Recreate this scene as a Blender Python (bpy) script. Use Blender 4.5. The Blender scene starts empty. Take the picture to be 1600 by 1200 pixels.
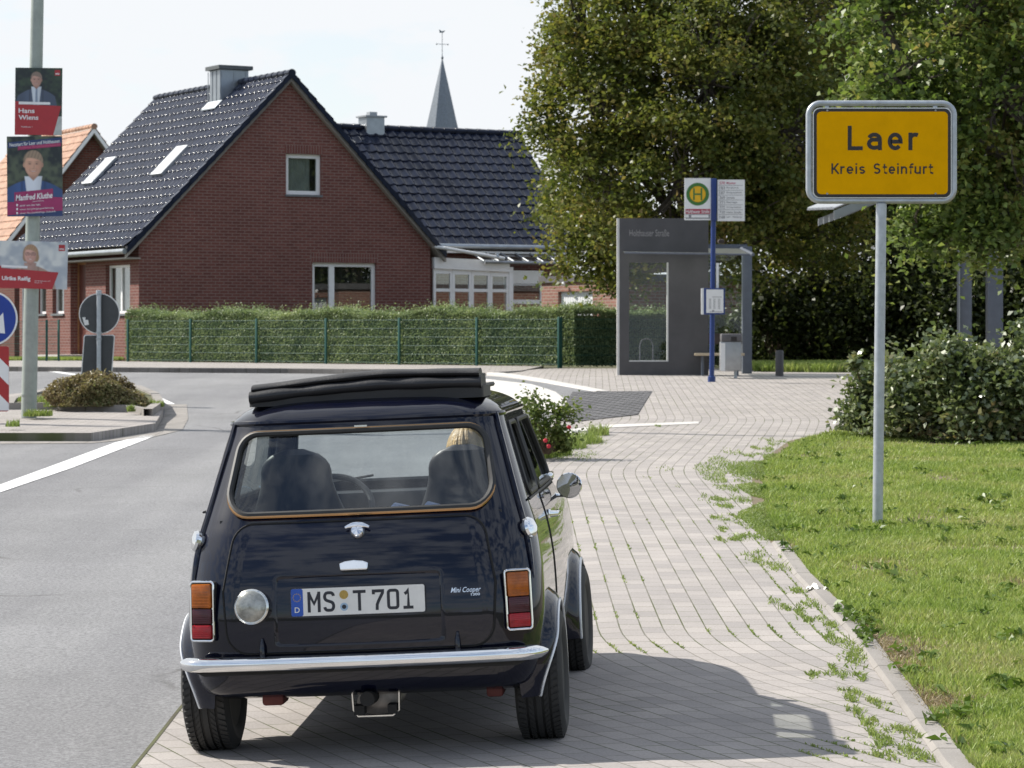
import bpy, bmesh, math, random
import numpy as np
from mathutils import Vector, Matrix, Euler
from math import sin, cos, pi, radians, sqrt, atan2

RND = random.Random(7)
sc = bpy.context.scene
COL = sc.collection

# ------------------------------------------------------------------ camera
F, CH, HZ = 4400.0, 1.65, 520.0      # focal length in photo pixels, eye height, horizon row
cd = bpy.data.cameras.new('camera')
cam = bpy.data.objects.new('camera', cd)
COL.objects.link(cam)
cam.location = (0, 0, CH)
cam.rotation_euler = (radians(90), 0, 0)
cd.sensor_width = 36
cd.lens = F * 36 / 1600
cd.shift_y = -(600 - HZ) / 1600
cd.clip_start, cd.clip_end = 0.5, 5000
cd.dof.use_dof = True
cd.dof.focus_distance = 11.5
cd.dof.aperture_fstop = 15
sc.camera = cam

# ------------------------------------------------------------------ light
SUN_FROM = Vector((-1.30, 0.58, 1.31)).normalized()
elev = math.asin(SUN_FROM.z)
az = atan2(SUN_FROM.x, SUN_FROM.y)
w = bpy.data.worlds.new('World')
sc.world = w
w.use_nodes = True
nt = w.node_tree
nt.nodes.clear()
N = nt.nodes.new
L = nt.links.new
out = N('ShaderNodeOutputWorld')
bg = N('ShaderNodeBackground')
sky = N('ShaderNodeTexSky')
sky.sky_type = 'NISHITA'
sky.sun_disc = False
sky.sun_elevation = elev
sky.sun_rotation = az
sky.altitude = 50
sky.air_density = 1.0
sky.dust_density = 0.8
sky.ozone_density = 1.0
# soft cumulus and thin veil, laid out on the sky dome
tc = N('ShaderNodeTexCoord')
n1 = N('ShaderNodeTexNoise'); n1.inputs['Scale'].default_value = 1.25; n1.inputs['Detail'].default_value = 9; n1.inputs['Roughness'].default_value = 0.55
mpw = N('ShaderNodeMapping'); mpw.inputs['Scale'].default_value = (7, 7, 17); mpw.inputs['Location'].default_value = (0.4, 1.3, 0.2)
L(tc.outputs['Generated'], mpw.inputs[0])
L(mpw.outputs[0], n1.inputs['Vector'])
r1 = N('ShaderNodeValToRGB')
r1.color_ramp.elements[0].position = 0.40; r1.color_ramp.elements[0].color = (0.02, 0.02, 0.02, 1)
r1.color_ramp.elements[1].position = 0.58; r1.color_ramp.elements[1].color = (1, 1, 1, 1)
L(n1.outputs['Fac'], r1.inputs[0])
# clouds and veil are bright on the sun's side of the sky and greyer opposite it
dt = N('ShaderNodeVectorMath'); dt.operation = 'DOT_PRODUCT'; dt.inputs[1].default_value = Vector((SUN_FROM.x * 0.5, 1.0, 0)).normalized()
L(tc.outputs['Generated'], dt.inputs[0])
mr = N('ShaderNodeMapRange'); mr.interpolation_type = 'SMOOTHSTEP'
mr.inputs[1].default_value = -0.35; mr.inputs[2].default_value = 0.85
L(dt.outputs['Value'], mr.inputs[0])
cc = N('ShaderNodeMixRGB'); cc.inputs[1].default_value = (5.0, 5.5, 6.3, 1); cc.inputs[2].default_value = (5.75, 5.92, 6.12, 1)
L(mr.outputs[0], cc.inputs[0])
mixc = N('ShaderNodeMixRGB')
L(cc.outputs[0], mixc.inputs[2])
fm = N('ShaderNodeMath'); fm.operation = 'MULTIPLY_ADD'; fm.inputs[1].default_value = 0.64; fm.use_clamp = True
L(mr.outputs[0], fm.inputs[0]); L(r1.outputs[0], fm.inputs[2])
L(fm.outputs[0], mixc.inputs[0]); L(sky.outputs[0], mixc.inputs[1])
L(mixc.outputs[0], bg.inputs[0])
bg.inputs[1].default_value = 0.10
L(bg.outputs[0], out.inputs[0])

sd = bpy.data.lights.new('sun', 'SUN')
sd.energy = 4.6
sd.angle = radians(0.53)
sd.color = (1.0, 0.95, 0.87)
so = bpy.data.objects.new('sun', sd)
so.rotation_euler = (-SUN_FROM).to_track_quat('-Z', 'Y').to_euler()
so.location = (-30, 10, 40)
COL.objects.link(so)

sc.view_settings.view_transform = 'Standard'
sc.view_settings.look = 'None'
sc.view_settings.exposure = 0.68
sc.view_settings.gamma = 1
sc.view_settings.use_curve_mapping = False
sc.render.engine = 'CYCLES'
sc.cycles.max_bounces = 10
sc.cycles.transparent_max_bounces = 16
sc.cycles.caustics_reflective = False
sc.cycles.caustics_refractive = False

# ------------------------------------------------------------------ terrain
def clamp(v, a, b):
    return a if v < a else b if v > b else v

def prof(y):
    if y < 10.5: t = 0.0
    elif y < 13: t = (y - 10.5) ** 2 / 5
    elif y < 48: t = y - 11.75
    elif y < 52: t = 36.25 + (y - 48) - (y - 48) ** 2 / 8
    else: t = 38.25
    return 0.022 * t

def gz(x, y):
    return prof(y) + 0.046 * clamp(x + 0.85, -0.65, 1.4)

def P(px, py, Y):
    return Vector(((px - 800) / F * Y, Y, CH - (py - HZ) / F * Y))

def G(px, py, off=0.0):
    lo, hi = 4.0, 400.0
    kx, kz = (px - 800) / F, (py - HZ) / F
    f = lambda Y: CH - kz * Y - gz(kx * Y, Y) - off
    for _ in range(60):
        m = (lo + hi) / 2
        if f(m) > 0: lo = m
        else: hi = m
    return Vector((kx * lo, lo, gz(kx * lo, lo) + off))

# ------------------------------------------------------------------ materials
MATS = {}
def new_mat(name):
    m = bpy.data.materials.new(name)
    m.use_nodes = True
    m.node_tree.nodes.clear()
    nt = m.node_tree
    o = nt.nodes.new('ShaderNodeOutputMaterial')
    MATS[name] = m
    return m, nt, o

def pm(name, col, rough=0.6, metal=0.0, var=0.12, vscale=8.0, bump=0.0, bscale=40.0, coat=0.0, spec=0.5, coord='Object', col2=None, bdist=0.01, crough=0.03):
    """Principled material with noise-driven colour variation and bump."""
    m, nt, o = new_mat(name)
    N, L = nt.nodes.new, nt.links.new
    b = N('ShaderNodeBsdfPrincipled')
    L(b.outputs[0], o.inputs[0])
    b.inputs['Roughness'].default_value = rough
    b.inputs['Metallic'].default_value = metal
    b.inputs['Coat Weight'].default_value = coat
    b.inputs['Coat Roughness'].default_value = crough
    b.inputs['Specular IOR Level'].default_value = spec
    tc = N('ShaderNodeTexCoord')
    if var > 0 or col2:
        n = N('ShaderNodeTexNoise')
        n.inputs['Scale'].default_value = vscale
        n.inputs['Detail'].default_value = 7
        n.inputs['Roughness'].default_value = 0.65
        L(tc.outputs[coord], n.inputs['Vector'])
        r = N('ShaderNodeValToRGB')
        a = [c * (1 - var) for c in col]
        c2 = col2 if col2 else [min(1, c * (1 + var)) for c in col]
        r.color_ramp.elements[0].position = 0.33
        r.color_ramp.elements[1].position = 0.67
        r.color_ramp.elements[0].color = (*a, 1)
        r.color_ramp.elements[1].color = (*c2, 1)
        L(n.outputs['Fac'], r.inputs[0])
        L(r.outputs[0], b.inputs['Base Color'])
    else:
        b.inputs['Base Color'].default_value = (*col, 1)
    if bump > 0:
        nb = N('ShaderNodeTexNoise')
        nb.inputs['Scale'].default_value = bscale
        nb.inputs['Detail'].default_value = 5
        L(tc.outputs[coord], nb.inputs['Vector'])
        bp = N('ShaderNodeBump')
        bp.inputs['Strength'].default_value = bump
        bp.inputs['Distance'].default_value = bdist
        L(nb.outputs['Fac'], bp.inputs['Height'])
        L(bp.outputs[0], b.inputs['Normal'])
    return m

def brick_mat(name, c1, c2, mortar, bw, rh, ms, rough=0.85, bump=0.6, stain=0.25, smooth=0.1, bias=0.0, bdist=0.01, freq=2, offset=0.5, weed=None):
    m, nt, o = new_mat(name)
    N, L = nt.nodes.new, nt.links.new
    b = N('ShaderNodeBsdfPrincipled')
    L(b.outputs[0], o.inputs[0])
    b.inputs['Roughness'].default_value = rough
    b.inputs['Specular IOR Level'].default_value = 0.3
    tc = N('ShaderNodeTexCoord')
    t = N('ShaderNodeTexBrick')
    t.offset = offset
    t.offset_frequency = freq
    t.inputs['Scale'].default_value = 1
    t.inputs['Brick Width'].default_value = bw
    t.inputs['Row Height'].default_value = rh
    t.inputs['Mortar Size'].default_value = ms
    t.inputs['Mortar Smooth'].default_value = smooth
    t.inputs['Bias'].default_value = bias
    t.inputs['Color1'].default_value = (*c1, 1)
    t.inputs['Color2'].default_value = (*c2, 1)
    t.inputs['Mortar'].default_value = (*mortar, 1)
    L(tc.outputs['UV'], t.inputs['Vector'])
    # large soft stains and fine grain
    n = N('ShaderNodeTexNoise'); n.inputs['Scale'].default_value = 0.9; n.inputs['Detail'].default_value = 8; n.inputs['Roughness'].default_value = 0.7
    L(tc.outputs['UV'], n.inputs['Vector'])
    r = N('ShaderNodeValToRGB')
    r.color_ramp.elements[0].position = 0.3; r.color_ramp.elements[0].color = (1 - stain,) * 3 + (1,)
    r.color_ramp.elements[1].position = 0.7; r.color_ramp.elements[1].color = (1, 1, 1, 1)
    L(n.outputs['Fac'], r.inputs[0])
    mu = N('ShaderNodeMixRGB'); mu.blend_type = 'MULTIPLY'; mu.inputs[0].default_value = 1
    L(t.outputs['Color'], mu.inputs[1]); L(r.outputs[0], mu.inputs[2])
    n2 = N('ShaderNodeTexNoise'); n2.inputs['Scale'].default_value = 90; n2.inputs['Detail'].default_value = 4
    L(tc.outputs['UV'], n2.inputs['Vector'])
    r2 = N('ShaderNodeValToRGB')
    r2.color_ramp.elements[0].position = 0.25; r2.color_ramp.elements[0].color = (0.78, 0.78, 0.78, 1)
    r2.color_ramp.elements[1].position = 0.65; r2.color_ramp.elements[1].color = (1.05, 1.05, 1.05, 1)
    L(n2.outputs['Fac'], r2.inputs[0])
    mu2 = N('ShaderNodeMixRGB'); mu2.blend_type = 'MULTIPLY'; mu2.inputs[0].default_value = 1
    L(mu.outputs[0], mu2.inputs[1]); L(r2.outputs[0], mu2.inputs[2])
    last = mu2
    if weed:
        # dark dirt and moss that has settled in some of the joints only
        nw = N('ShaderNodeTexNoise'); nw.inputs['Scale'].default_value = 1.6; nw.inputs['Detail'].default_value = 5
        L(tc.outputs['UV'], nw.inputs['Vector'])
        rw = N('ShaderNodeValToRGB'); rw.color_ramp.elements[0].position = 0.46; rw.color_ramp.elements[1].position = 0.6
        L(nw.outputs['Fac'], rw.inputs[0])
        mm = N('ShaderNodeMath'); mm.operation = 'MULTIPLY'
        L(rw.outputs[0], mm.inputs[0]); L(t.outputs['Fac'], mm.inputs[1])
        mw = N('ShaderNodeMixRGB'); mw.inputs[2].default_value = (*weed, 1)
        L(mm.outputs[0], mw.inputs[0]); L(last.outputs[0], mw.inputs[1])
        last = mw
    L(last.outputs[0], b.inputs['Base Color'])
    bp = N('ShaderNodeBump'); bp.inputs['Strength'].default_value = bump; bp.inputs['Distance'].default_value = bdist
    inv = N('ShaderNodeMath'); inv.operation = 'SUBTRACT'; inv.inputs[0].default_value = 1
    L(t.outputs['Fac'], inv.inputs[1]); L(inv.outputs[0], bp.inputs['Height']); L(bp.outputs[0], b.inputs['Normal'])
    return m

def leaf_mat(name, cols, transl=0.45, rough=0.45, spec=0.3):
    """Leaves: colour varies leaf by leaf and in soft patches; some light passes through."""
    m, nt, o = new_mat(name)
    N, L = nt.nodes.new, nt.links.new
    g = N('ShaderNodeNewGeometry')
    tc = N('ShaderNodeTexCoord')
    n = N('ShaderNodeTexNoise'); n.inputs['Scale'].default_value = 1.1; n.inputs['Detail'].default_value = 3
    L(tc.outputs['Object'], n.inputs['Vector'])
    ad = N('ShaderNodeMath'); ad.operation = 'MULTIPLY_ADD'; ad.inputs[1].default_value = 0.55
    L(g.outputs['Random Per Island'], ad.inputs[0])
    sb = N('ShaderNodeMath'); sb.operation = 'MULTIPLY_ADD'; sb.inputs[1].default_value = 1.5; sb.inputs[2].default_value = -0.53
    L(n.outputs['Fac'], sb.inputs[0]); L(sb.outputs[0], ad.inputs[2])
    r = N('ShaderNodeValToRGB')
    e = r.color_ramp.elements
    while len(e) < len(cols):
        e.new(0.5)
    for i, c in enumerate(cols):
        e[i].position = i / (len(cols) - 1)
        e[i].color = (*c, 1)
    L(ad.outputs[0], r.inputs[0])
    b = N('ShaderNodeBsdfPrincipled')
    b.inputs['Roughness'].default_value = rough
    b.inputs['Specular IOR Level'].default_value = spec
    L(r.outputs[0], b.inputs['Base Color'])
    t = N('ShaderNodeBsdfTranslucent')
    br = N('ShaderNodeMixRGB'); br.blend_type = 'MULTIPLY'; br.inputs[0].default_value = 1; br.inputs[2].default_value = (1.08, 1.14, 0.76, 1)
    L(r.outputs[0], br.inputs[1]); L(br.outputs[0], t.inputs[0])
    mx = N('ShaderNodeMixShader'); mx.inputs[0].default_value = transl
    L(b.outputs[0], mx.inputs[1]); L(t.outputs[0], mx.inputs[2]); L(mx.outputs[0], o.inputs[0])
    return m

def glass_mat(name, tint=(0.75, 0.8, 0.8), refl=1.0, dirt=0.06):
    m, nt, o = new_mat(name)
    N, L = nt.nodes.new, nt.links.new
    tr = N('ShaderNodeBsdfTransparent'); tr.inputs[0].default_value = (*tint, 1)
    gl = N('ShaderNodeBsdfGlossy'); gl.inputs['Roughness'].default_value = 0.01
    # Schlick reflectance of a thin pane, the same from both sides
    ge = N('ShaderNodeNewGeometry')
    dp = N('ShaderNodeVectorMath'); dp.operation = 'DOT_PRODUCT'
    L(ge.outputs['Incoming'], dp.inputs[0]); L(ge.outputs['Normal'], dp.inputs[1])
    ab = N('ShaderNodeMath'); ab.operation = 'ABSOLUTE'; L(dp.outputs['Value'], ab.inputs[0])
    om = N('ShaderNodeMath'); om.operation = 'SUBTRACT'; om.inputs[0].default_value = 1; L(ab.outputs[0], om.inputs[1])
    p5 = N('ShaderNodeMath'); p5.operation = 'POWER'; p5.inputs[1].default_value = 5; L(om.outputs[0], p5.inputs[0])
    ma_ = N('ShaderNodeMath'); ma_.operation = 'MULTIPLY_ADD'; ma_.inputs[1].default_value = 0.92; ma_.inputs[2].default_value = 0.08; L(p5.outputs[0], ma_.inputs[0])
    mu = N('ShaderNodeMath'); mu.operation = 'MULTIPLY'; mu.inputs[1].default_value = refl; mu.use_clamp = True
    L(ma_.outputs[0], mu.inputs[0])
    mx = N('ShaderNodeMixShader')
    L(mu.outputs[0], mx.inputs[0]); L(tr.outputs[0], mx.inputs[1]); L(gl.outputs[0], mx.inputs[2])
    di = N('ShaderNodeBsdfDiffuse'); di.inputs[0].default_value = (0.5, 0.5, 0.48, 1)
    tc = N('ShaderNodeTexCoord')
    mp = N('ShaderNodeMapping'); mp.inputs['Scale'].default_value = (3.5, 3.5, 1.2)
    L(tc.outputs['Object'], mp.inputs[0])
    n = N('ShaderNodeTexNoise'); n.inputs['Scale'].default_value = 2.2; n.inputs['Detail'].default_value = 6
    L(mp.outputs[0], n.inputs['Vector'])
    r = N('ShaderNodeMapRange'); r.inputs[1].default_value = 0.42; r.inputs[2].default_value = 0.75; r.inputs[3].default_value = 0.0; r.inputs[4].default_value = dirt
    L(n.outputs['Fac'], r.inputs[0])
    m2 = N('ShaderNodeMixShader')
    L(r.outputs[0], m2.inputs[0]); L(mx.outputs[0], m2.inputs[1]); L(di.outputs[0], m2.inputs[2])
    L(m2.outputs[0], o.inputs[0])
    return m

# ------------------------------------------------------------------ mesh building
def box_uv(me):
    if not me.uv_layers:
        me.uv_layers.new(name='UVMap')
    nl = len(me.loops)
    co = np.empty(len(me.vertices) * 3); me.vertices.foreach_get('co', co); co = co.reshape(-1, 3)
    vi = np.empty(nl, dtype=np.int32); me.loops.foreach_get('vertex_index', vi)
    npoly = len(me.polygons)
    nrm = np.empty(npoly * 3); me.polygons.foreach_get('normal', nrm); nrm = np.abs(nrm.reshape(-1, 3))
    lt = np.empty(npoly, dtype=np.int32); me.polygons.foreach_get('loop_total', lt)
    pl = np.repeat(np.arange(npoly), lt)
    n = nrm[pl]; c = co[vi]
    uv = np.empty((nl, 2))
    top = (n[:, 2] > n[:, 0]) & (n[:, 2] > n[:, 1])
    sx = (~top) & (n[:, 0] > n[:, 1])
    fy = (~top) & (~sx)
    uv[top] = c[top][:, :2]
    uv[sx] = c[sx][:, 1:]
    uv[fy] = c[fy][:, [0, 2]]
    me.uv_layers[0].data.foreach_set('uv', uv.ravel())

def link(name, me, parent=None):
    o = bpy.data.objects.new(name, me)
    COL.objects.link(o)
    if parent:
        o.parent = parent
    return o

def tag(o, label=None, cat=None, group=None, kind=None):
    if label: o['label'] = label
    if cat: o['category'] = cat
    if group: o['group'] = group
    if kind: o['kind'] = kind
    return o

def empty(name, loc, rz=0.0, label=None, cat=None, group=None, rot=None):
    o = bpy.data.objects.new(name, None)
    COL.objects.link(o)
    o.empty_display_size = 0.2
    o.location = loc
    o.rotation_euler = rot if rot else (0, 0, rz)
    return tag(o, label, cat, group)

def copy_tree(o, parent=None):
    c = o.copy()
    COL.objects.link(c)
    if parent:
        c.parent = parent
    for ch in list(o.children):
        copy_tree(ch, c)
    return c

class MB:
    def __init__(self):
        self.v, self.f, self.m = [], [], []
    def add(self, vs, fs, mat=0):
        b = len(self.v)
        self.v += [tuple(p) for p in vs]
        for f in fs:
            self.f.append([i + b for i in f])
            self.m.append(mat)
        return self
    def xf(self, start, M):
        for i in range(start, len(self.v)):
            self.v[i] = tuple(M @ Vector(self.v[i]))
        return self
    def box(self, x0, y0, z0, x1, y1, z1, mat=0):
        return self.add([(x0, y0, z0), (x1, y0, z0), (x1, y1, z0), (x0, y1, z0), (x0, y0, z1), (x1, y0, z1), (x1, y1, z1), (x0, y1, z1)],
                        [(3, 2, 1, 0), (4, 5, 6, 7), (0, 1, 5, 4), (1, 2, 6, 5), (2, 3, 7, 6), (3, 0, 4, 7)], mat)
    def rbox(self, x0, y0, z0, x1, y1, z1, r=0.01, mat=0, seg=2):
        bm = bmesh.new()
        bmesh.ops.create_cube(bm, size=1)
        for v in bm.verts:
            v.co = Vector(((x0 + x1) / 2 + v.co.x * (x1 - x0), (y0 + y1) / 2 + v.co.y * (y1 - y0), (z0 + z1) / 2 + v.co.z * (z1 - z0)))
        bmesh.ops.bevel(bm, geom=list(bm.edges), offset=r, segments=seg, profile=0.5, affect='EDGES')
        return self.bm(bm, mat)
    def bm(self, bm, mat=0, M=None):
        bm.verts.ensure_lookup_table()
        self.add([(M @ v.co if M else v.co) for v in bm.verts], [[v.index for v in f.verts] for f in bm.faces], mat)
        bm.free()
        return self
    def tube(self, path, r, n=8, mat=0, closed=False, cap=True, flat=1.0):
        path = [Vector(p) for p in path]
        k = len(path)
        rs = r if isinstance(r, (list, tuple)) else [r] * k
        b = len(self.v)
        prev = None
        for i, p in enumerate(path):
            if closed:
                t = (path[(i + 1) % k] - path[i - 1]).normalized()
            else:
                t = (path[min(i + 1, k - 1)] - path[max(i - 1, 0)]).normalized()
            if prev is None:
                a = Vector((0, 0, 1)) if abs(t.z) < 0.9 else Vector((0, 1, 0))
                u = t.cross(a).normalized()
            else:
                u = (prev - t * prev.dot(t)).normalized()
            prev = u
            w_ = t.cross(u)
            for j in range(n):
                a = 2 * pi * j / n
                self.v.append(tuple(p + (u * cos(a) + w_ * sin(a) * flat) * rs[i]))
        for i in range(k if closed else k - 1):
            i2 = (i + 1) % k
            for j in range(n):
                j2 = (j + 1) % n
                self.f.append([b + i * n + j, b + i * n + j2, b + i2 * n + j2, b + i2 * n + j]); self.m.append(mat)
        if cap and not closed:
            self.f.append([b + j for j in range(n)][::-1]); self.m.append(mat)
            self.f.append([b + (k - 1) * n + j for j in range(n)]); self.m.append(mat)
        return self
    def prism(self, pts, d0, d1, plane='xz', mat=0, capmat=None):
        n = len(pts)
        def mk(p, d):
            return {'xz': (p[0], d, p[1]), 'yz': (d, p[0], p[1]), 'xy': (p[0], p[1], d)}[plane]
        b = len(self.v)
        self.v += [mk(p, d0) for p in pts] + [mk(p, d1) for p in pts]
        cm = mat if capmat is None else capmat
        self.f.append([b + i for i in range(n)]); self.m.append(cm)
        self.f.append([b + n + i for i in range(n)][::-1]); self.m.append(cm)
        for i in range(n):
            j = (i + 1) % n
            self.f.append([b + i, b + n + i, b + n + j, b + j]); self.m.append(mat)
        return self
    def lathe(self, prof_, axis='z', c=(0, 0, 0), n=32, mat=0):
        """prof_: list of (radius, along)."""
        b = len(self.v)
        for r, a in prof_:
            for j in range(n):
                t = 2 * pi * j / n
                if axis == 'z': p = (c[0] + r * cos(t), c[1] + r * sin(t), c[2] + a)
                elif axis == 'x': p = (c[0] + a, c[1] + r * cos(t), c[2] + r * sin(t))
                else: p = (c[0] + r * cos(t), c[1] + a, c[2] + r * sin(t))
                self.v.append(p)
        k = len(prof_)
        for i in range(k - 1):
            for j in range(n):
                j2 = (j + 1) % n
                self.f.append([b + i * n + j, b + i * n + j2, b + (i + 1) * n + j2, b + (i + 1) * n + j]); self.m.append(mat)
        if prof_[0][0] > 1e-4:
            self.f.append([b + j for j in range(n)][::-1]); self.m.append(mat)
        if prof_[-1][0] > 1e-4:
            self.f.append([b + (k - 1) * n + j for j in range(n)]); self.m.append(mat)
        return self
    def grid(self, fn, nu, nv, mat=0, cu=False):
        b = len(self.v)
        for i in range(nu + (0 if cu else 1)):
            for j in range(nv + 1):
                self.v.append(tuple(fn(i / nu, j / nv)))
        tot = nu if cu else nu + 1
        for i in range(nu):
            i2 = (i + 1) % tot
            for j in range(nv):
                self.f.append([b + i * (nv + 1) + j, b + i2 * (nv + 1) + j, b + i2 * (nv + 1) + j + 1, b + i * (nv + 1) + j + 1]); self.m.append(mat)
        return self
    def text(self, s, M, w=None, h=None, mat=0, depth=0.0, bold=0.0, shear=0.0, align='CENTER', space=1.0):
        """Lettering in the local xy plane of M, fitted to width w and/or cap height h."""
        cu = bpy.data.curves.new('t', 'FONT')
        cu.body = s
        cu.align_x = align
        cu.align_y = 'CENTER'
        cu.extrude = 0
        cu.offset = bold
        cu.shear = shear
        cu.space_character = space
        cu.resolution_u = 3
        ob = bpy.data.objects.new('t', cu)
        COL.objects.link(ob)
        dg = bpy.context.evaluated_depsgraph_get()
        me = bpy.data.meshes.new_from_object(ob.evaluated_get(dg))
        vs = [v.co.copy() for v in me.vertices]
        fs = [list(p.vertices) for p in me.polygons]
        bpy.data.objects.remove(ob); bpy.data.curves.remove(cu); bpy.data.meshes.remove(me)
        if not vs: return self
        x0 = min(v.x for v in vs); x1 = max(v.x for v in vs)
        y0 = min(v.y for v in vs); y1 = max(v.y for v in vs)
        sx = w / (x1 - x0) if w else None
        sy = h / (y1 - y0) if h else None
        sx = sx or sy; sy = sy or sx
        ox = (x0 + x1) / 2 if align == 'CENTER' else x0
        oy = (y0 + y1) / 2
        self.add([M @ Vector(((v.x - ox) * sx, (v.y - oy) * sy, depth)) for v in vs], fs, mat)
        return self
    def build(self, name, mats, parent=None, smooth=35, uv=True, bev=0):
        me = bpy.data.meshes.new(name)
        me.from_pydata(self.v, [], self.f)
        ms = mats if isinstance(mats, (list, tuple)) else [mats]
        for m in ms:
            me.materials.append(MATS[m] if isinstance(m, str) else m)
        me.polygons.foreach_set('material_index', self.m)
        if smooth:
            me.polygons.foreach_set('use_smooth', [True] * len(me.polygons))
            me.update()
            me.set_sharp_from_angle(angle=radians(smooth))
        me.update()
        if uv:
            box_uv(me)
        o = link(name, me, parent)
        return o

def fix_normals(o):
    bm = bmesh.new(); bm.from_mesh(o.data)
    bmesh.ops.recalc_face_normals(bm, faces=bm.faces)
    bm.to_mesh(o.data); bm.free()
    return o

def boolean(o, cutter, op='DIFFERENCE', smooth=35, solid=None):
    """Apply a boolean to o's mesh and remove the cutter."""
    if solid:
        s = o.modifiers.new('s', 'SOLIDIFY'); s.thickness = solid; s.offset = -1
    md = o.modifiers.new('b', 'BOOLEAN'); md.operation = op; md.object = cutter; md.solver = 'EXACT'
    dg = bpy.context.evaluated_depsgraph_get(); dg.update()
    me = bpy.data.meshes.new_from_object(o.evaluated_get(dg))
    o.modifiers.clear()
    o.data = me
    bpy.data.objects.remove(cutter)
    if smooth:
        me.polygons.foreach_set('use_smooth', [True] * len(me.polygons))
        me.set_sharp_from_angle(angle=radians(smooth))
    box_uv(me)
    return o

def rrect(x0, z0, x1, z1, r, n=6):
    pts = []
    for cx, cz, a0 in ((x1 - r, z1 - r, 0), (x0 + r, z1 - r, 90), (x0 + r, z0 + r, 180), (x1 - r, z0 + r, 270)):
        for i in range(n + 1):
            a = radians(a0 + 90 * i / n)
            pts.append((cx + r * cos(a), cz + r * sin(a)))
    return pts

def fast_mesh(name, verts, quads, mat, parent=None, tri=False, smooth=False):
    k = 3 if tri else 4
    me = bpy.data.meshes.new(name)
    nv, nf = len(verts), len(quads)
    me.vertices.add(nv); me.vertices.foreach_set('co', np.ascontiguousarray(verts, dtype=np.float32).ravel())
    me.loops.add(nf * k); me.loops.foreach_set('vertex_index', np.ascontiguousarray(quads, dtype=np.int32).ravel())
    me.polygons.add(nf); me.polygons.foreach_set('loop_start', np.arange(0, nf * k, k, dtype=np.int32))
    me.polygons.foreach_set('loop_total', np.full(nf, k, dtype=np.int32))
    me.materials.append(MATS[mat])
    me.update(calc_edges=True)
    return link(name, me, parent)

def leaves(name, cen, size, mat, seed=1, parent=None, up=0.4, asp=0.55, fold=0.15, out_from=None):
    """One mesh of folded diamond leaves at the given centres."""
    r = np.random.default_rng(seed)
    n = len(cen)
    d = r.normal(size=(n, 3)); d[:, 2] *= 0.7
    d /= np.linalg.norm(d, axis=1)[:, None]
    nn = r.normal(size=(n, 3)); nn[:, 2] += up * 2
    if out_from is not None:
        o_ = cen - np.asarray(out_from)
        o_ /= np.linalg.norm(o_, axis=1)[:, None] + 1e-6
        nn += 0.9 * o_
    s = np.cross(d, nn); s /= np.linalg.norm(s, axis=1)[:, None] + 1e-9
    nrm = np.cross(s, d)
    sz = (size * r.uniform(0.65, 1.3, n))[:, None]
    L_ = d * sz * 0.5; W = s * sz * 0.5 * asp; H = nrm * sz * fold
    v = np.stack([cen - L_, cen + W + H - L_ * 0.1, cen + L_, cen - W + H - L_ * 0.1], axis=1).reshape(-1, 3)
    q = np.arange(n * 4).reshape(-1, 4)
    return fast_mesh(name, v, q, mat, parent)
# ================================================================== GROUND
brick_mat('paving', (0.405, 0.372, 0.348), (0.325, 0.302, 0.288), (0.20, 0.185, 0.16), 0.222, 0.111, 0.0038, stain=0.24, bump=0.5, weed=(0.075, 0.085, 0.035))
brick_mat('cobbles', (0.19, 0.19, 0.20), (0.12, 0.12, 0.13), (0.035, 0.033, 0.03), 0.24, 0.20, 0.034, stain=0.25, bump=1.0, smooth=0.6, bdist=0.03)
brick_mat('kerb_stone', (0.35, 0.325, 0.30), (0.30, 0.28, 0.26), (0.14, 0.13, 0.11), 0.8, 4.0, 0.008, stain=0.4)
pm('asphalt', (0.205, 0.205, 0.212), rough=0.85, var=0.10, vscale=0.55, bump=0.35, bscale=220, spec=0.25)
pm('concrete_pale', (0.50, 0.48, 0.455), rough=0.8, var=0.08, vscale=1.5)
pm('road_paint', (0.74, 0.74, 0.73), rough=0.6, var=0.10, vscale=14)
pm('soil', (0.075, 0.062, 0.035), rough=0.95, var=0.3, vscale=1.2, bump=0.8, bscale=12, col2=(0.09, 0.10, 0.035))
pm('lawn_soil', (0.13, 0.10, 0.06), rough=0.95, var=0.4, vscale=14, bump=0.9, bscale=60, col2=(0.21, 0.165, 0.11))

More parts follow.
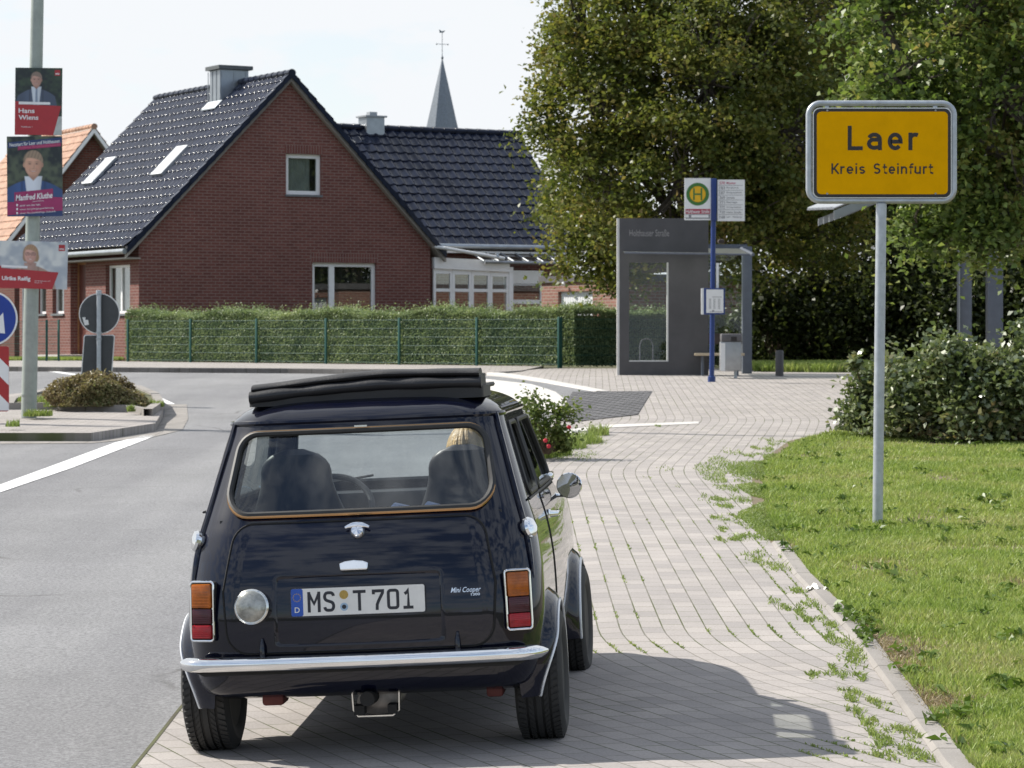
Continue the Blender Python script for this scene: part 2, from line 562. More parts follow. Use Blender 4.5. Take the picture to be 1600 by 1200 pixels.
# fine sparkle of pale stones in the asphalt, tyre-worn lanes and a few sealed cracks
def asphalt_detail():
    m = MATS['asphalt']; nt = m.node_tree
    N, L = nt.nodes.new, nt.links.new
    b = [n for n in nt.nodes if n.type == 'BSDF_PRINCIPLED'][0]
    src = b.inputs['Base Color'].links[0].from_socket
    tc = [n for n in nt.nodes if n.type == 'TEX_COORD'][0]
    v = N('ShaderNodeTexNoise'); v.inputs['Scale'].default_value = 55; v.inputs['Detail'].default_value = 4; v.inputs['Roughness'].default_value = 0.8
    L(tc.outputs['Object'], v.inputs['Vector'])
    r = N('ShaderNodeValToRGB')
    r.color_ramp.elements[0].position = 0.38; r.color_ramp.elements[0].color = (0.66, 0.66, 0.66, 1)
    r.color_ramp.elements[1].position = 0.62; r.color_ramp.elements[1].color = (1.32, 1.32, 1.3, 1)
    L(v.outputs['Fac'], r.inputs[0])
    mu = N('ShaderNodeMixRGB'); mu.blend_type = 'MULTIPLY'; mu.inputs[0].default_value = 1
    L(src, mu.inputs[1]); L(r.outputs[0], mu.inputs[2])
    mp = N('ShaderNodeMapping'); mp.inputs['Scale'].default_value = (1.0, 0.07, 1); mp.inputs['Rotation'].default_value = (0, 0, radians(6))
    L(tc.outputs['Object'], mp.inputs[0])
    n2 = N('ShaderNodeTexNoise'); n2.inputs['Scale'].default_value = 1.3; n2.inputs['Detail'].default_value = 5
    L(mp.outputs[0], n2.inputs['Vector'])
    r2 = N('ShaderNodeValToRGB')
    r2.color_ramp.elements[0].position = 0.35; r2.color_ramp.elements[0].color = (0.86, 0.86, 0.87, 1)
    r2.color_ramp.elements[1].position = 0.65; r2.color_ramp.elements[1].color = (1.06, 1.06, 1.05, 1)
    L(n2.outputs['Fac'], r2.inputs[0])
    m2 = N('ShaderNodeMixRGB'); m2.blend_type = 'MULTIPLY'; m2.inputs[0].default_value = 1
    L(mu.outputs[0], m2.inputs[1]); L(r2.outputs[0], m2.inputs[2])
    # a few hairline cracks, broken up along their length
    nd = N('ShaderNodeTexNoise'); nd.inputs['Scale'].default_value = 0.8; nd.inputs['Detail'].default_value = 6
    L(tc.outputs['Object'], nd.inputs['Vector'])
    av = N('ShaderNodeMixRGB'); av.inputs[0].default_value = 0.35
    L(tc.outputs['Object'], av.inputs[1]); L(nd.outputs['Color'], av.inputs[2])
    vo = N('ShaderNodeTexVoronoi'); vo.feature = 'DISTANCE_TO_EDGE'; vo.inputs['Scale'].default_value = 0.42
    L(av.outputs[0], vo.inputs['Vector'])
    cr = N('ShaderNodeMapRange'); cr.inputs[1].default_value = 0.0015; cr.inputs[2].default_value = 0.006; cr.inputs[3].default_value = 1; cr.inputs[4].default_value = 0
    L(vo.outputs['Distance'], cr.inputs[0])
    nm = N('ShaderNodeTexNoise'); nm.inputs['Scale'].default_value = 0.5; nm.inputs['Detail'].default_value = 3
    L(tc.outputs['Object'], nm.inputs['Vector'])
    nr = N('ShaderNodeMapRange'); nr.inputs[1].default_value = 0.54; nr.inputs[2].default_value = 0.62; nr.inputs[4].default_value = 0.55
    L(nm.outputs['Fac'], nr.inputs[0])
    cm = N('ShaderNodeMath'); cm.operation = 'MULTIPLY'; L(cr.outputs[0], cm.inputs[0]); L(nr.outputs[0], cm.inputs[1])
    m3 = N('ShaderNodeMixRGB'); m3.inputs[2].default_value = (0.06, 0.058, 0.055, 1)
    L(cm.outputs[0], m3.inputs[0]); L(m2.outputs[0], m3.inputs[1])
    L(m3.outputs[0], b.inputs['Base Color'])
asphalt_detail()

YCUTS = [4, 7, 10, 10.5, 11, 11.5, 12, 12.5, 12.75, 13, 13.25, 13.5, 13.75, 14, 14.25, 14.5, 16, 20, 24, 25, 25.5, 26, 26.5, 27, 28, 30, 32, 34, 34.5, 35, 35.5, 36, 40, 44] + [48, 48.5, 49, 49.5, 50, 50.5, 51, 51.5, 52, 60, 80, 120, 300]
XCUTS = [-1.5, 0.55]

def sheet(name, pts, off, mat, kind='structure', uvf=None, zf=None, parent=None, skirt=0):
    bm = bmesh.new()
    vs = [bm.verts.new((p[0], p[1], 0)) for p in pts]
    f = bm.faces.new(vs)
    if f.normal.z < 0:
        f.normal_flip()
    bm.normal_update()
    if f.normal.z < 0: f.normal_flip()
    bmesh.ops.triangulate(bm, faces=bm.faces[:])
    ys = [p[1] for p in pts]; xs = [p[0] for p in pts]
    for y in YCUTS:
        if min(ys) < y < max(ys):
            bmesh.ops.bisect_plane(bm, geom=bm.verts[:] + bm.edges[:] + bm.faces[:], plane_co=(0, y, 0), plane_no=(0, 1, 0))
    for x in XCUTS:
        if min(xs) < x < max(xs):
            bmesh.ops.bisect_plane(bm, geom=bm.verts[:] + bm.edges[:] + bm.faces[:], plane_co=(x, 0, 0), plane_no=(1, 0, 0))
    if skirt:
        be = [e for e in bm.edges if e.is_boundary]
        r = bmesh.ops.extrude_edge_only(bm, edges=be)
        low = {v for v in r['geom'] if isinstance(v, bmesh.types.BMVert)}
    else:
        low = set()
    uvl = bm.loops.layers.uv.new('UVMap')
    for fc in bm.faces:
        for lp in fc.loops:
            c = lp.vert.co
            lp[uvl].uv = uvf(c.x, c.y) if uvf else (c.x, c.y)
    for v in bm.verts:
        v.co.z = (zf(v.co.x, v.co.y) if zf else gz(v.co.x, v.co.y) + off) - (skirt if v in low else 0)
    bmesh.ops.recalc_face_normals(bm, faces=bm.faces[:])
    me = bpy.data.meshes.new(name)
    bm.to_mesh(me); bm.free()
    me.materials.append(MATS[mat])
    o = link(name, me, parent)
    if kind: tag(o, kind=kind)
    return o

def hrow(y):
    """Sideways drift of the paving rows along the path: they swing right near the camera and again further on."""
    if y < 12.5: return -0.38 * (y - 12.5) + 0.38
    if y < 14.5: return 0.38 * (14.5 - y) ** 2 / 4
    if y < 25: return 0.0
    if y < 27: return 0.13 * (y - 25) ** 2 / 4
    if y < 34: return 0.13 * (y - 26)
    if y < 36: return 1.04 + 0.13 * (y - 34) - 0.03 * (y - 34) ** 2
    return 1.18 + 0.03 * (y - 36)
def pave_uv(x, y):
    return (y * (1.07 if y < 13 else 1.0), x - hrow(y))

g = lambda px, py, off=0: tuple(G(px, py, off)[:2])

sheet('ground', [(-900, -30), (900, -30), (900, 3000), (-900, 3000)], -0.05, 'soil')
kerb_far = [(-140, 578.5), (-60, 579.5), (100, 581), (300, 582.5), (450, 583.5), (600, 585), (760, 587)]
kf = [g(*p) for p in kerb_far]
edge = [(-1.47, 2), (-1.456, 9), (-1.46, 10.7), (-1.468, 12.3), (-1.45, 15), (-1.3, 18), (-0.75, 23), (-0.25, 27), (0.15, 31), (0.4, 34), g(872, 646)]
sheet('road', [(-60, 2)] + edge + [g(884, 628), g(930, 611)] + [(p[0], p[1] + 1) for p in kf[::-1]] + [(-60, kf[0][1] + 2)], 0.0, 'asphalt')
kerb_lawn = [(1.62, 7.0), g(1472, 1200), g(1400, 1095), g(1325, 990), g(1240, 900), g(1205, 850), g(1180, 810), g(1172, 770), g(1180, 728), g(1232, 690), g(1310, 672), g(1400, 668)]
sheet('footpath', edge + [g(884, 628), g(930, 611), g(860, 599), g(800, 590), g(762, 586.5), (0.0, 55.5), (0.8, 58.5), (12, 58.5), (12, 36)] + [(p[0], p[1]) for p in kerb_lawn[::-1]] + [(1.62, 2)], 0.004, 'paving', uvf=pave_uv)
sheet('lawn', kerb_lawn + [(12, 34.5), (16, 7)], 0.006, 'lawn_soil')
ZP = 0.915
sheet('pavement', kf + [(0.2, 55.0), (0.7, 62.5), (-12.2, 75), (-30, 80), (-30, kf[0][1])], 0, 'paving', zf=lambda x, y: ZP, skirt=0.2)

def kerb(name, path, wd, h0, h1, mat, off=0.0, ztop=None, side=1):
    """A row of kerbstones along a path of (x, y); sits with its road face on the path."""
    pts = []
    for a, b in zip(path[:-1], path[1:]):
        a, b = Vector(a), Vector(b)
        k = max(1, int((b - a).length / 0.8))
        pts += [a.lerp(b, i / k) for i in range(k)]
    pts.append(Vector(path[-1]))
    m = MB(); n = len(pts); uvs = 0.0; vs = []; us = []
    for i, p in enumerate(pts):
        t = (pts[min(i + 1, n - 1)] - pts[max(i - 1, 0)]).normalized()
        nr = Vector((-t.y, t.x)) * side
        if i: uvs += (p - pts[i - 1]).length
        z0 = gz(p.x, p.y) - 0.04
        h = h0 + (h1 - h0) * i / (n - 1)
        zt = ztop if ztop is not None else gz(p.x, p.y) + h
        q = p + nr * wd
        c = p + nr * min(0.02, wd * 0.3)
        vs += [(p.x, p.y, z0), (p.x, p.y, zt - 0.015), (c.x, c.y, zt), (q.x, q.y, zt), (q.x, q.y, z0)]
        us.append(uvs)
    fs = []
    for i in range(n - 1):
        for j in range(4):
            fs.append((i * 5 + j, i * 5 + j + 1, (i + 1) * 5 + j + 1, (i + 1) * 5 + j))
    fs += [(0, 4, 3, 2, 1), tuple((n - 1) * 5 + j for j in range(5))]
    m.add(vs, fs)
    o = m.build(name, mat, smooth=0)
    uv = o.data.uv_layers[0].data
    for pl in o.data.polygons:
        for li in pl.loop_indices:
            vi = o.data.loops[li].vertex_index
            uv[li].uv = (us[vi // 5], 1.0 + 0.1 * (vi % 5))
    fix_normals(o)
    return tag(o, kind='structure')

kerb('kerb', kf, 0.15, 0.1, 0.1, 'kerb_stone', ztop=ZP + 0.006)
kerb('kerb', [g(760, 587), g(800, 591), g(860, 600), g(930, 612)], 0.22, 0.06, 0.012, 'concrete_pale')
kerb('kerb', kerb_lawn[:6], 0.10, 0.022, 0.022, 'kerb_stone', side=-1)
sheet('cycle_lane', [g(560, 586.5), g(680, 588), g(760, 593), g(830, 601), g(868, 613), g(886, 628), g(880, 643), g(866, 645), g(820, 640), g(740, 610), g(640, 597), g(560, 591)], 0.010, 'concrete_pale')
sheet('gutter_joint', [(-1.475, 2), (-1.462, 9), (-1.466, 10.7), (-1.474, 12.3), (-1.456, 15), (-1.306, 18), (-1.29, 18), (-1.44, 15), (-1.458, 12.3), (-1.45, 10.7), (-1.446, 9), (-1.46, 2)], 0.006, 'soil')
sheet('cobbles', [g(884, 630), g(895, 613), g(1019, 612), g(996, 649), g(890, 661), g(868, 652), g(874, 645)], 0.012, 'cobbles', uvf=lambda x, y: (x - 0.3 * y, y))
sheet('edging_strip', [g(876, 674), g(940, 665), g(1092, 659.5), g(1092, 663), g(945, 669.5), g(878, 680)], 0.009, 'concrete_pale')
sheet('lane_line', [g(-40, 772), g(0, 758), g(100, 721.5), g(180, 692), g(224, 681), g(243, 681.5), g(205, 696), g(110, 732.5), g(0, 770), g(-40, 785)], 0.005, 'road_paint')
sheet('lane_line', [g(221, 611), g(228, 611), g(274, 632), g(262, 632)], 0.005, 'road_paint')
sheet('lane_line', [g(20, 571.2), g(57, 575.5), g(118, 584.8), g(118, 587), g(55, 577.8), g(20, 573)], 0.005, 'road_paint')
# pale stones in the gutter round the nose of the island
sheet('gutter', [g(254, 633), g(292, 632), g(294, 655), g(285, 672), g(262, 678), g(236, 684), g(142, 693), g(0, 694), g(0, 690), g(142, 690), g(241, 675), g(252, 660), g(258, 645)], 0.005, 'kerb_stone', uvf=lambda x, y: (x * 2, y * 2))

# traffic island: raised apron and a planted bed with its own kerb
apron = [g(-160, 690), g(0, 690), g(142, 690), g(200, 681), g(243, 674), g(255, 652), g(249, 634), g(221, 612), g(150, 607), g(66, 621), g(-60, 634), g(-160, 634)]
AZ = 0.10
sheet('traffic_island', apron, AZ, 'paving', uvf=lambda x, y: (x, y), skirt=0.14)
bed = [G(8, 640, AZ), G(85, 640, AZ), G(195, 644, AZ), G(238, 650, AZ), G(256, 637, AZ), G(249, 624, AZ), G(222, 612, AZ), G(150, 606, AZ), G(66, 617, AZ), G(12, 632, AZ)]
bedxy = [tuple(p[:2]) for p in bed]
def kerb_on(path, h, wd, mat):
    n = len(path)
    m = MB(); vs = []; fs = []; u = 0; us = []
    cen = Vector((sum(p[0] for p in path) / n, sum(p[1] for p in path) / n))
    for i, p in enumerate(path):
        p = Vector(p)
        t = (Vector(path[(i + 1) % n]) - Vector(path[i - 1])).normalized()
        nr = Vector((-t.y, t.x))
        if nr.dot(cen - p) < 0: nr = -nr
        zb = gz(p.x, p.y) + AZ - 0.03
        q = p + nr * wd
        if i: u += (p - Vector(path[i - 1])).length
        us.append(u)
        vs += [(p.x, p.y, zb), (p.x, p.y, zb + h + 0.03), (q.x, q.y, zb + h + 0.03), (q.x, q.y, zb)]
    for i in range(n):
        k = (i + 1) % n
        for j in range(3):
            fs.append((i * 4 + j, i * 4 + j + 1, k * 4 + j + 1, k * 4 + j))
    m.add(vs, fs)
    o = m.build('kerb', mat, smooth=0)
    uv = o.data.uv_layers[0].data
    for pl in o.data.polygons:
        for li in pl.loop_indices:
            vi = o.data.loops[li].vertex_index
            uv[li].uv = (us[vi // 4], 1.0 + 0.1 * (vi % 4))
    fix_normals(o)
    return tag(o, kind='structure')
kerb_on(bedxy, 0.09, 0.12, 'kerb_stone')
cx = sum(p[0] for p in bedxy) / len(bedxy); cy = sum(p[1] for p in bedxy) / len(bedxy)
sheet('planting_soil', [(cx + (x - cx) * 0.985, cy + (y - cy) * 0.985) for x, y in bedxy], AZ + 0.06, 'soil')

# ---- lawn grass
leaf_mat('grass', [(0.165, 0.24, 0.055), (0.25, 0.33, 0.08), (0.34, 0.39, 0.125), (0.40, 0.37, 0.20)], transl=0.35, rough=0.5, spec=0.25)
leaf_mat('weeds', [(0.15, 0.21, 0.055), (0.22, 0.285, 0.08), (0.30, 0.325, 0.13)], transl=0.35)

def point_in(poly, x, y):
    """vectorised even-odd test"""
    ins = np.zeros(len(x), bool)
    n = len(poly)
    for i in range(n):
        x0, y0 = poly[i]; x1, y1 = poly[i - 1]
        c = ((y0 > y) != (y1 > y)) & (x < (x1 - x0) * (y - y0) / (y1 - y0 + 1e-12) + x0)
        ins ^= c
    return ins

def gz_np(x, y):
    pr = np.interp(y, YS_, ZS_)
    return pr + 0.046 * np.clip(x + 0.85, -0.65, 1.4)
YS_ = np.linspace(0, 140, 2801)
ZS_ = np.array([prof(v) for v in YS_])

def vnoise(x, y, s, seed):
    r = np.random.default_rng(seed)
    tab = r.random((64, 64))
    xs, ys = x * s, y * s
    xi, yi = np.floor(xs).astype(int), np.floor(ys).astype(int)
    fx, fy = xs - xi, ys - yi
    fx = fx * fx * (3 - 2 * fx); fy = fy * fy * (3 - 2 * fy)
    t = lambda a, b: tab[a % 64, b % 64]
    return (t(xi, yi) * (1 - fx) + t(xi + 1, yi) * fx) * (1 - fy) + (t(xi, yi + 1) * (1 - fx) + t(xi + 1, yi + 1) * fx) * fy

def blades(name, x, y, h, wd, mat, seed, zoff=0.0, zf=None, lean=0.5):
    r = np.random.default_rng(seed)
    n = len(x)
    z = (zf(x, y) if zf else gz_np(x, y)) + zoff
    a = r.uniform(0, 2 * pi, n)
    dx, dy = np.cos(a), np.sin(a)
    la = r.uniform(0, 2 * pi, n); lm = h * r.uniform(0.1, 1.0, n) * lean
    tx, ty = x + np.cos(la) * lm, y + np.sin(la) * lm
    w_ = wd * r.uniform(0.6, 1.3, n)
    mx_, my_ = x + (tx - x) * 0.35, y + (ty - y) * 0.35
    v = np.empty((n, 5, 3))
    v[:, 0] = np.stack([x - dx * w_, y - dy * w_, z], 1)
    v[:, 1] = np.stack([x + dx * w_, y + dy * w_, z], 1)
    v[:, 2] = np.stack([mx_ + dx * w_ * 0.8, my_ + dy * w_ * 0.8, z + h * 0.6], 1)
    v[:, 3] = np.stack([mx_ - dx * w_ * 0.8, my_ - dy * w_ * 0.8, z + h * 0.6], 1)
    v[:, 4] = np.stack([tx, ty, z + h], 1)
    b = (np.arange(n) * 5)[:, None]
    t = np.concatenate([b + [0, 1, 2], b + [0, 2, 3], b + [3, 2, 4]], 1).reshape(-1, 3)
    o = fast_mesh(name, v.reshape(-1, 3), t, mat, tri=True)
    return tag(o, kind='stuff')

def lawn():
    r = np.random.default_rng(11)
    n = 760000
    # sampled evenly in the picture's depth so that near and far grass are equally fine
    iy = r.uniform(1 / 34.0, 1 / 10.0, n)
    y = 1 / iy
    x = r.uniform(1.2, 7.5, n)
    lim = 0.2 * y + 1.3
    kl = [(p[0] + 0.10, p[1]) for p in kerb_lawn]
    poly = kl + [(12, 34.5), (16, 7)]
    k = (x < lim) & point_in(poly, x, y)
    x, y = x[k], y[k]
    d = vnoise(x, y, 1.3, 3) * 0.6 + vnoise(x, y, 4.5, 4) * 0.4
    bare = np.zeros(len(x))
    for px, py, rx, ry in ((1395, 1035, 0.24, 0.8), (1440, 1095, 0.22, 0.55), (1340, 985, 0.14, 0.4), (1480, 1165, 0.12, 0.3), (1590, 915, 0.12, 0.25), (1225, 855, 0.07, 0.35)):
        p = G(px, py)
        bare = np.maximum(bare, np.exp(-(((x - p.x) / rx) ** 2 + ((y - p.y) / ry) ** 2)))
    keep = r.random(len(x)) < np.clip(1.15 * np.clip(d * 2.2 - 0.1, 0.25, 1) - bare * 1.1, 0.03, 1)
    x, y, d = x[keep], y[keep], d[keep]
    h = (0.018 + 0.042 * d) * r.uniform(0.6, 1.4, len(x))
    blades('grass', x, y, h, 0.0026 + y * 0.00010, 'grass', 5, zoff=0.004, lean=0.9)['label'] = 'mown green and yellowing grass blades of the lawn'
lawn()

def lawn_extras():
    r = np.random.default_rng(14)
    leaf_mat('straw', [(0.26, 0.20, 0.11), (0.36, 0.29, 0.17), (0.20, 0.15, 0.09)], transl=0.2)
    xs, ys = [], []
    for px, py, rx, ry, n in ((1395, 1035, 0.22, 0.75, 4200), (1440, 1095, 0.20, 0.5, 3000), (1330, 985, 0.10, 0.4, 800), (1590, 915, 0.12, 0.25, 500), (1225, 855, 0.07, 0.35, 400)):
        p = G(px, py)
        xs.append(p.x + r.normal(0, rx * 0.7, n)); ys.append(p.y + r.normal(0, ry * 0.7, n))
    n = 9000
    y = 1 / r.uniform(1 / 32.0, 1 / 10.3, n); xs.append(r.uniform(1.7, 6.5, n)); ys.append(y)
    x, y = np.concatenate(xs), np.concatenate(ys)
    k = point_in([(p[0] + 0.08, p[1]) for p in kerb_lawn] + [(12, 34.5), (16, 7)], x, y)
    x, y = x[k], y[k]
    blades('straw', x, y, r.uniform(0.004, 0.03, len(x)), 0.0028, 'straw', 15, zoff=0.008, lean=2.6)['label'] = 'dry stalks and cut straw lying on the lawn'
    # broad-leaved weeds: flat rosettes of dandelion and plantain
    leaf_mat('broad_weed', [(0.06, 0.11, 0.02), (0.10, 0.16, 0.03), (0.15, 0.21, 0.05)], transl=0.3, rough=0.4)
    cx, cy = [], []
    for i in range(420):
        yy = 1 / r.uniform(1 / 30.0, 1 / 10.3); xx = r.uniform(1.6, 6.2)
        m = int(r.integers(5, 16)); a = r.uniform(0, 2 * pi, m); q = r.uniform(0.01, 0.07, m)
        cx.append(xx + np.cos(a) * q); cy.append(yy + np.sin(a) * q)
    for px, py in ((1335, 975), (1350, 982), (1318, 1012), (1330, 1018), (1310, 962), (1360, 1000), (1345, 1010)):
        p = G(px, py); m = 40; a = r.uniform(0, 2 * pi, m); q = r.uniform(0.0, 0.09, m)
        cx.append(p.x + np.cos(a) * q); cy.append(p.y + np.sin(a) * q * 1.6)
    x, y = np.concatenate(cx), np.concatenate(cy)
    k = point_in([(p[0] + 0.02, p[1]) for p in kerb_lawn] + [(12, 34.5), (16, 7)], x, y)
    x, y = x[k], y[k]
    c = np.stack([x, y, gz_np(x, y) + r.uniform(0.025, 0.055, len(x))], 1)
    o = leaves('broad_weeds', c, 0.055, 'broad_weed', 16, None, up=0.9, asp=0.42)
    tag(o, 'broad-leaved weeds scattered through the lawn', kind='stuff')
lawn_extras()

def weeds():
    """Flat tufts that have crept out over the paving along the lawn edge and in its joints."""
    r = np.random.default_rng(21)
    xs, ys, hs = [], [], []
    def tuft(px, py, rad, n, h):
        p = G(px, py)
        k = max(2, int(3 + rad * 25))
        for j in range(k):          # several ragged strands per tuft
            a = r.uniform(0, 2 * pi); d = rad * r.uniform(0.1, 1.0); w1, w2 = rad * r.uniform(0.15, 0.55), rad * r.uniform(0.2, 0.7)
            m = int(n / k * r.uniform(0.4, 1.5)) + 4
            xs.append(p.x + cos(a) * d + r.normal(0, w1, m) * 0.6); ys.append(p.y + sin(a) * d * 4.0 + r.normal(0, w2 * 2.0, m)); hs.append(np.full(m, h) * r.uniform(0.35, 1.3, m))
    spots = [(1212, 692, .16), (1195, 702, .14), (1178, 712, .1), (1150, 735, .12), (1165, 748, .16), (1140, 765, .12), (1118, 780, .10), (1135, 785, .14), (1160, 782, .14), (1130, 812, .08), (1150, 810, .12), (1170, 818, .12),
             (1128, 828, .05), (1155, 838, .10), (1178, 842, .12), (1130, 845, .04), (1175, 868, .07), (1195, 880, .12), (1215, 878, .13), (1245, 925, .06), (1220, 945, .06), (1240, 955, .05), (1265, 950, .08), (1260, 970, .05), (1283, 975, .07),
             (1300, 993, .08), (1325, 1010, .09), (1330, 1030, .09), (1300, 1044, .03), (1270, 1057, .04), (1310, 1060, .05), (1345, 1058, .04), (1320, 1080, .05), (1330, 1095, .04),
             (1345, 1115, .05), (1358, 1130, .05), (1365, 1150, .05), (1380, 1165, .05), (1392, 1185, .05), (1400, 1140, .06), (1425, 1165, .07), (1445, 1180, .06), (1368, 1098, .05),
             (935, 679, .10), (1030, 667, .03), (905, 690, .25), (880, 706, .3), (920, 684, .15)]
    for px, py, rad in spots:
        tuft(px + r.uniform(-3, 3), py, rad, int(50 + 6500 * rad * rad + 500 * rad), 0.020)
    # thin scatter in the joints and a fringe that spills over the edging stones
    n = 150000
    iy = r.uniform(1 / 30.0, 1 / 10.2, n); y = 1 / iy
    kx = np.interp(y, [p[1] for p in kerb_lawn[:10]], [p[0] for p in kerb_lawn[:10]])
    d = r.exponential(1.0, n) * np.interp(y, [16, 18.5, 27, 29], [0.16, 0.30, 0.30, 0.16]) - np.where(y > 17.5, 0.12, 0.0)
    x = kx - d
    q = vnoise(x, y * 0.16, 5.0, 31) * 0.5 + vnoise(x, y * 0.35, 1.4, 32) * 0.5
    amt = np.interp(y, [10, 12, 14, 16, 18, 26, 30], [0.30, 0.30, 0.30, 0.36, 0.58, 0.64, 0.55])
    k = (q < amt * np.exp(-np.maximum(d, 0) / np.interp(y, [16, 18.5], [0.42, 0.75]))) & (r.random(n) < 0.55)
    xs.append(x[k]); ys.append(y[k]); hs.append(np.full(k.sum(), 0.020) * r.uniform(0.4, 1.4, k.sum()))
    # moss-like sprouts following the long joints
    n = 11000
    iy = r.uniform(1 / 22.0, 1 / 10.4, n); y = 1 / iy
    x = r.uniform(0.2, 1.7, n)
    hv = np.array([hrow(v) for v in y])
    u = np.round((x - hv) / 0.111) * 0.111
    x = u + hv + r.normal(0, 0.004, n)
    q = vnoise(x * 1.0, y * 1.0, 1.6, 33)
    kx = np.interp(y, [p[1] for p in kerb_lawn[:10]], [p[0] for p in kerb_lawn[:10]])
    k = (q > 0.80 - 0.45 * np.exp(-(kx - x) / 0.35)) & (x < kx - 0.02)
    xs.append(x[k]); ys.append(y[k]); hs.append(np.full(k.sum(), 0.011) * r.uniform(0.4, 1.4, k.sum()))
    x, y, h = (np.concatenate(a) for a in (xs, ys, hs))
    o = blades('weeds', x, y, h, 0.0038, 'weeds', 8, zoff=0.004, lean=1.8)
    o['label'] = 'low green weeds creeping over the paving edge'
    # grass along the foot of the lawn edge and the lamp post
    return o
weeds()

def litter():
    r = random.Random(5)
    p = G(1278, 924)
    pm('paper', (0.72, 0.70, 0.66), rough=0.8, var=0.1, vscale=30)
    m = MB()
    def fn(u, v):
        a = (u - 0.5) * 0.11; b = (v - 0.5) * 0.09
        return (p.x + a + 0.008 * sin(9 * v + 3), p.y + b * 2 + 0.01 * sin(7 * u), p.z + 0.02 + 0.018 * sin(8 * u + 5 * v) * cos(6 * v + 1) + 0.008 * sin(17 * u))
    m.grid(fn, 14, 12)
    tag(m.build('paper_scrap', 'paper', smooth=0), 'crumpled white scrap of paper lying at the edge of the lawn', 'litter')
litter()
# ================================================================== CAR
def paint_mat():
    m, nt, o = new_mat('car_paint')
    N, L = nt.nodes.new, nt.links.new
    b = N('ShaderNodeBsdfPrincipled')
    b.inputs['Base Color'].default_value = (0.0016, 0.0026, 0.0110, 1)
    b.inputs['Roughness'].default_value = 0.35
    b.inputs['Coat Weight'].default_value = 1.0
    b.inputs['Coat Roughness'].default_value = 0.025
    b.inputs['Coat IOR'].default_value = 1.5
    b.inputs['Specular IOR Level'].default_value = 0.05
    tc = N('ShaderNodeTexCoord')
    n = N('ShaderNodeTexNoise'); n.inputs['Scale'].default_value = 5.0; n.inputs['Detail'].default_value = 1
    L(tc.outputs['Object'], n.inputs['Vector'])
    bp = N('ShaderNodeBump'); bp.inputs['Strength'].default_value = 0.03; bp.inputs['Distance'].default_value = 0.01
    L(n.outputs['Fac'], bp.inputs['Height']); L(bp.outputs[0], b.inputs['Coat Normal'])
    # road dust on the lower body
    d = N('ShaderNodeTexNoise'); d.inputs['Scale'].default_value = 9; d.inputs['Detail'].default_value = 8
    L(tc.outputs['Object'], d.inputs['Vector'])
    r = N('ShaderNodeMapRange'); r.inputs[1].default_value = 0.45; r.inputs[2].default_value = 0.8; r.inputs[3].default_value = 0.0; r.inputs[4].default_value = 0.018
    L(d.outputs['Fac'], r.inputs[0])
    df = N('ShaderNodeBsdfDiffuse'); df.inputs[0].default_value = (0.12, 0.10, 0.08, 1)
    mx = N('ShaderNodeMixShader')
    L(r.outputs[0], mx.inputs[0]); L(b.outputs[0], mx.inputs[1]); L(df.outputs[0], mx.inputs[2])
    L(mx.outputs[0], o.inputs[0])
paint_mat()
pm('chrome', (0.78, 0.79, 0.80), rough=0.07, metal=1.0, var=0.05, vscale=6)
pm('chrome_aged', (0.62, 0.62, 0.60), rough=0.16, metal=1.0, var=0.15, vscale=9)
pm('rubber', (0.018, 0.018, 0.018), rough=0.55, var=0.2, vscale=20)
pm('black_vinyl', (0.016, 0.016, 0.018), rough=0.45, var=0.2, vscale=12, bump=0.15, bscale=300, bdist=0.002)
pm('fabric_roof', (0.013, 0.013, 0.015), rough=0.55, var=0.25, vscale=10, bump=0.3, bscale=90, bdist=0.004)
pm('underbody', (0.012, 0.011, 0.010), rough=0.8, var=0.3, vscale=10)
pm('red_rust', (0.085, 0.016, 0.012), rough=0.7, var=0.3, vscale=12)
pm('trim_brown_reflection', (0.42, 0.24, 0.11), rough=0.25, metal=1.0, var=0.1, vscale=5)  # chrome strip's brown reflection put into the metal colour
pm('trim_white', (0.75, 0.76, 0.78), rough=0.25, metal=0.3, var=0.05)
pm('lens_amber', (0.33, 0.085, 0.006), rough=0.12, var=0.35, vscale=22, bump=0.2, bscale=260, bdist=0.002)
pm('lens_dark', (0.055, 0.007, 0.012), rough=0.12, var=0.25, vscale=22, bump=0.2, bscale=260, bdist=0.002)
pm('lens_red', (0.30, 0.006, 0.010), rough=0.12, var=0.3, vscale=22, bump=0.2, bscale=260, bdist=0.002)
pm('lens_clear', (0.27, 0.27, 0.245), rough=0.22, metal=0.5, var=0.5, vscale=24, bump=0.3, bscale=50, bdist=0.004, coat=0.6)
pm('plate_white', (0.66, 0.65, 0.62), rough=0.35, var=0.05, vscale=20)
pm('plate_blue', (0.012, 0.07, 0.36), rough=0.35, var=0.05)
pm('plate_black', (0.012, 0.013, 0.02), rough=0.45, var=0.05)
pm('plate_gold', (0.38, 0.25, 0.05), rough=0.4, var=0.3, vscale=300)
pm('sticker_blue', (0.30, 0.42, 0.55), rough=0.4, var=0.1)
pm('alloy', (0.22, 0.225, 0.23), rough=0.4, metal=1.0, var=0.08)
glass_mat('car_glass', tint=(0.82, 0.87, 0.88), refl=1.1, dirt=0.10)
glass_mat('car_glass_side', tint=(0.62, 0.68, 0.66), refl=1.25, dirt=0.02)
pm('mirror_glass', (0.85, 0.87, 0.9), rough=0.01, metal=1.0, var=0)
pm('skin', (0.52, 0.31, 0.22), rough=0.55, var=0.08, vscale=30)
pm('hair_blond', (0.42, 0.29, 0.13), rough=0.5, var=0.35, vscale=18, bump=0.5, bscale=60, bdist=0.01)
pm('pullover', (0.03, 0.035, 0.07), rough=0.9, var=0.2, vscale=30)
pm('trousers', (0.03, 0.03, 0.04), rough=0.9, var=0.2, vscale=30)
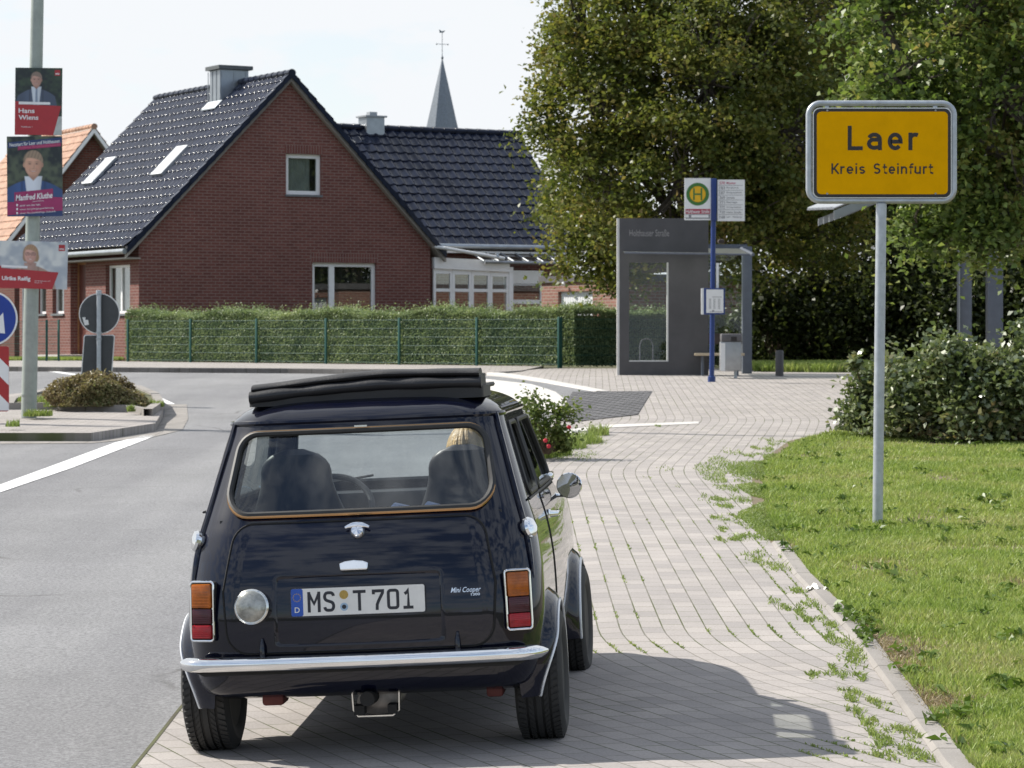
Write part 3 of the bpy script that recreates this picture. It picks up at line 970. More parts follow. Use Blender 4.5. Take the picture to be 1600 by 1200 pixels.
pm('tissue_box', (0.30, 0.36, 0.55), rough=0.6, var=0.3, vscale=30)

def tyre_mat():
    m, nt, o = new_mat('tyre')
    N, L = nt.nodes.new, nt.links.new
    b = N('ShaderNodeBsdfPrincipled'); b.inputs['Roughness'].default_value = 0.75
    L(b.outputs[0], o.inputs[0])
    tc = N('ShaderNodeTexCoord')
    n = N('ShaderNodeTexNoise'); n.inputs['Scale'].default_value = 14; n.inputs['Detail'].default_value = 6
    L(tc.outputs['Object'], n.inputs['Vector'])
    r = N('ShaderNodeValToRGB')
    r.color_ramp.elements[0].color = (0.013, 0.013, 0.013, 1); r.color_ramp.elements[1].color = (0.035, 0.034, 0.032, 1)
    L(n.outputs['Fac'], r.inputs[0]); L(r.outputs[0], b.inputs['Base Color'])
tyre_mat()

car = empty('small_car', (-0.523, 11.2, 0.0137 + 0.006), label='dark navy vintage compact hatch-less saloon with folded-back fabric roof parked half on the footpath',
            cat='car', rot=Euler((0, -0.046, radians(-4.3)), 'XYZ'))

# --- body surface as stacked plan outlines: z, rear y, front y, half width, rear corner r, front corner r, bow of the rear
LV = np.array([
    (0.235, -0.340, 2.36, 0.600, 0.10, 0.10, 0.03),
    (0.262, -0.425, 2.44, 0.640, 0.15, 0.15, 0.04),
    (0.320, -0.462, 2.49, 0.672, 0.19, 0.20, 0.05),
    (0.420, -0.478, 2.52, 0.690, 0.21, 0.22, 0.055),
    (0.540, -0.482, 2.53, 0.697, 0.22, 0.24, 0.06),
    (0.660, -0.466, 2.515, 0.694, 0.23, 0.25, 0.06),
    (0.760, -0.437, 2.47, 0.684, 0.235, 0.26, 0.06),
    (0.830, -0.408, 2.38, 0.672, 0.235, 0.26, 0.06),
    (0.880, -0.382, 2.12, 0.660, 0.23, 0.25, 0.058),
    (0.910, -0.364, 1.76, 0.651, 0.225, 0.18, 0.056),
    (0.935, -0.349, 1.53, 0.643, 0.22, 0.14, 0.055),
    (0.980, -0.321, 1.485, 0.630, 0.215, 0.13, 0.053),
    (1.080, -0.259, 1.385, 0.602, 0.205, 0.13, 0.05),
    (1.180, -0.197, 1.285, 0.574, 0.195, 0.13, 0.05),
    (1.255, -0.151, 1.21, 0.553, 0.185, 0.13, 0.05),
    (1.285, -0.133, 1.18, 0.546, 0.18, 0.13, 0.05),
    (1.300, -0.122, 1.165, 0.540, 0.18, 0.13, 0.05),
    (1.325, -0.095, 1.14, 0.517, 0.20, 0.14, 0.05),
    (1.350, -0.045, 1.09, 0.476, 0.22, 0.16, 0.05),
    (1.370, 0.020, 1.03, 0.420, 0.22, 0.18, 0.05),
    (1.386, 0.105, 0.95, 0.340, 0.20, 0.18, 0.04),
    (1.397, 0.205, 0.86, 0.240, 0.15, 0.15, 0.03),
    (1.403, 0.320, 0.75, 0.120, 0.08, 0.08, 0.01),
])
def lv(z):
    return [float(np.interp(z, LV[:, 0], LV[:, k])) for k in range(1, 7)]
def smooth_levels(sub=4):
    out_ = []
    n = len(LV)
    # Hermite with limited slopes along the level index
    t = np.arange(n)
    D = np.zeros_like(LV)
    for k in range(LV.shape[1]):
        d = np.diff(LV[:, k])
        for i in range(1, n - 1):
            D[i, k] = 0 if d[i - 1] * d[i] <= 0 else 2 * d[i - 1] * d[i] / (d[i - 1] + d[i])
        D[0, k] = d[0]; D[-1, k] = d[-1]
    for i in range(n - 1):
        for s in range(sub):
            u = s / sub
            h00 = 2*u**3 - 3*u**2 + 1; h10 = u**3 - 2*u**2 + u; h01 = -2*u**3 + 3*u**2; h11 = u**3 - u**2
            out_.append(h00 * LV[i] + h10 * D[i] + h01 * LV[i + 1] + h11 * D[i + 1])
    out_.append(LV[-1])
    return np.array(out_)
LVS = smooth_levels(5)
def lvs(z):
    return [float(np.interp(z, LVS[:, 0], LVS[:, k])) for k in range(1, 7)]
def rear_y(x, z):
    yr, yf, w_, rr, rf, bow = lvs(z)
    x = abs(x)
    fl = w_ - rr
    if x <= fl:
        return yr + bow * (x / w_) ** 2
    yc = yr + bow * (fl / w_) ** 2 + rr
    d = min(x - fl, rr)
    return yc - sqrt(max(rr * rr - d * d, 0))
def side_x(y, z):
    yr, yf, w_, rr, rf, bow = lvs(z)
    return w_ * (1 - 0.035 * ((y - 0.9) / 1.5) ** 2 if y > 0.9 else 1)
def ring(par):
    z, yr, yf, w_, rr, rf, bow = par
    pts = []
    fl = w_ - rr
    for i in range(25):
        x = -fl + 2 * fl * i / 24
        pts.append((x, yr + bow * (x / w_) ** 2))
    yc = yr + bow * (fl / w_) ** 2 + rr
    for i in range(1, 12):
        a = radians(-90 + 90 * i / 12)
        pts.append((fl + rr * cos(a), yc + rr * sin(a)))
    ff = w_ - rf
    y0, y1 = yc, yf - rf
    tp = lambda y: (1 - 0.035 * ((y - 0.9) / 1.5) ** 2) if y > 0.9 else 1
    for i in range(41):
        y = y0 + (y1 - y0) * i / 40
        pts.append((w_ * tp(y), y))
    k = tp(y1)
    for i in range(1, 12):
        a = radians(90 * i / 12)
        pts.append(((ff + rf * cos(a)) * k, y1 + rf * sin(a)))
    for i in range(25):
        x = ff - 2 * ff * i / 24
        pts.append((x * k, yf))
    for i in range(1, 12):
        a = radians(90 + 90 * i / 12)
        pts.append(((-ff + rf * cos(a)) * k, y1 + rf * sin(a)))
    for i in range(41):
        y = y1 + (y0 - y1) * i / 40
        pts.append((-w_ * tp(y), y))
    for i in range(1, 12):
        a = radians(180 + 90 * i / 12)
        pts.append((-fl + rr * cos(a), yc + rr * sin(a)))
    return [(p[0], p[1], z) for p in pts]

WIN_REAR = [(-0.530, 0.942), (0.530, 0.942), (0.480, 1.252), (-0.480, 1.252)]
def round_poly(c, r, n=7):
    out_ = []
    k = len(c)
    for i in range(k):
        p0, p1, p2 = Vector(c[i - 1]), Vector(c[i]), Vector(c[(i + 1) % k])
        a, b = (p0 - p1).normalized(), (p2 - p1).normalized()
        half = a.angle(b) / 2
        d = r / math.tan(half)
        cc = p1 + (a + b).normalized() * (r / sin(half))
        s, e = p1 + a * d - cc, p1 + b * d - cc
        a0, a1 = atan2(s.y, s.x), atan2(e.y, e.x)
        da = (a1 - a0 + pi) % (2 * pi) - pi
        for j in range(n + 1):
            t = a0 + da * j / n
            out_.append((cc.x + r * cos(t), cc.y + r * sin(t)))
    return out_
def dense(poly, step):
    o_ = []
    for i, p in enumerate(poly):
        q = poly[(i + 1) % len(poly)]
        L_ = sqrt((q[0] - p[0]) ** 2 + (q[1] - p[1]) ** 2)
        k = max(1, int(L_ / step))
        o_ += [(p[0] + (q[0] - p[0]) * t / k, p[1] + (q[1] - p[1]) * t / k) for t in range(k)]
    return o_
rear_win = round_poly(WIN_REAR, 0.085)
screen_win = round_poly([(-0.53, 0.972), (0.53, 0.972), (0.465, 1.255), (-0.465, 1.255)], 0.06)
quarter_win = round_poly([(-0.02, 0.965), (0.44, 0.965), (0.44, 1.245), (0.10, 1.245)], 0.05)
door_win = round_poly([(0.52, 0.965), (1.36, 0.965), (1.12, 1.245), (0.52, 1.245)], 0.04)

def make_body():
    m = MB()
    rings = [ring(p) for p in LVS]
    n = len(rings[0])
    vs = [v for r_ in rings for v in r_]
    fs = []
    for i in range(len(rings) - 1):
        for j in range(n):
            j2 = (j + 1) % n
            fs.append((i * n + j, i * n + j2, (i + 1) * n + j2, (i + 1) * n + j))
    fs.append(tuple(range(n))[::-1])
    fs.append(tuple((len(rings) - 1) * n + j for j in range(n)))
    m.add(vs, fs)
    o = m.build('body', 'car_paint', car)
    fix_normals(o)
    def cut(build, solid=None):
        c = MB(); build(c)
        boolean(o, fix_normals(c.build('cutter', 'car_paint', car)), solid=solid, smooth=32)
    cut(lambda c: c.prism(rear_win, -1.0, 0.12, 'xz'), solid=0.018)
    cut(lambda c: c.prism(screen_win, 1.06, 2.2, 'xz'))
    cut(lambda c: c.prism(rrect(-0.43, 0.36, 0.43, 1.06, 0.06), 1.30, 1.7, 'xy'))
    c = MB()
    for s in (-1, 1):
        c.prism(quarter_win, s * 0.40, s * 1.2, 'yz')
        c.prism(door_win, s * 0.40, s * 1.2, 'yz')
        for wy in (0.0, 2.036):
            c.prism([(wy + 0.295 * cos(2 * pi * i / 40), 0.262 + 0.295 * sin(2 * pi * i / 40)) for i in range(40)], s * 0.44, s * 1.0, 'yz')
    boolean(o, fix_normals(c.build('cutter', 'car_paint', car)), smooth=32)
    return o
body = make_body()

def on_rear(poly, off=0.0):
    return [(x, rear_y(x, z) - off, z) for x, z in poly]
def on_side(poly, s, off=0.0):
    return [(s * (side_x(y, z) + off), y, z) for y, z in poly]

# --- rear screen: rubber with a bead coloured as chrome reflecting brown, glass, defroster sticker
rp = dense(rear_win, 0.03)
sl = MB().tube(on_rear(rp, 0.002), 0.014, 8, closed=True)
rw = MB()
def fill(m, poly, fn, mat=0, rings_=10):
    """Fill an outline with concentric rings mapped on a surface."""
    cx_ = sum(p[0] for p in poly) / len(poly); cz_ = sum(p[1] for p in poly) / len(poly)
    n = len(poly); b = len(m.v)
    for k in range(rings_ + 1):
        t = k / rings_
        for p in poly:
            m.v.append(tuple(fn(cx_ + (p[0] - cx_) * max(t, 0.004), cz_ + (p[1] - cz_) * max(t, 0.004))))
    for k in range(rings_):
        for j in range(n):
            j2 = (j + 1) % n
            m.f.append([b + k * n + j, b + k * n + j2, b + (k + 1) * n + j2, b + (k + 1) * n + j]); m.m.append(mat)
    return m
fill(rw, rp, lambda x, z: (x, rear_y(x, z) + 0.006, z))
rear_window = rw.build('rear_window', 'car_glass', car)
sl.build('window_seal', 'rubber', rear_window)
MB().tube(on_rear(dense(round_poly([(-0.537, 0.935), (0.537, 0.935), (0.486, 1.259), (-0.486, 1.259)], 0.090), 0.03), 0.012), 0.0055, 6, closed=True).build('trim_bead', 'trim_brown_reflection', rear_window)
MB().box(-0.025, rear_y(0, 1.268) - 0.024, 1.263, 0.025, rear_y(0, 1.268) - 0.012, 1.270).build('trim_clip', 'chrome', rear_window)
ws = MB()
def screen_y(x, z):
    yr, yf, w_, rr, rf, bow = lvs(z)
    ff = w_ - rf
    return yf - 0.008 if abs(x) <= ff else yf - rf + sqrt(max(rf * rf - (abs(x) - ff) ** 2, 0)) - 0.008
fill(ws, dense(screen_win, 0.03), lambda x, z: (x, screen_y(x, z), z))
wsc = ws.build('windscreen', 'car_glass', car)
MB().tube([(x, screen_y(x, z) + 0.01, z) for x, z in dense(screen_win, 0.03)], 0.013, 6, closed=True).build('window_seal', 'rubber', wsc)
for s in (-1, 1):
    for poly, nm in ((quarter_win, 'quarter_window'), (door_win, 'door_window')):
        d = dense(poly, 0.04)
        wn = fill(MB(), d, lambda y, z: (s * (side_x(y, z) - 0.008), y, z), rings_=5).build(nm, 'car_glass_side', car)
        MB().tube(on_side(d, s, 0.002), 0.011, 6, closed=True).build('window_seal', 'rubber', wn)

# --- drip gutter, seam flanges
gut = LVS[np.argmin(abs(LVS[:, 0] - 1.298))].copy()
gr = ring(gut)
gp = [(p[0] * 1.012, p[1] + (-0.006 if p[1] < 0.5 else 0.006), p[2] - 0.006) for p in gr]
MB().tube(gp, 0.0085, 6, closed=True, flat=1.2).build('drip_gutter', 'car_paint', car)
for s in (-1, 1):
    pth = []
    for k in range(22):
        z = 1.292 - (1.292 - 0.66) * k / 21
        yr, yf, w_, rr, rf, bow = lvs(z)
        a = radians(-32)
        yc = yr + bow * ((w_ - rr) / w_) ** 2 + rr
        pth.append((s * (w_ - rr + (rr + 0.006) * cos(a)), yc + (rr + 0.006) * sin(a), z))
    MB().tube(pth, [0.011] * 18 + [0.010, 0.008, 0.006, 0.003], 6, flat=0.7).build('seam_flange', 'car_paint', car)
    pth = []
    for k in range(14):
        z = 1.29 - 0.34 * k / 13
        yr, yf, w_, rr, rf, bow = lvs(z)
        a = radians(30); k2 = 1 - 0.035 * ((yf - rf - 0.9) / 1.5) ** 2
        pth.append((s * (w_ - rf + (rf + 0.005) * cos(a)) * k2, yf - rf + (rf + 0.005) * sin(a), z))
    MB().tube(pth, 0.009, 6).build('seam_flange', 'car_paint', car)

# --- boot lid with pressed plate recess
LID = round_poly([(-0.505, 0.425), (0.505, 0.425), (0.520, 0.66), (0.475, 0.905), (-0.475, 0.905), (-0.520, 0.66)], 0.085, 8)
def sstep(a, b, t):
    t = clamp((t - a) / (b - a), 0, 1)
    return t * t * (3 - 2 * t)
def lid_y(x, z):
    y = rear_y(x, z) - 0.007
    k = sstep(0.322, 0.300, abs(x)) * sstep(0.446, 0.466, z) * sstep(0.712, 0.690, z)
    ytar = -0.452 + 0.10 * (z - 0.56)
    return y + k * (ytar - y)
m = MB()
ld = dense(LID, 0.014)
fill(m, ld, lambda x, z: (x, lid_y(x, z), z), rings_=70)
# turned-in edge
n = len(ld); b0 = len(m.v) - n
b = len(m.v)
for x, z in ld:
    m.v.append((x * 1.003, rear_y(x, z) + 0.004, 0.665 + (z - 0.665) * 1.004))
for j in range(n):
    j2 = (j + 1) % n
    m.f.append([b0 + j, b0 + j2, b + j2, b + j]); m.m.append(0)
boot = m.build('boot_lid', 'car_paint', car, smooth=50)
MB().tube(on_rear([(x * 1.011, 0.665 + (z - 0.665) * 1.02) for x, z in ld], -0.0005), 0.0042, 6, closed=True).build('lid_gap_shade', 'underbody', car)  # black tube painted in for the shade of the shut line
# lid furniture
def rear_frame(x, z, off=0.0, fn=lid_y):
    """matrix: local x right, local y up the surface, local z outwards from the car's tail"""
    e = 0.01
    p = Vector((x, fn(x, z), z))
    tx = (Vector((x + e, fn(x + e, z), z)) - p).normalized()
    tz = (Vector((x, fn(x, z + e), z + e)) - p).normalized()
    nn = tx.cross(tz).normalized()
    tz = nn.cross(tx)
    M = Matrix((tx, tz, nn)).transposed().to_4x4()
    M.translation = p + nn * off
    return M
h = MB(); s0 = 0
h.lathe([(0.030, 0), (0.030, 0.008), (0.022, 0.020), (0.0, 0.024)], 'z', n=20)
wing = []
for i in range(13):
    t = i / 12 * 2 - 1
    wing.append((t * 0.047, 0.022 - 0.012 * t * t, 0.020))
h.tube(wing, [0.004 + 0.007 * (1 - abs(i / 12 * 2 - 1) ** 2) for i in range(13)], 8, flat=0.6)
h.xf(0, rear_frame(0.0, 0.868))
h.build('boot_handle', 'chrome', boot)
h = MB()
h.prism([(-0.052, -0.020), (0.052, -0.020), (0.056, 0.008), (0.035, 0.016), (0, 0.020), (-0.035, 0.016), (-0.056, 0.008)], 0.0, 0.032, 'xy')
h.xf(0, rear_frame(-0.01, 0.738, 0.0, lambda x, z: rear_y(x, z) - 0.006))
lamp = fix_normals(h.build('plate_lamp', 'chrome', boot, smooth=20))
bv = lamp.modifiers.new('b', 'BEVEL'); bv.width = 0.005; bv.segments = 3
for x in (-0.375, 0.375):
    h = MB().tube([(x, rear_y(x, 0.475) - 0.012, 0.478), (x, rear_y(x, .45) - 0.022, 0.448), (x, rear_y(x, .41) - 0.020, 0.408)], [0.005, 0.011, 0.013], 8)
    h.build('hinge', 'car_paint', boot)
# badge script
bd = MB()
bd.text('Mini Cooper', rear_frame(0.412, 0.632, 0.003), w=0.115, h=0.026, shear=0.35, bold=0.006)
bd.text('1300', rear_frame(0.448, 0.616, 0.003), w=0.034, h=0.010, bold=0.01)
bd.build('badge_script', 'chrome', boot, smooth=0)

# --- number plate
PM = Matrix.Translation((0.0, -0.480, 0.612)) @ Euler((radians(90 - 4), 0, 0)).to_matrix().to_4x4()
pl = MB()
pl.prism(rrect(-0.26, -0.0555, 0.26, 0.0555, 0.010), -0.006, 0.0, 'xy', 0)
pl.prism(rrect(-0.2565, -0.052, 0.2565, 0.052, 0.008), 0.0003, 0.0016, 'xy', 1)
pl.xf(0, PM)
plate = fix_normals(pl.build('number_plate', ['plate_black', 'plate_white'], car, smooth=0))
def flat_part(name, mat, parent, fn, M):
    q = MB(); fn(q); q.xf(0, M)
    return q.build(name, mat, parent, smooth=0)
bbm = MB()
bbm.prism(rrect(-0.2562, -0.0518, -0.2105, 0.0518, 0.007), 0.0016, 0.0026, 'xy', 0)
for k in range(12):
    a = k * pi / 6
    bbm.prism([(-0.2335 + 0.0145 * cos(a) + 0.0024 * cos(t * pi * 0.4), 0.019 + 0.0145 * sin(a) + 0.0024 * sin(t * pi * 0.4)) for t in range(5)], 0.0027, 0.0032, 'xy', 1)
bbm.text('D', Matrix.Translation((-0.2335, -0.028, 0.0033)), h=0.021, mat=2, bold=0.01)
bbm.xf(0, PM)
bbm.build('country_band', ['plate_blue', 'plate_gold', 'plate_white'], plate, smooth=0)
lt = MB()
def ribbon(m, pts, w_, z, closed=False, mat=0):
    pts = [Vector((p[0], p[1])) for p in pts]
    n = len(pts); vs = []
    for i, p in enumerate(pts):
        if closed: a_, c_ = pts[i - 1], pts[(i + 1) % n]
        else: a_, c_ = pts[max(i - 1, 0)], pts[min(i + 1, n - 1)]
        t1 = (p - a_).normalized() if (p - a_).length > 1e-9 else (c_ - p).normalized()
        t2 = (c_ - p).normalized() if (c_ - p).length > 1e-9 else t1
        t = (t1 + t2).normalized()
        nr = Vector((-t.y, t.x)); k = min(1.6, 1 / max(0.3, nr.dot(Vector((-t1.y, t1.x)))))
        vs += [(p.x + nr.x * w_ / 2 * k, p.y + nr.y * w_ / 2 * k, z), (p.x - nr.x * w_ / 2 * k, p.y - nr.y * w_ / 2 * k, z)]
    fs = [(2 * i, 2 * i + 1, 2 * ((i + 1) % n) + 1, 2 * ((i + 1) % n)) for i in range(n if closed else n - 1)]
    m.add(vs, fs, mat)
def arc(cx_, cy_, rx, ry, a0, a1, k=8):
    return [(cx_ + rx * cos(radians(a0 + (a1 - a0) * i / k)), cy_ + ry * sin(radians(a0 + (a1 - a0) * i / k))) for i in range(k + 1)]
H_, W_ = 0.078, 0.0115
def glyph(ch, x0, x1, z=0.0022):
    hw = (x1 - x0) / 2 - W_ / 2; cx_ = (x0 + x1) / 2; hh = H_ / 2 - W_ / 2
    R_ = lambda p: ribbon(lt, [(cx_ + a * hw, b * hh) for a, b in p], W_, z)
    e = H_ / 2 / hh
    if ch == 'M':
        R_([(-1, -e), (-1, e)]); z += 0.0001
        ribbon(lt, [(cx_ + hw, -H_ / 2), (cx_ + hw, H_ / 2)], W_, z)
        ribbon(lt, [(cx_ - hw, hh), (cx_, -0.2 * hh), (cx_ + hw, hh)], W_ * 0.95, z + 0.0001)
    elif ch == 'T':
        R_([(-1.25, 1), (1.25, 1)]); ribbon(lt, [(cx_, hh), (cx_, -H_ / 2)], W_, z + 0.0001)
    elif ch == '7':
        R_([(-1, 0.62), (-1, 1.0), (1.0, 1.0), (0.95, 0.75), (0.1, -0.1), (-0.25, -0.55), (-0.3, -e)])
    elif ch == '1':
        R_([(-0.75, 0.55), (-0.2, 0.72), (0.1, 1.0), (0.1, -1.0)]); ribbon(lt, [(cx_ - 1.1 * hw, -hh), (cx_ + 1.25 * hw, -hh)], W_, z + 0.0001)
    elif ch == '0':
        p = arc(0.45, 0.72, 0.55, 0.28, 0, 90, 5) + arc(-0.45, 0.72, 0.55, 0.28, 90, 180, 5) + arc(-0.45, -0.72, 0.55, 0.28, 180, 270, 5) + arc(0.45, -0.72, 0.55, 0.28, 270, 360, 5)
        ribbon(lt, [(cx_ + a * hw, b * hh) for a, b in p], W_, z, closed=True)
    elif ch == 'S':
        R_([(0.98, 0.62)] + arc(0.3, 0.62, 0.68, 0.38, 0, 90, 5) + arc(-0.3, 0.55, 0.68, 0.45, 90, 250, 8) + [(0.3, -0.03)] + arc(0.3, -0.52, 0.68, 0.48, 75, -90, 8) + arc(-0.3, -0.62, 0.68, 0.38, -90, -180, 5))
for s, x0, x1 in (('M', -0.193, -0.143), ('S', -0.133, -0.087), ('T', -0.019, 0.032), ('7', 0.055, 0.102), ('0', 0.112, 0.159), ('1', 0.170, 0.214)):
    glyph(s, x0, x1)
lt.xf(0, PM)
lt.build('lettering', 'plate_black', plate, smooth=0)
st = MB()
st.prism([(-0.053 + 0.017 * cos(t * pi / 12), 0.024 + 0.017 * sin(t * pi / 12)) for t in range(24)], 0.0017, 0.0024, 'xy', 0)
st.prism([(-0.053 + 0.0225 * cos(t * pi / 12), -0.022 + 0.0225 * sin(t * pi / 12)) for t in range(24)], 0.0017, 0.0024, 'xy', 1)
st.prism([(-0.053 + 0.0155 * cos(t * pi / 12), -0.022 + 0.0155 * sin(t * pi / 12)) for t in range(24)], 0.0024, 0.0028, 'xy', 2)
st.prism([(-0.053 + 0.0085 * cos(t * pi / 12), -0.022 + 0.0085 * sin(t * pi / 12)) for t in range(24)], 0.0028, 0.0031, 'xy', 3)
st.xf(0, PM)
st.build('seal_sticker', ['plate_gold', 'plate_white', 'sticker_blue', 'plate_black'], plate, smooth=0)

# --- bumper with overrider-free blade, wrapping the corners
bp_ = []
for i in range(49):
    t = i / 48 * 2 - 1
    x = 0.708 * math.copysign(1 - (1 - abs(t)) ** 1.0, t) if True else 0
    ax = abs(x)
    y = -0.552 + 0.055 * (ax / 0.7) ** 2
    if ax > 0.60: y += 0.09 * ((ax - 0.60) / 0.108) ** 2.2
    bp_.append((x, y, 0.388))
bm_ = MB()
secs = []
prof_b = [(-0.036, 0.020), (-0.034, 0.002), (-0.026, -0.010), (-0.012, -0.018), (0.004, -0.020), (0.018, -0.016), (0.028, -0.006), (0.034, 0.006), (0.036, 0.022), (0.030, 0.026), (0, 0.0), (-0.03, 0.026)]
def bumper_fn(u, v):
    i = u * 48; a = int(min(i, 47)); f = i - a
    p = Vector(bp_[a]).lerp(Vector(bp_[a + 1]), f)
    t = (Vector(bp_[a + 1]) - Vector(bp_[a])).normalized()
    nn = Vector((t.y, -t.x, 0))
    k = v * (len(prof_b) - 1); c = int(min(k, len(prof_b) - 2)); g_ = k - c
    dz = prof_b[c][0] * (1 - g_) + prof_b[c + 1][0] * g_; dy = prof_b[c][1] * (1 - g_) + prof_b[c + 1][1] * g_
    end = 1.0 if abs(u - 0.5) < 0.47 else max(0.35, sqrt(max(0, 1 - ((abs(u - 0.5) - 0.47) / 0.03) ** 2)))
    return p - nn * dy * end + Vector((0, 0, dz * end * 0.80))
bm_.grid(bumper_fn, 96, 11)
bumper = bm_.build('rear_bumper', 'chrome', car, smooth=60)
MB().prism([(-0.64, 0.365), (0.64, 0.365), (0.60, 0.345), (-0.60, 0.345)], -0.50, -0.46, 'xz').build('bumper_bracket', 'underbody', car, smooth=0)
# front bumper and lights (seen only from other positions)
fb = MB()
fb.tube([(0.68 * t, 2.575 - 0.06 * t * t - (0.10 * (abs(t) - 0.85) / 0.15 if abs(t) > 0.85 else 0), 0.39) for t in [i / 16 - 1 for i in range(33)]], 0.033, 10, flat=0.7)
fb.build('front_bumper', 'chrome', car)
for s in (-1, 1):
    hl = MB().lathe([(0.098, -0.05), (0.098, 0.0), (0.088, 0.014), (0.086, 0.012), (0.05, 0.026), (0.0, 0.032)], 'y', (s * 0.50, 2.465, 0.66), 28)
    hl.build('headlight', 'chrome', car)
gl_ = MB().prism(rrect(-0.33, 0.48, 0.33, 0.72, 0.06), 2.525, 2.545, 'xz')
gl_.build('grille', 'chrome_aged', car, smooth=0)

# --- tail lights
for s in (-1, 1):
    xc, zc = 0.607 * s, 0.588
    tl = empty('tail_light', (0, 0, 0)); tl.parent = car
    # frame axis: the lamp follows the rounded corner
    M = Matrix.Translation((xc, rear_y(xc, zc) - 0.020, zc)) @ Euler((radians(90 - 3), 0, radians(20 * s)), 'XYZ').to_matrix().to_4x4()
    w2, h2 = 0.049, 0.113
    fr = MB()
    fr.prism(rrect(-w2, -h2, w2, h2, 0.012), -0.075, 0.004, 'xy', 1)
    fr.tube([(p[0], p[1], 0.008) for p in dense(rrect(-w2, -h2, w2, h2, 0.012), 0.02)], 0.0050, 8, closed=True, mat=0)
    fr.xf(0, M)
    fo = fix_normals(fr.build('lamp_frame', ['chrome', 'underbody'], tl))
    for a, b_, mt in ((0.012, h2 - 0.008, 'lens_amber'), (-0.050, 0.0105, 'lens_dark'), (-h2 + 0.008, -0.0515, 'lens_red')):
        q = MB().rbox(-w2 + 0.007, a, -0.01, w2 - 0.007, b_, 0.019 if mt != 'lens_dark' else 0.016, 0.006)
        for k_ in range(1, 8):
            zr = a + (b_ - a) * k_ / 8
            q.tube([(-w2 + 0.012, zr, 0.0185 if mt != 'lens_dark' else 0.0155), (w2 - 0.012, zr, 0.0185 if mt != 'lens_dark' else 0.0155)], 0.0016, 5)
        if mt == 'lens_red':
            for sx in (-1, 1):
                q.lathe([(0.003, 0.018), (0.003, 0.021), (0.0, 0.022)], 'z', (sx * 0.033, b_ - 0.006, 0), 8)
        q.xf(0, M)
        q.build({'lens_amber': 'amber_lens', 'lens_dark': 'dark_lens', 'lens_red': 'red_lens'}[mt], mt, tl)

# --- reversing lamp on the lid
M = rear_frame(-0.405, 0.600, 0.0)
q = MB().lathe([(0.055, -0.01), (0.066, 0.006), (0.068, 0.030), (0.062, 0.036)], 'z', n=36)
q.xf(0, M); rl = q.build('reversing_lamp', 'chrome_aged', car)
q = MB().lathe([(0.061, 0.035), (0.055, 0.042), (0.035, 0.050), (0.0, 0.054)], 'z', n=36); q.xf(0, M); q.build('lamp_lens', 'lens_clear', rl)

# --- fuel caps
for s in (-1, 1):
    xc, zc = 0.660, 0.835
    a = radians(-22)
    M = Matrix.Translation((s * 0.640, -0.255, 0.845)) @ Euler((radians(90 - 14), 0, radians(66 * s)), 'XYZ').to_matrix().to_4x4()
    q = MB().lathe([(0.026, -0.02), (0.030, 0.0), (0.040, 0.004), (0.042, 0.016), (0.036, 0.026), (0.020, 0.031), (0.0, 0.032)], 'z', n=28)
    for k in range(3):
        aa = k * 2 * pi / 3
        q.box(0.036 * cos(aa) - 0.006, 0.036 * sin(aa) - 0.006, 0.006, 0.036 * cos(aa) + 0.006, 0.036 * sin(aa) + 0.006, 0.024)
    q.xf(0, M); q.build('fuel_cap', 'chrome', car)

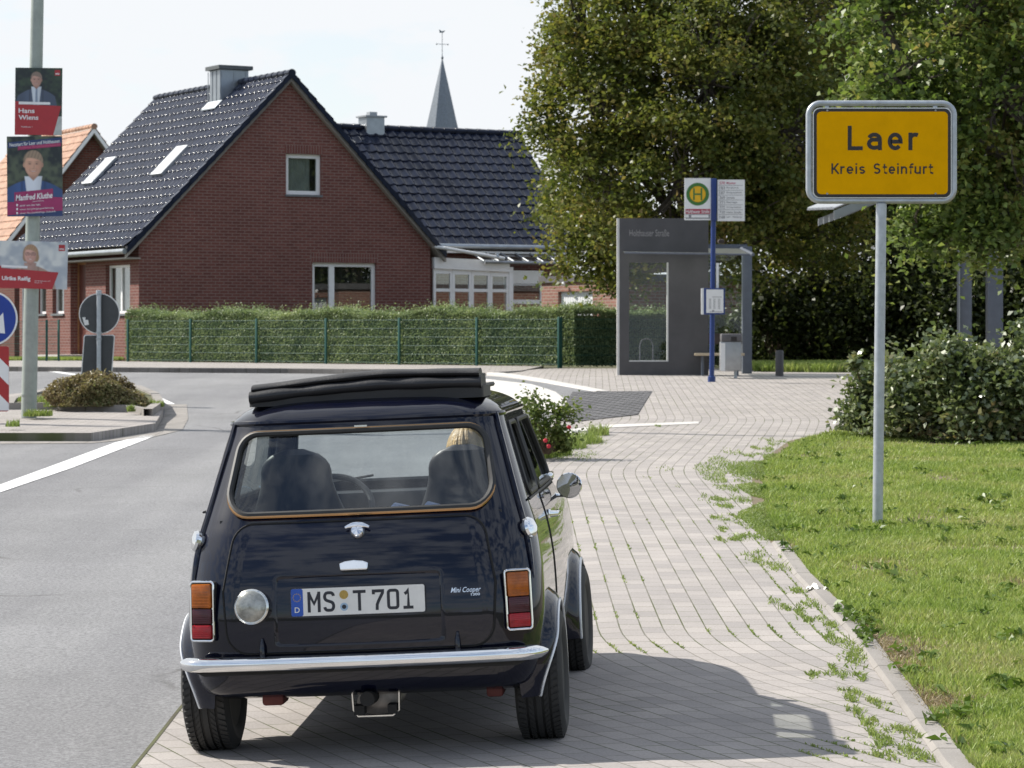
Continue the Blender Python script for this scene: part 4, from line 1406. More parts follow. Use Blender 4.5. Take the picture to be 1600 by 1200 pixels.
# --- doors: raised panel, hinge line, handle, mirror
for s in (-1, 1):
    poly = round_poly([(0.50, 0.315), (1.40, 0.315), (1.44, 0.60), (1.44, 0.935), (0.50, 0.935)], 0.04)
    d = dense(poly, 0.03)
    q = MB()
    fill(q, d, lambda y, z: (s * (side_x(y, z) + 0.004), y, z), rings_=24)
    n = len(d); b0 = len(q.v) - n; b = len(q.v)
    for y, z in d:
        q.v.append((s * (side_x(y, z) - 0.006), y, z))
    for j in range(n):
        j2 = (j + 1) % n
        q.f.append([b0 + j, b0 + j2, b + j2, b + j]); q.m.append(0)
    door = fix_normals(q.build('door', 'car_paint', car, smooth=50))
    MB().tube(on_side([(0.97 + (y - 0.97) * 1.008, 0.62 + (z - 0.62) * 1.012) for y, z in d], s, 0.0), 0.004, 6, closed=True).build('door_gap_shade', 'underbody', car)  # dark tube stands for the shaded gap round the door
    MB().tube([(s * (side_x(y, 0.951) + 0.008), y, 0.951) for y in np.linspace(-0.12, 1.42, 30)], 0.005, 6).build('waist_trim', 'rubber', car)
    hx = side_x(0.62, 0.845)
    q = MB()
    q.tube([(s * (hx + 0.004), 0.60, 0.845), (s * (hx + 0.034), 0.61, 0.845), (s * (hx + 0.040), 0.66, 0.845), (s * (hx + 0.034), 0.73, 0.843), (s * (hx + 0.030), 0.745, 0.842)], [0.016, 0.013, 0.012, 0.012, 0.008], 10)
    q.rbox(min(s * hx, s * (hx + 0.012)), 0.575, 0.826, max(s * hx, s * (hx + 0.012)), 0.64, 0.866, 0.005)
    q.build('door_handle', 'chrome', door)
    # round mirror on a stalk near the front of the door
    cxm = s * 0.725; cym = 1.28; czm = 0.925
    q = MB().lathe([(0.0, 0.045), (0.02, 0.043), (0.042, 0.030), (0.055, 0.010), (0.057, 0.0), (0.054, -0.003)], 'y', (0, 0, 0), 32)
    M = Matrix.Translation((cxm, cym, czm)) @ Euler((radians(3.2), 0, radians(-3 * s)), 'XYZ').to_matrix().to_4x4()
    q.xf(0, M)
    q.tube([(s * 0.64, cym + 0.06, 0.885), (s * 0.665, cym + 0.06, 0.880), (s * 0.70, cym + 0.05, 0.880), (cxm, cym + 0.03, 0.905)], [0.014, 0.010, 0.008, 0.010], 8)
    mir = q.build('door_mirror', 'chrome', car)
    q = MB().lathe([(0.0535, -0.0035), (0.0, -0.004)], 'y', n=32); q.xf(0, M); q.build('mirror_glass', 'mirror_glass', mir)
    q = MB().rbox(min(s * 0.62, s * 0.655), 1.25, 0.958, max(s * 0.62, s * 0.655), 1.40, 0.985, 0.008); q.build('quarter_catch', 'chrome', door)

# --- wheel arch flares with pale lip trim
def flare(s, wy, front):
    zc = 0.262
    m = MB()
    a0, a1 = (radians(-21), radians(196)) if not front else (radians(-18), radians(205))
    def fn(u, v):
        a = a0 + (a1 - a0) * u           # angle measured from the tail side
        bx = side_x(clamp(wy - 0.345 * cos(a), -0.35, 2.4), clamp(zc + 0.345 * sin(a), 0.27, 0.9))
        # near the tail corner the body turns in: follow it
        yy = wy - 0.36 * cos(a)
        if yy < -0.2:
            zz = clamp(zc + 0.36 * sin(a), 0.27, 0.9)
            yr, yf, w_, rr, rf, bow = lvs(zz)
            yc = yr + bow * ((w_ - rr) / w_) ** 2 + rr
            if yy < yc:
                bx = w_ - rr + sqrt(max(rr * rr - (yc - yy) ** 2, 0))
        rad = 0.342 - 0.060 * v
        xo = 0.737 if not front else 0.718
        if not front: xo = 0.660 + 0.077 * sstep(radians(-22), radians(42), a)
        x = bx - 0.012 + (xo - bx + 0.012) * sin(v * pi / 2) ** 1.15
        if v > 0.97: x -= 0.0
        z = zc + rad * sin(a)
        return (s * x, wy - rad * cos(a), max(z, 0.20))
    m.grid(fn, 48, 10)
    # inner return
    def fn2(u, v):
        p = Vector(fn(u, 1.0))
        return (p.x - s * 0.05 * v, p.y, p.z)
    m.grid(fn2, 48, 2)
    f_ = m.build('wheel_arch', 'car_paint', car, smooth=60)
    lip = [Vector(fn(i / 60, 1.0)) + Vector((s * 0.003, 0, 0)) for i in range(61)]
    MB().tube(lip, 0.0065, 6).build('arch_trim', 'trim_white', f_)
for s in (-1, 1):
    flare(s, 0.0, False); flare(s, 2.036, True)

# --- wheels
def make_wheel():
    w_ = empty('wheel', (0, 0, 0)); w_.parent = car
    R_, hw = 0.2575, 0.0885
    prof_t = [(0.165, -hw + 0.010), (0.185, -hw - 0.002), (0.215, -hw - 0.006), (0.240, -hw + 0.002), (0.2525, -hw + 0.012)]
    ribs = [-0.068, -0.034, 0.0, 0.034, 0.068]
    gw = 0.0045
    for r in ribs[:]:
        pass
    gs = [-0.045, -0.016, 0.016, 0.045]
    for g_ in gs:
        prof_t += [(R_ - 0.0006, g_ - gw - 0.001), (R_ - 0.0075, g_ - gw), (R_ - 0.0075, g_ + gw), (R_ - 0.0006, g_ + gw + 0.001)]
    prof_t += [(0.2525, hw - 0.012), (0.240, hw - 0.002), (0.215, hw + 0.006), (0.185, hw + 0.002), (0.165, hw - 0.010)]
    t = MB().lathe(prof_t, 'x', n=96)
    # cross-cut tread blocks
    for k in range(60):
        a = 2 * pi * k / 60
        for (x0, x1, sk) in ((-0.080, -0.050, 0.05), (-0.040, -0.021, 0.09), (0.021, 0.040, 0.09), (0.050, 0.080, 0.05)):
            aa = a + (0.03 if x0 > 0 else 0)
            vs = []
            for rr_ in (R_ - 0.004, R_ + 0.0022):
                for x, da in ((x0, 0.0), (x1, sk if x0 < 0 else -sk), (x1, (sk if x0 < 0 else -sk) + 0.068), (x0, 0.068)):
                    vs.append((x, rr_ * cos(aa + da), rr_ * sin(aa + da)))
            t.add(vs, [(4, 5, 6, 7), (0, 1, 5, 4), (1, 2, 6, 5), (2, 3, 7, 6), (3, 0, 4, 7)])
    t.build('tyre', 'tyre', w_, smooth=25)
    r = MB().lathe([(0.168, -hw + 0.012), (0.168, hw - 0.022), (0.172, hw - 0.016), (0.166, hw - 0.014), (0.155, hw - 0.012), (0.150, 0.02), (0.055, 0.045), (0.045, 0.060), (0.0, 0.062)], 'x', n=40)
    for k in range(8):
        a = 2 * pi * k / 8
        u, v = Vector((0, cos(a), sin(a))), Vector((0, -sin(a), cos(a)))
        pts = [Vector((0.052, 0, 0)) + u * 0.04 + v * 0.012, Vector((0.070, 0, 0)) + u * 0.10 + v * 0.014, Vector((0.078, 0, 0)) + u * 0.160 + v * 0.018]
        pts2 = [p - v * (2 * p.dot(v)) for p in pts]
        vs = [tuple(p) for p in pts + pts2] + [tuple(p - Vector((0.03, 0, 0))) for p in pts + pts2]
        r.add(vs, [(0, 1, 4, 3), (1, 2, 5, 4), (6, 7, 1, 0), (7, 8, 2, 1), (3, 4, 10, 9), (4, 5, 11, 10)])
    r.build('rim', 'alloy', w_)
    return w_
w0 = make_wheel()
WHEELS = [(0.655, 0.0, 0, 0), (0.650, 2.036, 0, -2.0), (-0.655, 0.0, pi, 0), (-0.650, 2.036, pi, -2.0)]
for i, (x, y, rz, st_) in enumerate(WHEELS):
    wv = w0 if i == 0 else copy_tree(w0, car)
    wv.location = (x, y, 0.2565)
    wv.rotation_euler = (0.3 * i, 0, rz + radians(st_))

# --- underside: floor, subframe, tank guards, silencer
u = MB()
u.box(-0.50, -0.36, 0.245, 0.50, 2.36, 0.30)
u.box(-0.43, -0.40, 0.29, 0.43, 0.30, 0.60)
u.box(-0.43, 1.72, 0.26, 0.43, 2.40, 0.80)
u.tube([(-0.60, 0, 0.26), (0.60, 0, 0.26)], 0.03, 10)
u.tube([(-0.60, 2.036, 0.26), (0.60, 2.036, 0.26)], 0.03, 10)
u.build('underbody', 'underbody', car, smooth=20)
for x0, x1, y0 in ((-0.425, -0.315, -0.34), (0.445, 0.535, -0.32)):
    MB().rbox(x0 + 0.015, y0, 0.205, x1 - 0.01, y0 + 0.14, 0.255, 0.012).build('subframe_end', 'red_rust', car)
ex = MB()
ex.tube([(0.04, -0.10, 0.205), (0.04, -0.30, 0.205)], [0.085, 0.085], 24, mat=0, flat=0.62)
ex.tube([(0.04, -0.305, 0.205), (0.04, -0.312, 0.205)], [0.085, 0.06], 24, mat=0, flat=0.62)
ex.tube([(0.015, -0.30, 0.225), (0.015, -0.44, 0.232), (0.015, -0.455, 0.232), (0.015, -0.452, 0.232), (0.015, -0.30, 0.228)], [0.029, 0.029, 0.028, 0.023, 0.021], 20, mat=1, cap=False)
ex.tube([(-0.055, -0.36, 0.265), (-0.052, -0.36, 0.18), (-0.035, -0.36, 0.155), (0.10, -0.36, 0.155), (0.125, -0.36, 0.175), (0.128, -0.36, 0.265), (0.155, -0.36, 0.268)], 0.0055, 6, mat=2)
ex.box(-0.045, -0.40, 0.165, -0.005, -0.33, 0.20, 1)
ex.box(0.085, -0.40, 0.165, 0.118, -0.33, 0.20, 1)
pm('exhaust_steel', (0.20, 0.185, 0.17), rough=0.45, metal=0.8, var=0.3, vscale=15)
ex.build('exhaust', ['exhaust_steel', 'underbody', 'chrome_aged'], car)

# --- folded fabric roof: a pile of soft rolls across the rear of the opening
fr = MB()
fr.prism(rrect(-0.472, 0.02, 0.472, 0.40, 0.03), 1.355, 1.400, 'xy')
def arch_z(t, pk, lo_l, lo_r):
    """height profile over the width: a blunt ridge a little right of the middle"""
    d = t - pk
    return (-lo_l * (abs(d) / (1 + pk)) ** 1.3) if d < 0 else (-lo_r * (d / (1 - pk)) ** 1.2)
def roll(y, z, ry, rz, hw, pk, ll, lr, ph):
    def fn(u, v):
        t = u * 2 - 1
        a = 2 * pi * v
        k = 1 + 0.05 * sin(6 * t + ph) + 0.03 * sin(15 * t + 2 * ph)
        sy = math.copysign(abs(cos(a)) ** 0.8, cos(a)); sz = math.copysign(abs(sin(a)) ** 0.9, sin(a))
        return (t * hw, y - ry * sy * k + 0.004 * sin(8 * t + ph), z + arch_z(t, pk, ll, lr) + rz * sz * k)
    b_ = len(fr.v)
    fr.grid(fn, 48, 20)
    fr.f.append([b_ + j for j in range(20)]); fr.m.append(0)
    fr.f.append([b_ + 48 * 21 + j for j in range(20)][::-1]); fr.m.append(0)
roll(0.055, 1.422, 0.055, 0.026, 0.466, 0.15, 0.030, 0.008, 0.4)
roll(0.095, 1.464, 0.075, 0.018, 0.458, 0.18, 0.040, 0.012, 2.1)
roll(0.130, 1.442, 0.085, 0.012, 0.462, 0.18, 0.034, 0.012, 3.6)
roll(0.20, 1.420, 0.09, 0.028, 0.456, 0.10, 0.025, 0.012, 1.1)
roll(0.23, 1.452, 0.09, 0.016, 0.452, 0.12, 0.034, 0.018, 4.0)
roll(0.33, 1.430, 0.05, 0.034, 0.454, 0.10, 0.030, 0.018, 2.6)
fr.build('folding_roof', 'fabric_roof', car, smooth=50)
MB().tube([(x, y, z) for x, y, z in [(p[0], p[1], 1.392) for p in dense(rrect(-0.43, 0.36, 0.43, 1.06, 0.06), 0.05)]], 0.010, 6, closed=True).build('roof_opening_seal', 'rubber', car)

# --- cabin
c = MB()
c.rbox(-0.60, 1.30, 0.84, 0.60, 1.50, 0.935, 0.02)
c.rbox(-0.58, 1.22, 0.70, 0.58, 1.36, 0.85, 0.02)
c.box(-0.10, 1.205, 0.72, 0.08, 1.225, 0.84)
c.build('dashboard', 'black_vinyl', car)
c = MB(); c.box(-0.55, -0.30, 0.90, 0.55, 0.02, 0.925); c.box(-0.57, 0.0, 0.30, 0.57, 0.10, 0.80)
c.rbox(-0.55, 0.05, 0.42, 0.55, 0.45, 0.56, 0.03); c.rbox(-0.55, 0.0, 0.52, 0.55, 0.16, 0.90, 0.03)
c.build('rear_bench', 'black_vinyl', car)
sw = MB()
swc = Vector((-0.315, 1.10, 0.865))
Ms = Matrix.Translation(swc) @ Euler((radians(90 - 38), 0, 0)).to_matrix().to_4x4()
sw.tube([(0.185 * cos(2 * pi * i / 48), 0.185 * sin(2 * pi * i / 48), 0) for i in range(48)], 0.014, 10, closed=True)
for a in (100 + 110, -30, 90 + 180):
    sw.tube([(0.03 * cos(radians(a)), 0.03 * sin(radians(a)), 0.01), (0.18 * cos(radians(a)), 0.18 * sin(radians(a)), 0)], 0.010, 6)
sw.lathe([(0.05, 0.02), (0.045, -0.02), (0.0, -0.025)], 'z', n=20)
sw.xf(0, Ms)
sw.tube([swc, swc + Vector((0, 0.25, -0.17))], 0.025, 10)
sw.build('steering_wheel', 'black_vinyl', car)
def seat(x, y, top):
    s_ = empty('seat', (x, y, 0)); s_.parent = car
    q = MB()
    def sec(u, v):
        # u around, v up the backrest
        zz = 0.45 + (top - 0.45) * v
        hw = 0.225 - 0.075 * sstep(0.45, 0.85, v)
        if v > 0.86: hw *= sqrt(max(0.02, 1 - ((v - 0.86) / 0.14) ** 2 * 0.93))
        th = 0.060 - 0.018 * v
        if v > 0.93: th *= sqrt(max(0.05, 1 - ((v - 0.93) / 0.07) ** 2))
        a = 2 * pi * u
        ca, sa = cos(a), sin(a)
        return (hw * math.copysign(abs(ca) ** 0.7, ca), -0.02 - 0.16 * v + th * math.copysign(abs(sa) ** 0.7, sa), zz)
    q.grid(sec, 40, 30, cu=True)
    q.build('backrest', 'black_vinyl', s_)
    MB().rbox(-0.24, -0.02, 0.36, 0.24, 0.46, 0.50, 0.04).build('cushion', 'black_vinyl', s_)
    return s_
seat(-0.385, 0.78, 1.16)
seat(0.325, 0.78, 1.150)
q = MB().rbox(-0.085, 1.115, 1.205, 0.085, 1.135, 1.262, 0.012); q.tube([(0, 1.13, 1.25), (0, 1.15, 1.30)], 0.008, 6)
mi = q.build('interior_mirror', 'black_vinyl', car)
MB().box(-0.078, 1.1135, 1.212, 0.078, 1.1145, 1.255).build('mirror_glass', 'mirror_glass', mi)
for s in (-1, 1):
    q = MB().tube([(s * 0.30 - 0.2, 1.46, 0.955), (s * 0.30 + 0.14, 1.42, 1.0)], 0.006, 6)
    q.build('wiper', 'underbody', car)
for x, w_ in ((0.09, 0.10), (0.225, 0.085)):
    MB().prism([(x, 0.926), (x + w_, 0.926), (x + w_ * 0.9, 0.948), (x + w_ * 0.35, 0.962)], -0.24, -0.18, 'xz').build('parcel', 'tissue_box', car, smooth=0)

# ------------------------------------------------------------------ passenger
def person():
    px, py = 0.325, 0.86      # in car coordinates
    par = empty('person', car.matrix_basis @ Vector((px, py, 0.50)), label='blond person in a dark top sitting in the right-hand seat of the car', cat='person', rot=car.rotation_euler)
    J = {'pelvis': (0, 0.0, 0.02), 'waist': (0, -0.05, 0.16), 'chest': (0, -0.09, 0.34), 'neck': (0, -0.085, 0.47), 'head0': (0, -0.075, 0.53), 'head1': (0, -0.06, 0.60), 'head2': (0, -0.065, 0.67)}
    vs, es, rs = [], [], []
    def add(p, r, prev=None):
        vs.append(p); rs.append(r)
        if prev is not None: es.append((prev, len(vs) - 1))
        return len(vs) - 1
    pel = add((0, 0, 0.03), (0.15, 0.11))
    wa = add((0, -0.05, 0.17), (0.135, 0.10), pel)
    ch = add((0, -0.09, 0.33), (0.155, 0.11), wa)
    up = add((0, -0.095, 0.41), (0.10, 0.08), ch)
    nk = add((0, -0.08, 0.475), (0.052, 0.052), up)
    for s in (-1, 1):
        sh = add((s * 0.17, -0.09, 0.385), (0.058, 0.058), up)
        el = add((s * 0.20, 0.02, 0.17), (0.042, 0.042), sh)
        wr = add((s * 0.10, 0.22, 0.13), (0.028, 0.028), el)
        hp = add((s * 0.09, 0.03, 0.02), (0.085, 0.085), pel)
        kn = add((s * 0.11, 0.42, 0.09), (0.060, 0.060), hp)
        an = add((s * 0.11, 0.62, -0.19), (0.042, 0.042), kn)
    me = bpy.data.meshes.new('torso'); me.from_pydata(vs, es, [])
    o = link('torso', me, par)
    sk = o.modifiers.new('skin', 'SKIN')
    for i, r in enumerate(rs):
        me.skin_vertices[0].data[i].radius = r
    me.skin_vertices[0].data[0].use_root = True
    sb = o.modifiers.new('sub', 'SUBSURF'); sb.levels = 2; sb.render_levels = 2
    dg = bpy.context.evaluated_depsgraph_get()
    m2 = bpy.data.meshes.new_from_object(o.evaluated_get(dg))
    o.modifiers.clear(); o.data = m2
    m2.materials.clear(); m2.materials.append(MATS['pullover']); m2.materials.append(MATS['trousers']); m2.materials.append(MATS['skin'])
    for p in m2.polygons:
        p.use_smooth = True
        p.material_index = 1 if (p.center.z < 0.09 and p.center.y > -0.1) else 2 if p.center.z > 0.455 else 0
    o.name = 'body'
    # head with face
    q = MB()
    hc = Vector((0, -0.055, 0.60))
    def hd(u, v):
        a = 2 * pi * u; b_ = pi * (v - 0.5)
        x = 0.075 * cos(b_) * sin(a); y = 0.095 * cos(b_) * cos(a); z = 0.118 * sin(b_)
        if z < 0: x *= 1 + 0.22 * z / 0.118; y *= 1 + 0.12 * z / 0.118
        if y > 0.06 and abs(z + 0.012) < 0.03 and abs(x) < 0.016: y += 0.022 * (1 - abs(x) / 0.016) * (1 - abs(z + 0.012) / 0.03)
        if y > 0.05 and abs(z - 0.016) < 0.012 and 0.018 < abs(x) < 0.045: y -= 0.007
        return hc + Vector((x, y, z))
    q.grid(hd, 48, 32, cu=True)
    for s in (-1, 1):
        q.lathe([(0.0, 0.004), (0.018, 0.002), (0.026, -0.003), (0.018, -0.012)], 'x', (s * 0.076, -0.06, 0.595), 14)
    q.build('head', 'skin', par)
    for s in (-1, 1):
        MB().lathe([(0.009, 0.0), (0.0, 0.004)], 'y', (s * 0.031, hc.y + 0.082, hc.z + 0.016), 12).build('eye', 'rubber', par)
    q = MB()
    q.tube([(-0.022, hc.y + 0.083, hc.z - 0.052), (0, hc.y + 0.09, hc.z - 0.055), (0.022, hc.y + 0.083, hc.z - 0.052)], 0.004, 6)
    q.build('mouth', 'lens_dark', par)
    # shoulder-length hair
    q = MB()
    def hr(u, v):
        a = 2 * pi * u
        ca, sa = cos(a), sin(a)
        drop = 0.30 if ca < 0.35 else 0.30 - 0.24 * min(1, (ca - 0.35) / 0.4)
        if v < 0.45:
            b_ = pi / 2 * (1 - v / 0.45)
            x = 0.090 * cos(b_) * sa; y = 0.108 * cos(b_) * ca - 0.008; z = 0.132 * sin(b_)
        else:
            t = (v - 0.45) / 0.55
            x = 0.090 * sa * (1 + 0.12 * sin(t * 3)); y = 0.108 * ca * (1 - 0.15 * t) - 0.008 - 0.01 * t; z = -drop * t * 0.62
        k = 0.0022 * sin(17 * a + 6 * v) + 0.0014 * sin(37 * a + 3 * v)
        return hc + Vector((x * (1 + k * 9), y * (1 + k * 9), z))
    q.grid(hr, 96, 24, cu=True)
    q.build('hair', 'hair_blond', par)
    # hands resting in the lap, five fingers each
    for s in (-1, 1):
        q = MB()
        w0_ = Vector((s * 0.10, 0.22, 0.13))
        q.tube([w0_ + Vector((0, -0.015, 0)), w0_ + Vector((-s * 0.005, 0.03, 0.002)), w0_ + Vector((-s * 0.01, 0.085, 0.0))], [0.024, 0.036, 0.034], 12, flat=0.45)
        for k in range(4):
            bx = -s * (0.01 - 0.016 * (k - 1.5) * s)
            ln = (0.062, 0.072, 0.068, 0.052)[k]
            b0_ = w0_ + Vector((-s * 0.01 + 0.017 * (k - 1.5), 0.082, 0.0))
            q.tube([b0_, b0_ + Vector((0, ln * 0.45, 0.004)), b0_ + Vector((0, ln * 0.8, -0.010)), b0_ + Vector((0, ln * 0.95, -0.024))], [0.0085, 0.0085, 0.0075, 0.006], 8)
        th = w0_ + Vector((-s * 0.028, 0.02, 0.0))
        q.tube([th, th + Vector((-s * 0.022, 0.025, 0)), th + Vector((-s * 0.026, 0.055, -0.006))], [0.011, 0.010, 0.007], 8)
        q.build('hand', 'skin', par)
person()

# ================================================================== HOUSES
brick_mat('brick_red', (0.215, 0.082, 0.066), (0.160, 0.057, 0.048), (0.27, 0.185, 0.16), 0.25, 0.083, 0.011, stain=0.18, bump=0.5)
brick_mat('brick_soldier', (0.215, 0.082, 0.066), (0.160, 0.057, 0.048), (0.27, 0.185, 0.16), 0.083, 0.26, 0.011, stain=0.18, bump=0.5, offset=0.0)
brick_mat('brick_orange', (0.34, 0.165, 0.125), (0.28, 0.13, 0.10), (0.38, 0.30, 0.25), 0.25, 0.083, 0.012, stain=0.25, bump=0.5)
brick_mat('brick_old', (0.17, 0.052, 0.036), (0.12, 0.036, 0.028), (0.16, 0.11, 0.085), 0.26, 0.09, 0.014, stain=0.3)
pm('tile_black', (0.017, 0.022, 0.040), rough=0.19, var=0.25, vscale=3.0, spec=0.20)
pm('tile_orange', (0.40, 0.235, 0.16), rough=0.8, var=0.28, vscale=2.2)
pm('cap_metal', (0.10, 0.11, 0.115), rough=0.55, metal=0.3, var=0.2)
pm('upvc', (0.86, 0.86, 0.85), rough=0.35, var=0.03)
pm('sill_stone', (0.14, 0.15, 0.16), rough=0.5, var=0.15)
pm('zinc', (0.34, 0.37, 0.40), rough=0.38, metal=0.8, var=0.12, vscale=3)
pm('zinc_dull', (0.33, 0.35, 0.37), rough=0.55, metal=0.4, var=0.15, vscale=3)
pm('verge_board', (0.30, 0.28, 0.25), rough=0.6, var=0.1)
pm('slate', (0.17, 0.195, 0.23), rough=0.5, var=0.2, vscale=6)  # distance haze put into the pale bluish slate colour
pm('slate_cladding', (0.11, 0.105, 0.11), rough=0.6, var=0.25, vscale=7)
pm('door_brown', (0.10, 0.030, 0.022), rough=0.4, var=0.1)
pm('door_frame_wood', (0.32, 0.16, 0.07), rough=0.5, var=0.15)
pm('room_dark', (0.05, 0.045, 0.04), rough=0.9, var=0.1)
pm('curtain', (0.55, 0.55, 0.52), rough=0.9, var=0.1, vscale=4)
pm('steel_white', (0.72, 0.73, 0.72), rough=0.4, var=0.05)
pm('step_stone', (0.42, 0.40, 0.37), rough=0.8, var=0.12)
pm('garage_white', (0.74, 0.75, 0.76), rough=0.4, var=0.04)
def window_mat(name, tint, rough=0.03, refl=0.10):
    """opaque-backed window glass: clear pane with a real reflection"""
    glass_mat(name, tint=tint, refl=refl / 0.08, dirt=0.02)
window_mat('window_glass', (0.80, 0.84, 0.82), refl=0.14)
glass_mat('roof_glass', tint=(0.72, 0.80, 0.78), refl=1.6, dirt=0.12)
glass_mat('shelter_glass', tint=(0.90, 0.93, 0.92), refl=0.35, dirt=0.012)

EX = Vector((0.867, 0.498, 0)).normalized(); EY = Vector((-0.498, 0.867, 0)).normalized()
HB = 0.90                                   # ground level at the house
YA = 76.0
A_ = Vector(((217 - 800) / F * YA, YA, HB))
HROT = atan2(EX.y, EX.x)
def hl(px, py, y=None, x=None):
    """photo pixel -> house coordinates on the plane y=const or x=const"""
    d = Vector(((px - 800) / F, 1, -(py - HZ) / F)); c = Vector((0, 0, CH))
    if y is not None: nrm, q = EY, A_ + EY * y
    else: nrm, q = EX, A_ + EX * x
    t = (q - c).dot(nrm) / d.dot(nrm)
    w_ = c + d * t - A_
    return (w_.dot(EX), w_.dot(EY), w_.z)

house = empty('brick_house', A_, HROT, 'dark red brick gabled house with glossy black tiled roof and two skylights behind the hedge', 'house')
GW = 8.92; HD = 9.3
EAVE = hl(215, 372, y=0)[2]; APEX = hl(455, 122, y=0)[2]
def gable_wall(x0, x1, eave, apex, y0, y1):
    xm = (x0 + x1) / 2
    return [(x0, -0.4), (x1, -0.4), (x1, eave - 0.1), (xm, apex - 0.12), (x0, eave - 0.1)]
wl = MB()
wl.prism(gable_wall(0, GW, EAVE, APEX, 0, HD), 0.0, HD, 'xz')
wall = fix_normals(wl.build('wall', 'brick_red', house, smooth=0))

def cut_boxes(o, boxes):
    for i, b in enumerate(boxes):
        c = MB().box(*b).build('cutter', 'brick_red', house, smooth=0)
        boolean(o, c, smooth=0)

# openings: gable windows, side windows and door
u0, _, uz1 = hl(447, 240, y=0); u1, _, uz0 = hl(502, 305, y=0)
l0, _, lz1 = hl(488, 410, y=0); l1, _, lz0 = hl(588, 487, y=0); lz0 -= 0.15
def sx_(px): return hl(px, 450, x=0)[1]
s_w0, s_w1 = sx_(203), sx_(165); sz1 = hl(184, 414, x=0)[2]; sz0 = hl(184, 490, x=0)[2]
d0, d1 = sx_(134), sx_(110); dz1 = hl(122, 410, x=0)[2]
n0, n1 = sx_(100), sx_(82); m0_, m1_ = sx_(72), sx_(57); nz1 = hl(90, 440, x=0)[2]; nz0 = hl(90, 490, x=0)[2]
boxes = [(u0, -1, uz0, u1, 0.42, uz1), (l0, -1, lz0, l1, 0.42, lz1), (-1, s_w0, sz0, 0.42, s_w1, sz1), (-1, d0, -0.05, 0.42, d1, dz1), (-1, n0, nz0, 0.42, n1, nz1), (-1, m0_, nz0, 0.42, m1_, nz1)]
cut_boxes(wall, boxes)

def window(parent, x0, z0, x1, z1, axis='y', at=0.0, depth=0.12, mull=(), trans=(), fw=0.07, room=0.28, curtain=None, sill=True, name='window', sgn=1, glass='window_glass', roomat='room_dark'):
    """framed window set back in its opening; axis 'y' faces -y, axis 'x' faces -x"""
    def bx(m, a0, c0, a1, c1, d0_, d1_, mat=0):
        if axis == 'y': m.box(a0, at + d0_, c0, a1, at + d1_, c1, mat)
        else: m.box(at + d0_, a0, c0, at + d1_, a1, c1, mat)
    f = MB()
    bx(f, x0, z0, x0 + fw, z1, depth, depth + 0.07); bx(f, x1 - fw, z0, x1, z1, depth, depth + 0.07)
    bx(f, x0 + fw, z0, x1 - fw, z0 + fw, depth, depth + 0.07); bx(f, x0 + fw, z1 - fw, x1 - fw, z1, depth, depth + 0.07)
    for c in mull:
        xm = x0 + (x1 - x0) * c
        bx(f, xm - fw * 0.75, z0 + fw, xm + fw * 0.75, z1 - fw, depth - 0.004, depth + 0.066)
    for c in trans:
        zm = z0 + (z1 - z0) * c
        bx(f, x0 + fw, zm - fw * 0.6, x1 - fw, zm + fw * 0.6, depth - 0.008, depth + 0.062)
    w_ = f.build(name, 'upvc', parent, smooth=0)
    g_ = MB(); bx(g_, x0 + fw * 0.5, z0 + fw * 0.5, x1 - fw * 0.5, z1 - fw * 0.5, depth + 0.03, depth + 0.04)
    g_.build('pane', glass, w_, smooth=0)
    if room:
        r_ = MB(); bx(r_, x0 + 0.01, z0 + 0.01, x1 - 0.01, z1 - 0.01, room, room + 0.02)
        r_.build('room_backing', roomat, w_, smooth=0)
    if curtain:
        for c0, c1 in curtain:
            q = MB()
            a0, a1 = x0 + (x1 - x0) * c0, x0 + (x1 - x0) * c1
            def fn(u, v):
                a = a0 + (a1 - a0) * u; d = depth + 0.10 + 0.015 * sin(u * (a1 - a0) * 60)
                z = z0 + fw + (z1 - z0 - 2 * fw) * v
                return (a, at + d, z) if axis == 'y' else (at + d, a, z)
            q.grid(fn, 60, 2)
            q.build('curtain', 'curtain', w_)
    if sill:
        q = MB(); bx(q, x0 - 0.03, z0 - 0.06, x1 + 0.03, z0 - 0.002, -0.05, depth + 0.02)
        q.build('sill', 'sill_stone', w_, smooth=0)
    return w_
window(house, u0, uz0, u1, uz1, curtain=((0.05, 0.75),), depth=0.09, fw=0.11)
window(house, l0, lz0, l1, lz1, mull=(0.32,), depth=0.09, curtain=None, fw=0.11)
window(house, s_w0, sz0, s_w1, sz1, axis='x', mull=(0.5,), curtain=((0.05, 0.95),))
window(house, n0, nz0, n1, nz1, axis='x', curtain=((0.05, 0.95),)); window(house, m0_, nz0, m1_, nz1, axis='x', curtain=((0.05, 0.95),))
# soldier courses over the gable windows
for a, b, z in ((u0, u1, uz1), (l0, l1, lz1)):
    q = MB().box(a - 0.05, -0.006, z, b + 0.05, 0.05, z + 0.26)
    q.build('lintel', 'brick_soldier', house, smooth=0)
dr = MB().box(0.25, d0 + 0.06, 0, 0.31, d1 - 0.06, dz1 - 0.06)
for k in range(3):
    dr.box(0.235, d0 + 0.22, 0.25 + 0.62 * k, 0.25, d1 - 0.22, 0.25 + 0.62 * k + 0.45)
door_ = dr.build('front_door', 'door_brown', house, smooth=0)
q = MB().box(0.22, d0, 0, 0.33, d0 + 0.06, dz1); q.box(0.22, d1 - 0.06, 0, 0.33, d1, dz1); q.box(0.22, d0 + 0.06, dz1 - 0.06, 0.33, d1 - 0.06, dz1)
q.build('door_frame', 'door_frame_wood', door_, smooth=0)
MB().tube([(0.20, d0 + 0.2, 0.95), (0.20, d0 + 0.2, 1.25)], 0.02, 6).build('door_handle', 'chrome_aged', door_)
